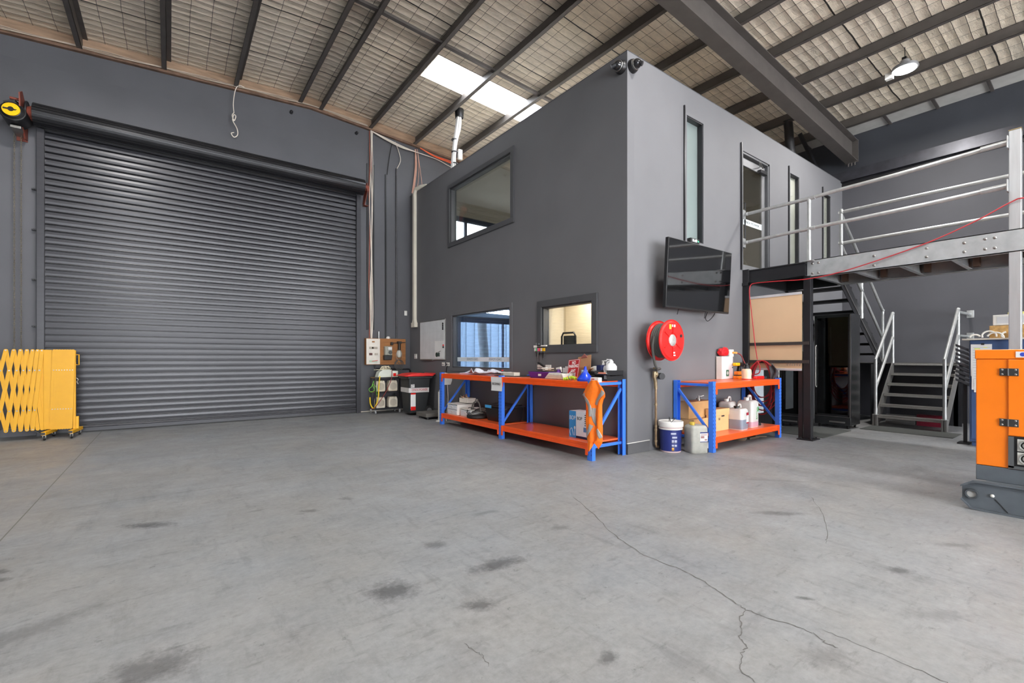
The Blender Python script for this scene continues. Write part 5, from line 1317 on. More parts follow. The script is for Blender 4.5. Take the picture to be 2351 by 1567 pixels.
b = B(); b.tube(curve_pts([(-1.195, yb0, .93), (-1.175, yb0, .90), (-1.19, yb0, .87), (-1.175, yb0, .83)]), .006); b.build('latch_chain', RAWSTEEL, t)
for x in (-2.30, -1.50, -1.20):
    b = B(); b.bar((x - .03, yb0 - .26, .105), (x + .03, yb0 + .24, .105), .055, .05); ft = b.build('foot_bar', YB, t, bevel=.004)
    b = B(); b.box(x - .056, x - .008, yb0 - .264, yb0 - .258, .087, .123); b.build('tube_end', BLKP, ft)
    for yy in (-.22, .2):
        b = B(); b.cyl((x - .012 + yy * .1, yb0 + yy, .038), (x + .012 + yy * .1, yb0 + yy, .038), .036, n=20); b.build('castor_wheel', RUBBER, ft, bevel=.004)
        b = B(); b.bar((x + yy * .1, yb0 + yy, .045), (x + yy * .1, yb0 + yy, .085), .036, .03, up=(0, 1, 0)); b.cyl((x - .016 + yy * .1, yb0 + yy, .038), (x + .016 + yy * .1, yb0 + yy, .038), .014, n=12); b.build('castor_fork', RAWSTEEL, ft)
b = B(); b.tube(curve_pts([(-2.3, 10.2, .12), (-2.0, 10.28, .16), (-1.75, 10.3, .12), (-1.62, 10.3, .02)]), .006); tag(b.build('loose_wire', RAWSTEEL), 'thin grey wire arcing behind the feet of the yellow barrier', 'wire')
# ================================================================== SHORT FACE OF THE BLOCK
t = thing('television', 'large black wall television tilted forward on the short face of the office block', 'television', (6.02, 3.62, 1.9))
M = Matrix.Translation((6.02, 3.625, 2.375)) @ Matrix.Rotation(math.radians(3), 4, 'X')
b = B(); b.box(-.80, .80, -.02, .03, -.46, .46, M); b.build('screen_housing', BLKP, t, bevel=.006)
b = B(); b.box(-.785, .785, -.0225, -.019, -.435, .45, M); b.build('screen', mat('television_screen', srgb(10, 11, 13), .06, spec=.9, coat=.6, var=0), t, smooth=False)
b = B(); b.box(-.25, .25, .03, .06, -.2, .2, M).bar((5.85, 3.68, 2.35), (5.85, BY - .002, 2.35), .05, .3).bar((6.2, 3.68, 2.35), (6.2, BY - .002, 2.35), .05, .3); b.build('wall_bracket', BLK, t)
b = B(); b.tube(curve_pts([(6.35, 3.7, 1.93), (6.38, 3.75, 1.84), (6.46, 3.76, 1.80), (6.55, 3.74, 1.86), (6.56, 3.7, 1.93)]), .006, 6).tube([(5.62, 3.7, 1.93), (5.62, 3.72, 1.85)], .006, 6).tube([(6.3, 3.7, 1.93), (6.3, 3.72, 1.83)], .006, 6); b.build('screen_cable', BLKP, t)
t = thing('digital_clock', 'small black digital clock with white digits standing on the television', 'clock', (5.86, 3.64, 2.835))
b = B(); b.box(5.76, 5.97, 3.60, 3.66, 2.842, 2.91); b.build('clock_body', BLKP, t, bevel=.004)
text('clock_digits', '11:49', .055, emit_mat('clock_led_white', (.95, 1, 1), 2.5), frame((5.85, 3.5985, 2.876), '-y'), t)
text('clock_digits', '28', .026, emit_mat('clock_led_green', (.1, 1, .35), 2.5), frame((5.94, 3.5985, 2.876), '-y'), t)
b = B(); b.tube(curve_pts([(5.97, 3.64, 2.89), (6.03, 3.65, 2.90), (6.05, 3.67, 2.85), (6.05, 3.68, 2.8)]), .006); b.build('clock_lead', WIRE, t)

# fire hose reel
t = thing('fire_hose_reel', 'red fire hose reel wound with grey hose on the block wall', 'hose reel', (5.2, 3.6, 1.17))
cx, cz = 5.155, 1.475
REDR = mat('hose_reel_red', srgb(220, 30, 26), .35, var=.05, coat=.2)
def disc(y, r):
    M = frame((cx, y, cz), '-y')
    b = B(); b.lathe([(.055, 0), (.09, 0), (.10, .012), (r - .035, .012), (r - .02, -.004), (r - .006, -.004), (r, .004), (r, -.010), (r - .006, -.014), (r - .022, -.014), (r - .038, .004), (.1, .004), (.09, -.008), (.055, -.008), (.055, 0)], 56, M); return b
disc(3.49, .265).build('side_disc', REDR, t); disc(3.68, .262).build('side_disc', REDR, t)
b = B(); b.lathe([(0, 0), (.075, 0), (.075, .012), (.06, .018), (0, .018)], 36, frame((cx, 3.49, cz), '-y')); b.build('hub_plate', mat('cast_aluminium', srgb(196, 192, 188), .4, .5, var=.2, scale=30), t)
b = B()
for k in range(6):
    a = k * PI / 3 + .5; b.bar((cx + .09 * math.cos(a), 3.476, cz + .09 * math.sin(a)), (cx + .2 * math.cos(a), 3.476, cz + .2 * math.sin(a)), .012, .014, up=(0, 1, 0))
b.build_each('disc_rib', REDR, t)
b = B()
for a, r, w_, h_ in ((1.9, .18, .04, .06), ): b.box(cx + r * math.cos(a) - w_/2, cx + r * math.cos(a) + w_/2, 3.472, 3.477, cz + r * math.sin(a) - h_/2, cz + r * math.sin(a) + h_/2)
b.build('sticker', mat('yellow_sticker', srgb(240, 200, 60), .5), t, label='yellow inspection sticker')
b = B(); b.box(cx - .02, cx + .05, 3.472, 3.477, cz + .17, cz + .20).box(cx + .0, cx + .04, 3.472, 3.477, cz - .17, cz - .15).box(cx + .01, cx + .05, 3.472, 3.477, cz - .20, cz - .185); b.build('sticker', PAPER, t, label='white stickers')
b = B(); b.box(cx + .16, cx + .20, 3.472, 3.477, cz + .04, cz + .08); b.build('sticker', INK, t, label='black square sticker')
HOSE = mat('grey_rubber_hose', srgb(84, 84, 80), .6, var=.08)
b = B()
for lay, r in enumerate((.145, .178, .21)):
    P = []
    for i in range(24 * 5 + 1):
        a = 2 * PI * i / 24; P.append((cx + r * math.cos(a), 3.51 + .145 * (i / (24 * 5.0)) + .004 * lay, cz + r * math.sin(a)))
    b.tube(P, .0175, 8)
b.build('wound_hose', HOSE, t)
b = B(); b.tube(curve_pts([(cx - .215, 3.60, cz + .05), (cx - .222, 3.62, cz - .1), (cx - .12, 3.66, cz - .3), (cx + .0, 3.72, 1.12), (cx + .06, 3.76, 1.08)]), .0175, 10); b.build('hose_end', HOSE, t)
b = B(); b.cyl((cx, 3.5, cz), (cx, BY, cz), .04, n=20); b.build('wall_bracket', REDR, t)
BRASS = mat('tarnished_brass', srgb(150, 132, 104), .4, .6, var=.25, scale=30)
t = thing('hose_valve_pipe', 'brass stop valve on a copper pipe rising from the floor below the hose reel', 'pipe', (5.24, BY - .05, 0))
px_, py_ = 5.255, BY - .06
b = B(); b.tube([(px_ + .09, py_ + .035, .045), (px_ + .05, py_, .045), (px_ + .012, py_, .055), (px_, py_, .08), (px_, py_, .85)], .0165, 10); b.build('copper_pipe', mat('dull_copper', srgb(142, 118, 92), .45, .5, var=.25, scale=20), t)
b = B()
for z in (.28, .33, .13, .62, .84): b.cyl((px_, py_, z - .012), (px_, py_, z + .012), .022, n=12)
b.tube(curve_pts([(px_, py_, .85), (px_ - .01, py_, .93), (px_ - .035, py_, 1.0), (px_ - .02, py_, 1.12)]), .024, 10)
b.sphere((px_ - .01, py_, 1.03), .04, (1, 1, 1.2), 12)
b.build('valve_body', BRASS, t)
b = B(); b.cyl((px_ - .01, py_, 1.03), (px_ + .09, py_ - .02, 1.0), .014, n=10).cyl((px_ + .085, py_ - .04, 1.0), (px_ + .105, py_ + .01, 1.0), .045, n=16); b.build('valve_handle', BLK, t)
b = B(); b.cyl((px_ - .04, py_ - .03, 1.085), (px_ + .05, py_ - .03, 1.105), .018, n=12).cyl((px_ - .13, py_ - .05, 1.09), (px_ - .04, py_ - .03, 1.085), .013, .02, 12); b.build('hose_nozzle', mat('dark_pewter', srgb(84, 82, 80), .4, .5), t)

# ---- bucket and jerrycans beside the short bench
NAVYL = mat('navy_bucket_label', srgb(34, 46, 112), .4, var=.05)
t = thing('paint_bucket', 'large white lidded bucket with a navy label on the floor by the hose pipe', 'bucket', (5.385, 3.665, 0))
b = B(); b.lathe([(.125, 0), (.13, .006), (.145, .36), (.147, .37)], 40); b.build('bucket_body', mat('pinkish_white_plastic', srgb(214, 190, 190), .4), t, world=False)
b = B(); b.lathe([(.1315, .02), (.1425, .30)], 40); b.build('bucket_label', NAVYL, t, world=False, solid=.001)
b = B(); b.lathe([(.158, .335), (.162, .345), (.162, .40), (.155, .408), (.145, .40), (.14, .395), (0, .395)], 40); b.lathe([(.150, .30), (.154, .305), (.154, .318), (.149, .32)], 40); b.build('bucket_lid', WHITE, t, world=False)
b = B(); b.tube([(.163 * math.cos(a), .163 * math.sin(a), .35 - .13 * math.sin((a - 2.0) * 1.0) * 0) for a in [2.6 + i * .1 for i in range(1)]] + [(-.12, -.08, .40), (-.03, -.06, .42), (.02, -.05, .45), (.06, -.02, .42)], .005, 6).tube([(-.03, -.02, .40), (-.03, -.0, .46), (-.02, .01, .40)], .005, 6); b.build('carry_wire', BLK, t, world=False)
import itertools
def curved_patch(r0, r1, z0, z1, a0, a1, m, nm, t):
    b = B(); n = 8
    b.grid(lambda s, u: ((r0 + (r1 - r0) * ((z0 + (z1 - z0) * u) / .36)) * math.cos(a0 + (a1 - a0) * s), (r0 + (r1 - r0) * ((z0 + (z1 - z0) * u) / .36)) * math.sin(a0 + (a1 - a0) * s), z0 + (z1 - z0) * u), n, 2)
    return b.build(nm, m, t, world=False, solid=.0006)
LBLT = mat('label_print_pale', srgb(170, 176, 200), .5)
fa = math.atan2(-3.69, -5.37)
for (u0, u1, z0, z1) in ((-.0, .5, .24, .265), (.12, .6, .19, .215), (.1, .3, .13, .17), (.36, .6, .13, .17), (.1, .3, .08, .11), (.36, .6, .08, .11)):
    curved_patch(.1325, .1475, z0, z1, fa + u0, fa + u1, LBLT, 'label_print', t)
curved_patch(.1325, .1475, .03, .07, fa + .1, fa + .32, mat('hazard_orange', srgb(200, 150, 60), .5), 'hazard_mark', t)
def jerry(name, lab, loc, rz, w, d, h, body, liquid=None, lh=0, cap=WHITE, cat='jerrycan', grp=None, handle=True):
    t = thing(name, lab, cat, loc, rz, group=grp)
    def body_mesh(w, d, z0, z1, ins=0.0):
        b = B(); R = .045; n = 5; prof = []
        for z, k in ((z0, .93), (z0 + .012, 1.0), (z0 + (z1 - z0) * .45, 1.0), (z0 + (z1 - z0) * .9, 1.0), (z1 - .02, .96), (z1, .80)):
            ring = []
            for cxs, cys, a0 in ((1, 1, 0), (-1, 1, PI/2), (-1, -1, PI), (1, -1, 3*PI/2)):
                for i in range(n):
                    a = a0 + PI / 2 * i / (n - 1); ring.append(((w/2 - R) * cxs * 1.0 + R * math.cos(a) , (d/2 - R) * cys + R * math.sin(a)))
            prof.append((z, [(x * k, y * k) for x, y in ring]))
        N = len(prof[0][1]); vs = [(x, y, z) for z, ring in prof for x, y in ring]
        fs = [(j*N + i, j*N + (i+1) % N, (j+1)*N + (i+1) % N, (j+1)*N + i) for j in range(len(prof)-1) for i in range(N)]
        fs += [tuple(range(N-1, -1, -1)), tuple(range((len(prof)-1)*N, len(prof)*N))]
        return b.add(vs, fs)
    body_mesh(w, d, 0, h * .86).build('container_body', body, t, world=False)
    if liquid: body_mesh(w * 1.004, d * 1.004, .004, lh).build('liquid_level', liquid, t, world=False)
    b = B(); x = -w * .22; b.cyl((x, 0, h * .84), (x, 0, h * .93), .03, n=20)
    b.cyl((x, 0, h * .90), (x, 0, h * .955), .036, n=20); b.build('screw_cap', cap, t, world=False)
    if handle:
        b = B(); b.tube(curve_pts([(w * .0, 0, h * .85), (w * .05, 0, h * .97), (w * .15, 0, h), (w * .34, 0, h * .98), (w * .40, 0, h * .84)]), .016, 10); b.build('carry_handle', body, t, world=False)
    return t
DG = mat('dusty_grey_plastic', srgb(168, 168, 160), .5, var=.12, scale=14)
t = jerry('grey_jerrycan', 'dusty pale grey jerrycan with a yellow cap on the floor beside the bucket', (5.60, 3.43, 0), -.45, .24, .22, .42, DG, handle=False, cap=mat('ochre_cap', srgb(196, 168, 60), .4))
b = B(); b.box(-.01, .10, -.1135, -.1105, .15, .28); b.build('hazard_label', PAPER, t, world=False)
b = B(); b.box(-.01, .10, -.1145, -.1125, .265, .28).box(-.01, .10, -.1145, -.1125, .15, .158); b.build('label_border', NAVYL, t, world=False)
b = B(); b.box(.0, .09, -.1145, -.1125, .24, .25).box(0, .05, -.1145, -.1125, .2, .23).box(.055, .09, -.1145, -.1125, .17, .19); b.build('label_print', mat('grey_red_print', srgb(160, 120, 120), .6), t, world=False)

# ---- short bench, lower shelf
def carton(lab, x0, x1, y0, y1, z0, z1, lid=0, grp=None, hand=True, m=CARD):
    t = thing('cardboard_box', lab, 'box', ((x0+x1)/2, (y0+y1)/2, z0), group=grp)
    b = B(); b.box(x0, x1, y0, y1, z0, z1); b.build('box_body', m, t, bevel=.003)
    if lid:
        b = B(); b.box(x0 - .008, x1 + .008, y0 - .008, y1 + .008, z1 - lid, z1 + .004); b.build('box_lid', m, t, bevel=.003)
    else:
        b = B(); b.box(x0, x1, (y0+y1)/2 - .03, (y0+y1)/2 + .03, z1, z1 + .001); b.build('packing_tape', mat('brown_tape', srgb(176, 134, 84), .3), t)
    if hand:
        b = B(); c = (x0 + x1) / 2 + .02; b.box(c - .04, c + .04, y0 - .0015, y0 + .001, z1 - .11, z1 - .085); b.build('hand_hole', INK, t)
    return t
carton('brown cardboard carton lying on top at the left of the short bench lower shelf', 5.81, 6.42, 3.665, 3.845, SLZ + .19, SLZ + .425, hand=False)
carton('pale cardboard carton at the bottom left of the short bench shelf', 5.83, 6.19, 3.60, 3.845, SLZ, SLZ + .188, hand=False, m=mat('pale_card', srgb(206, 168, 118), .8))
t = carton('lidded cardboard archive box right behind the front post of the short bench', 6.21, 6.575, 3.50, 3.64, SLZ, SLZ + .31, lid=.09, m=mat('light_kraft', srgb(216, 176, 122), .8))
text('handwriting', '50', .05, INK, frame((6.31, 3.498, SLZ + .17), '-y'), t)
MILK = mat('cloudy_white_plastic', srgb(214, 212, 208), .35, var=.05)
t = jerry('white_jerrycan', 'white jerrycan half full of blue grey liquid on the short bench shelf', (6.70, 3.43, SLZ), .1, .24, .22, .36, MILK, mat('blue_grey_liquid', srgb(134, 144, 160), .35), .17, cap=BLKP)
b = B(); b.box(.02, .10, -.1135, -.111, .09, .25); b.build('product_label', PAPER, t, world=False)
b = B(); b.box(.02, .10, -.1145, -.1125, .21, .25).box(.02, .10, -.1145, -.1125, .09, .11); b.build('label_border', mat('crimson_print', srgb(160, 24, 44), .5), t, world=False)
t = jerry('white_jerrycan', 'tall white jerrycan lettered BATCH with pink liquid at the right of the shelf', (7.06, 3.46, SLZ), .05, .25, .23, .47, MILK, mat('pale_pink_liquid', srgb(200, 160, 176), .35), .10)
M = frame((.035, -.1165, .21), '-y') @ Matrix.Rotation(PI / 2, 4, 'Z')
text('lettering', 'BATCH', .05, mat('green_print', srgb(50, 160, 70), .5), M, t, width=.17, world=False)
b = B(); b.box(.06, .09, -.1175, -.1155, .24, .31); b.build('green_print', MATS['green_print'], t, world=False)
b = B(); b.cyl((.11, -.09, .04), (.17, -.11, .035), .02, n=12).bar((.16, -.11, .03), (.16, -.11, .07), .02, .012, up=(0, 1, 0)); b.build('drum_tap', BLKP, t, world=False, bevel=.003)
jerry('white_jerrycan', 'white jerrycan standing behind the tall one lettered BATCH', (6.90, 3.69, SLZ), .1, .25, .2, .44, MILK)
t = thing('spray_fitting', 'small dark metal fitting lying on the brown carton', 'fitting', (6.15, 3.72, SLZ + .426))
b = B(); b.cyl((-.05, 0, .03), (.06, .02, .03), .014, n=10).cyl((0, 0, .03), (.0, 0, .075), .012, n=10).bar((.03, 0, .06), (.08, -.03, .075), .014, .01).cyl((0, 0, .0), (0, 0, .03), .02, n=12); b.build('fitting_body', RAWSTEEL, t, world=False)
b = B(); b.lathe([(.0, 0), (.1, 0), (.12, .04), (.11, .05), (.0, .05)], 20, Matrix.Translation((6.95, 3.55, 0))); tag(b.build('dusty_pan', mat('brown_dusty_plastic', srgb(92, 76, 62), .8, var=.3)), 'dusty brown pan on the floor below the short bench', 'pan')
b = B(); b.box(7.1, 7.4, 3.45, 3.6, 0, .03).bar((7.3, 3.48, .03), (7.5, 3.4, .02), .05, .02); tag(b.build('scrap_timber', mat('dirty_timber', srgb(80, 66, 50), .8, var=.3)), 'dirty flat timber scrap under the right end of the short bench', 'timber')
b = B(); b.lathe([(.0, 0), (.03, 0), (.034, .02), (.03, .07), (.012, .09), (0, .09)], 16, Matrix.Translation((5.98, 3.5, 0))); tag(b.build('white_cup', WHITE), 'small white cup on the floor under the short bench', 'cup')

# ---- short bench top
t = thing('first_aid_cabinet', 'white first aid cabinet with a green cross on the short workbench', 'cabinet', (7.01, 3.8, SZ))
b = B(); b.box(6.85, 7.175, 3.755, 3.85, SZ, SZ + .355); b.build('cabinet_body', WHITE, t, bevel=.004)
b = B(); b.box(6.86, 7.17, 3.749, 3.755, SZ + .006, SZ + .345); dr = b.build('cabinet_door', mat('cabinet_door_white', srgb(218, 210, 212), .35, var=.03), t, bevel=.002)
b = B(); b.cyl((7.15, 3.742, SZ + .18), (7.15, 3.75, SZ + .18), .01, n=10); b.build('lock', BLK, dr)
b = B(); b.box(6.965, 7.045, 3.747, 3.7495, SZ + .045, SZ + .145); b.build('green_label', mat('first_aid_green', srgb(20, 96, 64), .4), dr)
b = B(); b.box(6.995, 7.015, 3.745, 3.7475, SZ + .065, SZ + .125).box(6.98, 7.03, 3.745, 3.7475, SZ + .085, SZ + .105); b.build('white_cross', PAPER, dr)
b = B()

sg = lambda v, p: math.copysign(abs(v) ** p, v)
def pouch(s, u):
    n_ = noise.noise(Vector((2.2 * math.cos(2 * PI * s), 2.2 * math.sin(2 * PI * s), u * 3.1))) * .010
    return (6.97 + (.115 + n_) * sg(math.cos(2 * PI * s), .45) * (math.sin(PI * u) ** .22), 3.80 + (.043 + n_) * sg(math.sin(2 * PI * s), .45) * (math.sin(PI * u) ** .22), SZ + .36 + .13 * u + n_ * .8 * u + .012 * math.cos(2 * PI * s) * u)
b.grid(pouch, 40, 18)
tag(b.build('first_aid_pouch', mat('red_nylon', srgb(206, 24, 34), .45, bump=.5, bscale=30)), 'crumpled red pouch on top of the first aid cabinet', 'pouch')
t = thing('wall_socket', 'white wall socket with an orange plug beside the red pouch', 'power outlet', (7.2, BY, 1.33))
b = B(); b.box(7.25, 7.38, BY - .02, BY, 1.27, 1.385); b.build('face_plate', WHITE, t, bevel=.003)
b = B(); b.bar((7.33, BY - .03, 1.335), (7.40, BY - .06, 1.33), .03, .03); b.build('plug', mat('orange_plug', srgb(230, 140, 40), .4), t, bevel=.004)
b = B(); b.tube(curve_pts([(7.40, BY - .06, 1.33), (7.46, BY - .10, 1.29), (7.49, BY - .13, 1.19), (7.48, 3.68, 1.10), (7.40, 3.64, 1.02), (7.30, 3.62, .98)]), .009); b.build('plug_cord', mat('maroon_lead', srgb(150, 44, 60), .5), t)
t = thing('cordless_tool', 'orange and black cordless tool behind the sprayer on the short workbench', 'tool', (7.22, 3.70, SZ))
b = B(); b.box(-.07, .09, -.04, .04, 0, .05).box(-.05, .07, -.035, .035, .06, .12); b.build('battery_base', mat('tool_orange', srgb(236, 130, 30), .4), t, world=False, bevel=.01)
b = B(); b.box(-.06, .08, -.037, .037, .045, .065).prism([(.0, .12), (.06, .12), (.1, .22), (.04, .22)], -.025, .025, 'y').box(-.02, .14, -.03, .03, .20, .26); b.build('tool_grip', BLKP, t, world=False, bevel=.01)
b = B(); b.box(-.09, .02, -.035, .035, .205, .255); b.build('tool_nose', YEL, t, world=False, bevel=.012)
t = thing('pump_sprayer', 'cream pressure sprayer bottle with a black pump head on the short workbench', 'sprayer', (7.10, 3.50, SZ))
b = B(); b.lathe([(.06, 0), (.068, .01), (.066, .05), (.072, .1), (.066, .15), (.05, .165)], 28); b.build('bottle_body', mat('cream_plastic', srgb(228, 206, 176), .4, var=.05), t, world=False)
b = B(); b.lathe([(.068, -.0), (.069, .014)], 28); b.build('base_band', RED, t, world=False, solid=.001)
b = B(); b.lathe([(.05, .165), (.048, .185), (.034, .21), (.03, .225), (.012, .23)], 24).bar((-.0, 0, .22), (-.08, -.02, .235), .02, .02).bar((-.03, 0, .2), (-.05, -.02, .14), .014, .01).cyl((0, 0, .22), (0, 0, .25), .02).bar((.02, 0, .235), (.1, .02, .25), .022, .02); b.build('pump_head', BLKP, t, world=False, bevel=.003)
b = B(); b.cyl((7.28, 3.46, SZ + .026), (7.50, 3.44, SZ + .026), .024, n=20).cyl((7.25, 3.462, SZ + .026), (7.28, 3.46, SZ + .026), .018, n=16)
tag(b.build('red_torch', RED, bevel=.004), 'red cylindrical tool lying on the short workbench', 'torch')
t = thing('safety_glasses', 'dark safety glasses at the right end of the short workbench', 'glasses', (7.55, 3.44, SZ), .05)
b = B()
for x in (-.035, .035): b.box(x - .03, x + .03, -.01, .0, .008, .045)
b.bar((-.068, 0, .04), (-.068, .1, .035), .004, .008).bar((.068, 0, .04), (.068, .1, .035), .004, .008).box(-.01, .01, -.01, 0, .03, .04); b.build('glasses_frame', mat('smoky_lens', srgb(56, 62, 76), .15), t, world=False, bevel=.006)

# ================================================================== STEEL WALKWAY AND STAIR
WX0, WX1, WY = 7.82, 9.1, 2.93
t = thing('mezzanine_walkway', 'galvanised steel walkway with handrails bridging to the upstairs office door', 'walkway', (8.4, 2.0, 0))
b = B()      # black landing edge beam and frame by the wall
b.box(7.74, 7.75, WY, BY, 2.50, 2.70).box(7.72, 7.80, WY, BY, 2.69, 2.70).box(7.72, 7.80, WY, BY, 2.50, 2.51)
b.box(WX0, 9.3, BY - .06, BY, 2.5, 2.7)
b.build('landing_beam', BLK, t)
b = B(); b.box(9.22, 9.30, WY + .05, BY, 2.50, 2.70).box(7.8, 9.3, WY - .0, WY + .02, 2.5, 2.70); b.build('landing_beam', BLK, t)
b = B(); b.box(7.7, 7.75, BY - .1, BY, 0, 2.72).box(7.68, 7.83, BY - .1, BY, 2.45, 2.5); b.build('wall_post', BLK, t, bevel=.002)
b = B(); b.box(7.76, 9.28, WY + .02, BY, 2.70, 2.715); b.build('landing_deck', mat('checker_plate_dark', srgb(70, 70, 72), .5, .4, bump=.2, bscale=120), t)
b = B(); b.box(7.80, 7.90, WY - .05, WY + .05, .015, 2.50); b.build('support_column', BLK, t, bevel=.004)
b = B(); b.box(7.71, 7.99, WY - .11, WY + .11, 0, .015)
for dx in (-.1, .1):
    for dy in (-.07, .07): b.cyl((7.85 + dx, WY + dy, .015), (7.85 + dx, WY + dy, .04), .012, n=6)
b.build('base_plate', BLK, t)
b = B()      # channel side beams
ZB, ZT = 2.475, 2.735
b.box(WX0 - .005, WX0 + .005, .90 - 6, WY, ZB, ZT).box(WX0 - .005, WX0 + .075, .90 - 6, WY, ZT - .01, ZT).box(WX0 - .005, WX0 + .075, .90 - 6, WY, ZB, ZB + .01)
b.build('side_beam', GALV, t, smooth=False)
b = B(); b.box(WX1 - .005, WX1 + .005, -5, WY, ZB, ZT).box(WX1 - .075, WX1, -5, WY, ZB, ZB + .01).box(WX1 - .075, WX1, -5, WY, ZT - .01, ZT)
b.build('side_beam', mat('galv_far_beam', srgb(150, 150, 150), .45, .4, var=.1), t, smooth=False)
PLY = mat('film_face_ply', srgb(104, 86, 78), .6, var=.1)
b = B(); b.box(WX0 + .005, WX1 - .005, -5, WY, ZT - .03, ZT - .012); b.build('deck_panel', PLY, t, smooth=False)
for k in range(14):
    y = WY - .02 - k * .52
    b = B(); b.box(WX0 + .005, WX1 - .005, y - .003, y + .003, ZB + .02, ZT - .03).box(WX0 + .005, WX1 - .005, y - .05, y, ZB + .015, ZB + .02); b.build('cross_joist', GALV, t, smooth=False)
    if y > .6:
        b = B(); b.box(WX1 - .09, WX1 - .005, y - .12, y - .05, ZB + .05, ZT - .05); b.build('joist_cleat', mat('brown_cleat', srgb(100, 78, 66), .6), t)
b = B()
for y, zs in ((2.86, (2.53, 2.68)), (2.78, (2.53, 2.68)), (2.10, (2.53, 2.66)), (1.55, (2.55, 2.66)), (1.2, (2.55, 2.66)), (1.02, (2.55, 2.67)), (.94, (2.55, 2.67))):
    for z in zs: b.sphere((WX0 - .006, y, z), .018, (.6, 1, 1), 10)
b.build_each('bolt_head', RAWSTEEL, t)
b = B(); b.box(WX0 - .0, WX0 + .1, .73, .83, 0, 3.885); b.build('galvanised_column', mat('galvanised_post', srgb(186, 188, 190), .35, .5, var=.1, scale=3, stretch=(6, 6, .6)), t, bevel=.006)
b = B(); b.box(WX0 - .002, WX0 + .102, .728, .832, 3.885, 3.893); b.build('column_cap', mat('zinc_edge', srgb(150, 132, 96), .5, .5), t)
RT = .026
b = B(); b.tube(curve_pts([(7.74, BY - .03, 3.655), (7.80, 2.93, 3.675), (7.83, 2.5, 3.70), (7.84, 1.7, 3.715), (WX0, .87, 3.755)], 5), RT, 12); b.build('handrail', GALVD, t)
b = B(); b.tube(curve_pts([(7.74, BY - .03, 3.18), (7.80, 2.93, 3.215), (7.84, 1.7, 3.23), (WX0, .87, 3.25)], 5), RT, 12); b.build('mid_rail', GALVD, t)
for z in (3.655, 3.18):
    b = B(); b.box(7.69, 7.79, BY - .012, BY, z - .075, z + .075).cyl((7.74, BY - .012, z), (7.74, BY - .07, z), .03, n=16); b.build('wall_flange', GALVD, t, bevel=.003)
for z in (3.755, 3.25):
    b = B(); b.cyl((WX0, 1.06, z - .006), (WX0, .84, z), .033, n=18).box(WX0 - .05, WX0 + .06, .830, .842, z - .07, z + .07); b.build('rail_socket', GALVD, t, bevel=.002)
b = B(); b.cyl((7.80, 2.90, 2.72), (7.80, 2.90, 3.69), RT, n=12).cyl((7.80, 2.90, 2.72), (7.80, 2.90, 2.86), .029, n=14).box(7.74, 7.86, 2.83, 2.97, 2.715, 2.725); b.build('rail_post', GALVD, t)
b = B(); b.cyl((7.80, 2.82, 3.675), (7.80, 3.02, 3.67), .029, n=14).cyl((7.80, 2.82, 3.215), (7.80, 3.02, 3.21), .029, n=14).cyl((7.80, 2.9, 3.60), (7.80, 2.9, 3.68), .029, n=14); b.build('rail_tee', GALVD, t)
for z in (3.72, 3.19):
    b = B(); b.cyl((WX1 + .04, 2.91, z), (WX1 + .04, -5, z), RT, n=12); b.build('handrail' if z > 3.5 else 'mid_rail', GALVD, t)
    b = B(); b.cyl((WX1 + .04, 2.86, z), (WX1 + .04, 2.66, z), .029, n=14).sphere((WX1 + .04, 2.90, z), .036, n=12); b.build('rail_tee', GALVD, t)
for y in (2.91, .2, -1.5):
    b = B(); b.cyl((WX1 + .04, y, 2.62), (WX1 + .04, y, 3.77), RT, n=12); b.build('rail_post', GALVD, t)
b = B(); b.cyl((WX0, .60, 3.75), (WX0, -5, 3.75), RT, n=12); b.build('handrail', GALVD, t)

t = thing('staircase', 'black steel half turn staircase with galvanised handrails against the right wall', 'staircase', (11.0, 2.8, 0))
# upper flight: from the landing at x=9.3 down to x=11.5
N1 = 8; sx0, sx1 = 9.30, 11.52; sz0, sz1 = 2.72, 1.15
for y in (2.96, BY - .06):
    b = B(); b.prism([(sx0 - .06, sz0 + .0), (sx0 + .12, sz0 + .0), (sx1 + .02, sz1 + .10), (sx1 + .02, sz1 - .17), (sx1 - .1, sz1 - .11), (sx0 - .06, sz0 - .20)], y - .004, y + .004, 'y'); b.build('stringer', BLK, t)
b = B(); b.bar((sx0, 2.945, sz0 - .13), (sx1, 2.945, sz1 - .04), .01, .018); b.build('stringer_edge', RAWSTEEL, t)
TREAD = mat('chequer_tread', srgb(138, 136, 133), .38, .5, var=.12, scale=90, bump=.6, bscale=160)
BT = mat('black_tread', srgb(30, 30, 32), .5)
for k in range(1, N1):
    x = sx0 + (sx1 - sx0) * k / N1; z = sz0 + (sz1 - sz0) * k / N1
    b = B(); b.box(x - .02, x + .25, 2.965, BY - .065, z - .045, z - .0); b.build('tread', BT, t, bevel=.002)
# mid landing
b = B(); b.box(11.50, XW, 1.80, BY, 1.135, 1.15); b.build('mid_landing', TREAD, t)
b = B(); b.box(11.52, 11.53, 1.80, 2.84, .0, 1.135).box(10.62, 11.53, 2.90, 2.91, .0, 1.13).box(11.5, XW, 1.78, 1.80, .95, 1.15); b.build('landing_edge', BLK, t)
b = B(); b.box(11.52, 11.58, 1.85, 1.91, 0, .95).box(11.52, 11.58, 3.75, 3.81, 0, .95).box(12.1, 12.16, 1.85, 1.91, 0, .95); b.build_each('landing_leg', BLK, t)
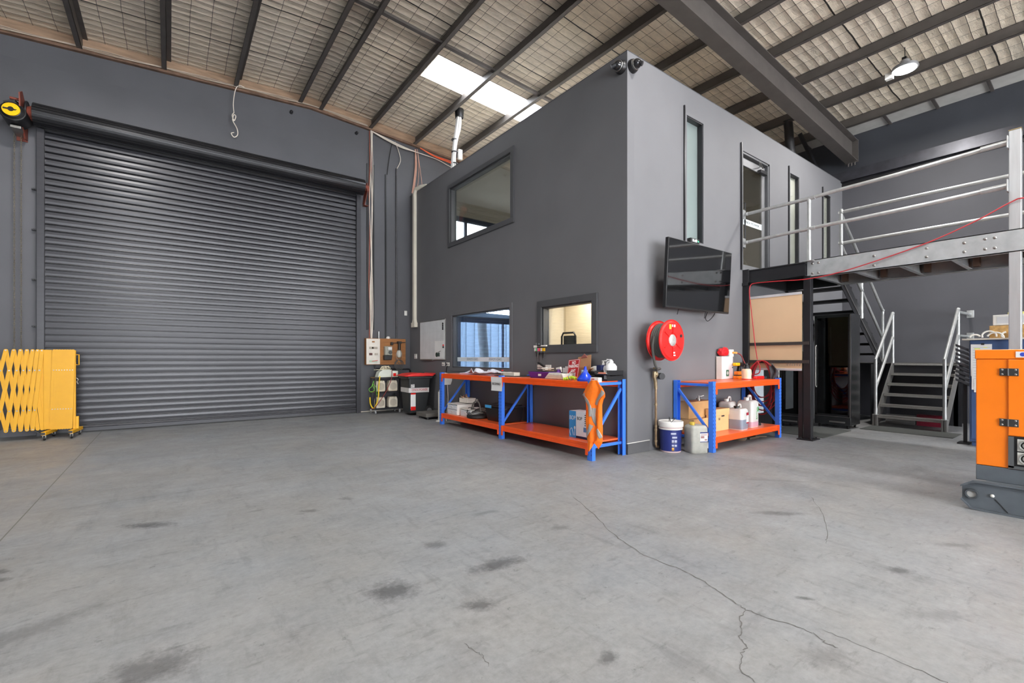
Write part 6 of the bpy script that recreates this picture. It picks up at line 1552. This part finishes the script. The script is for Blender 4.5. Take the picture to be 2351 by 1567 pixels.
# lower flight: from x=11.5 down to x=10.42
N2 = 6
for y in (1.84, 2.78):
    b = B(); b.prism([(11.52, 1.15), (11.52, .92), (10.60, .0), (10.37, .0), (10.37, .20), (10.47, .24), (11.40, 1.15)], y - .004, y + .004, 'y').box(10.37, 10.47, y - .035, y + .035, 0, .205); b.build('stringer', STAIRG, t) if False else b.build('stringer', mat('dark_grey_stringer', srgb(110, 108, 106), .45, .3, var=.1), t)
for k in range(N2):
    z = .19 * (k + 1) + .005; x = 10.42 + .215 * k
    if k == N2 - 1: z = 1.15; 
    b = B(); b.box(x, x + .24, 1.85, 2.77, z - .008, z).box(x, x + .008, 1.85, 2.77, z - .045, z).box(x + .2, x + .205, 1.85, 2.77, z - .04, z); b.build('tread', TREAD, t, bevel=.002)
def rails(y, side):
    b = B(); b.tube([(10.43, y, .20), (10.43, y, 1.22)], RT, 12).tube([(11.46, y, 1.15), (11.46, y, 2.12)], RT, 12); b.build_each('rail_post', GALVD, t)
    b = B(); b.tube([(10.43, y, 1.22), (11.44, y, 2.12)], RT, 12).sphere((11.46, y, 2.13), .032, n=12).sphere((10.43, y, 1.22), .028, n=12); b.build('handrail', GALVD, t)
    b = B(); b.tube([(10.45, y - .0, .72), (11.46, y, 1.66)], RT, 12).sphere((11.46, y, 1.66), .03, n=12).sphere((10.44, y, .72), .028, n=12); b.build('mid_rail', GALVD, t)
    b = B(); b.cyl((10.43, y, .18), (10.43, y, .32), .029, n=14).cyl((11.46, y, 1.15), (11.46, y, 1.24), .029, n=14).box(10.39, 10.47, y - .04, y + .04, .2, .215); b.build_each('rail_socket', GALVD, t)
rails(2.78, 0); rails(1.84, 1)
for z in (2.08, 1.655):
    b = B(); b.cyl((11.46, 1.84, z), (XW - .01, 1.80, z), RT, n=12); b.build('handrail', GALVD, t)
    b = B(); b.box(XW - .012, XW, 1.74, 1.84, z - .07, z + .07); b.build('wall_flange', GALVD, t, bevel=.003)
# upper flight handrails
b = B(); b.tube([(9.14, 2.93, 3.72), (9.28, 2.95, 3.70), (11.50, 2.95, 2.20)], RT, 12); b.build('handrail', GALVD, t)
b = B(); b.tube([(9.14, 2.93, 3.21), (9.28, 2.95, 3.17), (11.44, 2.95, 1.68)], RT, 12); b.build('mid_rail', GALVD, t)
for x, z0, z1 in ((10.28, 1.98, 3.02), (11.51, 1.15, 2.20)):
    b = B(); b.cyl((x, 2.95, z0), (x, 2.95, z1), RT, n=12).cyl((x, 2.95, z0), (x, 2.95, z0 + .1), .029, n=12); b.build('rail_post', GALVD, t)
    b = B(); b.sphere((x, 2.95, z1), .034, n=12).sphere((x, 2.95, z1 - .52 + (.0 if x < 11 else 0)), .032, n=12); b.build('rail_tee', GALVD, t)
# things stored under the lower flight
b = B(); b.box(10.9, 11.02, 1.95, 2.3, .02, .22); tag(b.build('red_crate', mat('dark_red_crate', srgb(120, 20, 44), .5)), 'dark red crate stored under the lower stair flight', 'crate')
b = B(); b.box(10.9, 11.0, 2.32, 2.75, .02, .19)
for k in range(3): b.box(10.89, 10.9, 2.32, 2.75, .05 + k * .05, .06 + k * .05)
tag(b.build('grey_louvre_unit', mat('grey_louvre', srgb(128, 128, 128), .5)), 'grey ribbed unit stored under the lower stair flight', 'equipment')
# floor mats
MATM = mat('grey_fibre_mat', srgb(74, 76, 74), .9, var=.12, scale=40, bump=.5, bscale=200)
for lab, x0, x1, y0, y1 in (('grey doormat in front of the lower stair flight', 9.72, 10.36, 1.62, 2.82), ('grey doormat in front of the black fridges by the column', 8.15, 9.35, 2.83, 3.72)):
    b = B(); b.box(x0, x1, y0, y1, 0, .01); tag(b.build('doormat', MATM, bevel=.003), lab, 'doormat')

# bars, cork board and hanging things between the wall post and column
t = thing('pipe_rack_frame', 'pair of dark flat bars spanning from the wall post to the column', 'rack', (7.8, 3.4, 1.15))
for z in (1.19, 1.475):
    b = B(); b.box(7.765, 7.775, WY - .04, BY - .02, z - .024, z + .024).cyl((7.755, 3.22, z), (7.765, 3.22, z), .006, n=8).cyl((7.755, 3.30, z), (7.765, 3.30, z), .006, n=8); b.build('flat_bar', mat('dark_bronze_bar', srgb(62, 58, 56), .45, .2), t)
b = B()
for k in range(6): b.tube([(7.76, 3.18 - .035 * k, 1.165), (7.74, 3.18 - .035 * k, 1.13), (7.72, 3.18 - .035 * k, 1.14), (7.715, 3.18 - .035 * k, 1.155)], .003, 5)
b.build_each('wire_hook', RAWSTEEL, t)
t = thing('pin_board', 'back of a large aluminium framed board standing behind the dark bars', 'board', (8.0, 3.4, 1.0))
X = 7.80; y0, y1, z0, z1 = 3.0, 3.85, 1.05, 2.27
b = B(); b.box(X, X + .02, y0, y1, z0, z1); b.build('board_panel', mat('hardboard_backing', srgb(206, 176, 142), .7, var=.05, scale=2), t)
b = B(); b.box(X - .012, X + .02, y1 - .055, y1 + .0, z0, z1).box(X - .012, X + .02, y0, y1, z1 - .04, z1 + .0).box(X - .012, X + .02, y0, y1, z0 - .0, z0 + .035); b.build('aluminium_frame', mat('satin_aluminium', srgb(216, 216, 220), .35, .4), t, bevel=.003)
b = B(); b.box(X - .016, X - .011, y1 - .05, y1, 2.04, 2.065).box(X - .016, X - .011, y1 - .05, y1, 1.255, 1.28); b.build('frame_bracket', BLKP, t)
b = B(); b.box(X + .025, X + .045, 3.0, 3.06, 0, z0 + .3).box(X + .025, X + .045, 3.78, 3.84, 0, z0 + .3); b.build('stand_leg', BLKP, t)
# red air hose
AIR = mat('red_air_hose', srgb(172, 40, 48), .45, var=.08)
b = B(); b.tube(curve_pts([(7.70, 3.62, 1.22), (7.70, 3.66, 1.5), (7.69, 3.71, 2.0), (7.69, 3.745, 2.33), (7.69, 3.72, 2.45), (7.69, 3.62, 2.472), (7.70, 3.3, 2.46), (7.72, 2.9, 2.44), (7.76, 2.5, 2.485), (7.79, 2.0, 2.60), (7.80, 1.5, 2.74), (7.80, 1.1, 2.90), (7.80, .81, 3.05), (7.80, .70, 3.07), (7.9, .4, 3.03)], 8), .0075, 8)
tag(b.build('air_hose', AIR), 'red air hose strung from the tall column along the walkway beam to the bench', 'hose')
b = B(); random.seed(5)
for k in range(9):
    w_ = .13 + .016 * k; dz = .30 + .035 * (k % 5); P = []
    for i in range(29):
        a = 2 * PI * i / 28; yy = 3.57 + (w_ * .85) * math.sin(a) * (1 + .15 * (1 - math.cos(a))); zz = 1.205 - dz * (1 - math.cos(a)) * 1.0
        P.append((7.752 - .006 * (k % 4) + .01 * math.sin(a * 2 + k), yy + .012 * math.sin(a + k), zz))
    b.tube(P, .0085, 7)
b.tube(curve_pts([(7.70, 3.62, 1.2), (7.68, 3.74, 1.05), (7.66, 3.70, .98), (7.66, 3.58, 1.0), (7.68, 3.57, 1.1), (7.70, 3.62, 1.2)]), .0085, 7)
b.tube(curve_pts([(7.70, 3.75, 1.1), (7.6, 3.7, 1.0), (7.45, 3.65, .95), (7.32, 3.62, .965)]), .0085, 7)
tag(b.build('coiled_air_hose', AIR), 'coil of red air hose hanging from the lower dark bar beside the short bench', 'hose')
b = B()
b.grid(lambda s, u: (7.70 - .03 * math.sin(s * 3 * PI), 3.43 - .13 * s * (.4 + .6 * math.sin(PI * min(1, u * 1.1)) ) - .02 * u, 1.14 - .24 * u - .03 * math.sin(s * 7)), 14, 14, .004)
tag(b.build('grey_work_glove', mat('grey_knit', srgb(78, 76, 80), .9, bump=.4, bscale=80)), 'dark grey work glove hanging from a hook beside the coiled red hose', 'glove')
b = B(); b.box(8.05, 8.42, BY - .05, BY - .02, 2.20, 2.30); 
t = thing('exit_sign', 'green illuminated exit sign glimpsed above the framed board', 'exit sign', (8.3, BY, 2.27))
b.build('sign_box', WHITE, t)
b = B(); b.box(8.06, 8.41, BY - .054, BY - .05, 2.21, 2.29); b.build('sign_face', emit_mat('exit_green', (.05, .8, .25), 1.6), t)
text('lettering', 'EXIT', .07, emit_mat('exit_white', (1, 1, 1), 2.0), frame((8.235, BY - .056, 2.25), '-y'), t)

# fridges
def fridge(lab, x, y0, y1, d, h):
    t = thing('display_fridge', lab, 'fridge', (x + d / 2, (y0 + y1) / 2, 0))
    b = B(); b.box(x + .03, x + d, y0, y1, .06, h).box(x + .0, x + .03, y0, y1, .06, .20); b.build('fridge_body', mat('fridge_black', srgb(40, 41, 43), .22, .1, var=.06), t, bevel=.004)
    b = B(); b.box(x - .01, x + .028, y0 + .004, y0 + .035, .205, h - .01).box(x - .01, x + .028, y1 - .035, y1 - .004, .205, h - .01).box(x - .01, x + .028, y0, y1, h - .05, h - .004).box(x - .01, x + .028, y0, y1, .205, .245); b.build('door_frame', BLKP, t)
    b = B(); b.box(x - .004, x + .004, y0 + .035, y1 - .035, .245, h - .05); b.build('door_glass', glass_mat('dark_fridge_glass', (.34, .37, .38), .10) if 'dark_fridge_glass' not in MATS else MATS['dark_fridge_glass'], t, smooth=False)
    b = B(); b.box(x - .0125, x - .0095, y0 - .002, y0 + .010, .21, h - .01).box(x - .0125, x - .0095, y1 - .008, y1, .21, h - .01).box(x - .0115, x - .0095, y0, y1, .203, .209); b.build('chrome_trim', RAWSTEEL, t)
    b = B(); b.tube([(x - .01, y1 - .03, .72), (x - .04, y1 - .03, .75), (x - .04, y1 - .03, 1.45), (x - .01, y1 - .03, 1.48)], .008, 8); b.build('door_handle', WHITE, t)
    for zz in (.5, .8, 1.1, 1.4, 1.7):
        b = B()
        for q in range(10): b.box(x + .06, x + d - .06, y0 + .05 + q * (y1 - y0 - .1) / 9 - .002, y0 + .05 + q * (y1 - y0 - .1) / 9 + .002, zz, zz + .004)
        b.box(x + .06, x + .064, y0 + .05, y1 - .05, zz, zz + .006); b.build('wire_shelf', RAWSTEEL, t)
    b = B(); b.box(x + .02, x + .03, y0 + .3, y0 + .32, .5, 1.8).box(x + .02, x + .03, y0 + .4, y0 + .42, .5, 1.8); b.build('strip_reflection', mat('grey_strip', srgb(170, 170, 166), .5), t)  # reflections in the door glass, built as pale grey strips
    b = B(); b.box(x - .012, x, y0 + .08, y0 + .32, .10, .125); b.build('vent_badge', RAWSTEEL, t)
    for yy in (y0 + .06, y1 - .06):
        for xx in (x + .06, x + d - .06):
            b = B(); b.cyl((xx, yy - .012, .028), (xx, yy + .012, .028), .027, n=14).box(xx - .015, xx + .015, yy - .016, yy + .016, .03, .062); b.build('castor', BLKP, t)
    return t
fridge('tall black glass door fridge standing under the stair flight', 9.50, 2.885, 3.44, .47, 2.02)
fridge('black glass door fridge partly hidden behind the dark column', 8.98, 3.45, BY - .015, .42, 1.95)
b = B()
b.build('x', BLK) if False else None

# ================================================================== RIGHT SIDE
# blue cabinet
t = thing('blue_cabinet', 'tall blue steel cabinet with papers clipped to its side by the stair', 'cabinet', (9.4, .95, 0))
CB = mat('slate_blue_steel', srgb(62, 84, 124), .45, .1, var=.05)
b = B(); b.box(9.14, 9.75, .45, 1.35, .06, 1.50).box(9.16, 9.73, .47, 1.33, 0, .06); b.build('cabinet_body', CB, t, bevel=.006)
b = B(); b.box(9.13, 9.136, .47, 1.33, .1, 1.46); b.build('side_panel', CB, t, bevel=.002)
b = B(); b.box(9.08, 9.8, .42, 1.42, 1.50, 1.522); b.build('pale_top_board', mat('pale_laminate', srgb(206, 198, 186), .5), t, bevel=.003)
t2 = thing('pinned_papers', 'sheaf of printed papers hanging on the blue cabinet', 'papers', (9.12, 1.23, .8))
for k, (y0, y1, z0, z1, d) in enumerate(((1.125, 1.335, .99, 1.44, 0), (1.12, 1.325, .80, 1.10, -.004), (1.115, 1.30, .765, .95, -.008))):
    b = B(); b.box(9.122 + d, 9.124 + d, y0, y1, z0, z1); p_ = b.build('paper_sheet', PAPER, t2)
    b = B()
    for q in range(int((z1 - z0) / .035)): b.box(9.1215 + d, 9.122 + d, y0 + .02, y1 - .02, z0 + .015 + q * .035, z0 + .02 + q * .035)
    b.build('text_line_print', mat('grey_text_print', srgb(176, 178, 184), .7), p_)
b = B(); b.box(9.11, 9.124, 1.20, 1.23, 1.43, 1.455); b.build('bulldog_clip', INK, t2)
b = B(); b.box(9.1205, 9.1215, 1.24, 1.30, 1.37, 1.385).box(9.1205, 9.1215, 1.17, 1.21, 1.39, 1.40); b.build('highlighter_mark', mat('highlighter_yellow', srgb(220, 220, 110), .6), t2)
# sloping magazine rack on the cabinet's far side
t = thing('sloping_file_rack', 'black rack of sloping file trays fixed beside the blue cabinet', 'file rack', (9.35, 1.42, .8))
for k in range(9):
    z = 1.40 - k * .062
    b = B(); b.prism([(1.36, z - .06), (1.50, z + .02), (1.50, z + .026), (1.36, z - .054)], 9.16, 9.46, 'x').prism([(1.36, z - .06), (1.50, z + .02), (1.50, z + .055), (1.36, z - .02)], 9.16, 9.163, 'x'); tr = b.build('file_tray', mat('smoked_plastic', srgb(66, 66, 70), .2, coat=.4), t)
    if k % 2 == 0 or k > 5:
        b = B(); b.prism([(1.38, z - .046), (1.525, z + .036), (1.525, z + .040), (1.38, z - .042)], 9.18, 9.42, 'x'); b.build('tray_paper', mat('off_white_sheet', srgb(190, 186, 178), .7), tr)
b = B(); b.box(9.3, 9.33, 1.40, 1.44, 0, .88).box(9.2, 9.44, 1.37, 1.49, 0, .02); b.build('rack_stand', BLKP, t)
# stuff on the cabinet
t = thing('label_printer_box', 'white plastic box standing on a timber box on the blue cabinet', 'box', (9.4, .98, 1.70))
b = B(); b.box(9.3, 9.6, .80, 1.14, 1.705, 1.85); b.build('box_body', WHITE, t, bevel=.006)
b = B(); b.box(9.297, 9.3, .84, 1.10, 1.73, 1.82); b.build('front_panel', mat('pale_grey_front', srgb(206, 208, 210), .4), t)
b = B(); b.box(9.28, 9.62, .78, 1.17, 1.522, 1.70); tag(b.build('timber_box', mat('raw_particle_board', srgb(190, 150, 92), .7, var=.25, scale=25), bevel=.003), 'raw timber box on top of the blue cabinet', 'box')
b = B(); b.box(9.35, 9.55, .84, 1.0, 1.852, 1.885); tag(b.build('sponge_pad', mat('pale_yellow_foam', srgb(226, 222, 140), .8), bevel=.006), 'pale yellow pad lying on the white plastic box', 'pad')
b = B()
for (y0, r, a0, a1) in ((1.30, .055, .2, 2.7), (1.16, .07, -.4, 3.4), (1.10, .08, .3, 3.3), (.99, .05, -.6, 1.4)):
    b.tube([(9.18, y0 + r * math.cos(a0 + (a1 - a0) * i / 14), 1.53 + r * math.sin(a0 + (a1 - a0) * i / 14) * .9 + (.0 if a0 > 0 else .03)) for i in range(15)], .011, 8)
tag(b.build('curled_strip', mat('bone_plastic_strip', srgb(222, 220, 214), .4)), 'curled white plastic strips lying on top of the blue cabinet', 'plastic strips')
b = B(); b.cyl((9.2, .90, 1.522), (9.2, .90, 1.60), .035, n=18); tag(b.build('black_canister', BLKP, bevel=.005), 'small black canister beside the timber box on the blue cabinet', 'canister')
b = B(); b.box(9.02, 9.05, .930, .958, 1.18, 2.10); tag(b.build('aluminium_trim_length', mat('satin_aluminium', srgb(216, 216, 220), .35, .4)), 'pale aluminium length standing upright beside the tall column', 'trim length')

# generator canopy
t = thing('generator', 'orange generator canopy on a dark grey skid at the right edge', 'generator', (5.9, -.3, 0))
OG = mat('generator_orange', srgb(246, 126, 16), .38, var=.03, coat=.15)
GG = mat('skid_grey', srgb(92, 98, 104), .45, .1, var=.12, scale=8)
gx = 5.42
b = B(); b.box(gx, gx + .95, -1.5, .762, .36, 1.24); b.build('canopy_body', OG, t, bevel=.006)
b = B(); b.box(gx - .008, gx + .958, -1.508, .768, 1.24, 1.318); b.build('canopy_lid', OG, t, bevel=.006)
b = B(); b.box(gx - .012, gx, -1.0, .578, .625, 1.238); b.build('access_door', OG, t, bevel=.006)
b = B(); b.box(gx - .0135, gx - .012, .35, .535, 1.253, 1.30); b.build('lid_label', PAPER, t)
b = B(); b.lathe([(.0, 0), (.016, 0), (.016, .0008), (0, .0008)], 20, frame((gx - .0137, .497, 1.277), '-x')).lathe([(.0, 0), (.016, 0), (.016, .0008), (0, .0008)], 20, frame((gx - .0137, .41, 1.277), '-x')); b.build('label_logo', mat('royal_blue_print', srgb(50, 70, 180), .5), t)
for z in (1.135, .728):
    b = B(); b.box(gx - .018, gx - .012 + .003, .518, .575, z - .03, z + .03).box(gx - .012, gx, .582, .625, z - .03, z + .03).cyl((gx - .018, .578, z - .03), (gx - .018, .578, z + .03), .007, n=10); hg = b.build('hinge', mat('hinge_dark_zinc', srgb(74, 74, 74), .4, .5), t, bevel=.002)
    b = B()
    for yy in (.535, .610):
        for dz in (-.018, .018): b.sphere((gx - (.019 if yy < .58 else .013), yy, z + dz), .008, (.5, 1, 1), 10)
    b.build_each('hinge_bolt', RAWSTEEL, hg)
b = B(); b.box(gx - .014, gx - .0125, .35, .46, .68, .71); b.build('door_sticker', PAPER, t)
b = B(); b.box(gx - .004, gx + .002, -1.0, .576, .375, .622); b.build('outlet_recess', BLKP, t)
b = B(); b.box(gx - .014, gx - .0, .545, .576, .37, .62).box(gx - .014, gx, -1.0, .576, .362, .385); b.build('outlet_frame', mat('dark_grey_frame', srgb(84, 86, 88), .5), t)
for z in (.555, .45):
    for y in (.475, .36, .245):
        b = B(); b.box(gx - .012, gx - .003, y - .052, y + .052, z - .048, z + .048); op = b.build('outlet_plate', mat('outlet_grey', srgb(196, 196, 190), .4), t, bevel=.002)
        b = B(); M = frame((gx - .012, y, z), '-x'); b.lathe([(.032, 0), (.036, .012), (.04, .014), (.043, 0)], 28, M).lathe([(0, .004), (.022, .004), (.026, .0)], 24, M); b.build('outlet_ring', mat('outlet_dark_grey', srgb(140, 140, 136), .4), op)
b = B(); b.box(gx - .0, gx + .95, -1.5, .762, .235, .358); b.build('skid_top_rail', GG, t, bevel=.004)
b = B()
b.prism([(.70, .0), (.775, .012), (.832, .075), (.832, .185), (.76, .236), (-1.55, .236), (-1.55, 0)], 5.332, 5.343, 'x')
b.build('skid_side', GG, t)
b = B(); b.prism([(-1.55, .226), (.76, .226), (.838, .178), (.838, .190), (.764, .240), (-1.55, .240)], 5.30, 5.35, 'x').prism([(-1.55, 0), (.70, 0), (.78, .006), (.836, .07), (.836, .08), (.775, .018), (.70, .012), (-1.55, .012)], 5.30, 5.35, 'x').box(5.345, 6.4, -1.55, .70, .1, .236); b.build('skid_flange', GG, t)
b = B(); b.lathe([(.032, -.008), (.032, .02), (.042, .022), (.046, .012), (.046, 0)], 32, frame((5.331, .775, .125), '-x') @ Matrix.Scale(.92, 4)); b.build('lifting_eye', mat('skid_ring', srgb(70, 74, 78), .4), t)
b = B(); b.cyl((5.3285, .775, .125), (5.331, .775, .125), .029, n=28); b.build('eye_opening', mat('pale_dust', srgb(176, 176, 174), .8), t)
b = B(); b.sphere((5.326, .655, .135), .014, n=12); b.build('skid_bolt', WHITE, t)
b = B(); b.tube(curve_pts([(5.328, .64, .11), (5.33, .6, .06), (5.328, .57, .02)]), .003); b.build('drain_wire', INK, t)

# roof braces over the block and dark duct
b = B(); b.bar((11.2, 4.35, 6.22), (11.85, 4.15, 5.30), .06, .06); tag(b.build('brace_bar', BLK), 'thin dark brace dropping from the roof behind the far rafter end', 'brace')
b = B(); b.tube(curve_pts([(10.35, 4.25, 6.22), (10.4, 4.25, 6.05), (10.38, 4.22, 5.7), (10.5, 4.2, BTOP)]), .085, 14); tag(b.build('flexible_duct', mat('black_duct_wrap', srgb(34, 33, 34), .5, bump=.5, bscale=12)), 'black flexible duct dropping from the roof onto the office block', 'duct')

# ---- high bay lamps
for i, (x, y, z) in enumerate(HIGHBAYS):
    t = thing('high_bay_light', 'bright round high bay lamp hanging from the roof at upper right' if i == 0 else 'high bay lamp %s' % ['', 'added out of view to light the roller door end', 'above the open floor before the television', 'above the open floor before the yellow barrier', 'beyond the generator', 'nearest behind the camera', 'behind the camera on the barrier side'][i], 'ceiling light', (x, y, z), group=None if i == 0 else 'high bay lamps behind the photographer')
    b = B(); b.lathe([(0, .16), (.06, .155), (.075, .10), (.17, .055), (.18, .02), (.175, .005), (.15, .005)], 32); b.build('lamp_housing', mat('grey_lamp_housing', srgb(150, 150, 152), .4, .4), t, world=False)
    b = B(); b.cyl((0, 0, -.002), (0, 0, .002), .15, n=32); b.build('lamp_lens', emit_mat('lamp_lens_glow', (1, .98, .95), 30.0) if i == 0 else MATS['lamp_lens_glow'], t, world=False)
    b = B(); b.tube([(0, 0, .15), (0, 0, roofz(x) - z)], .006, 6).box(-.05, .05, -.03, .03, .14, .2); b.build('suspension_rod', BLK, t, world=False)
    if i == 0:
        b = B(); b.box(-.02, .06, .16, .26, -.05, .05); b.build('sensor_box', WHITE, t, world=False)
    area_light('high_bay_emitter', (x, y, z - .01), .3, HB_POWER * (1.15 if i == 0 else 1.3 if i == 1 else .75), (1, .975, .94), spread=170)
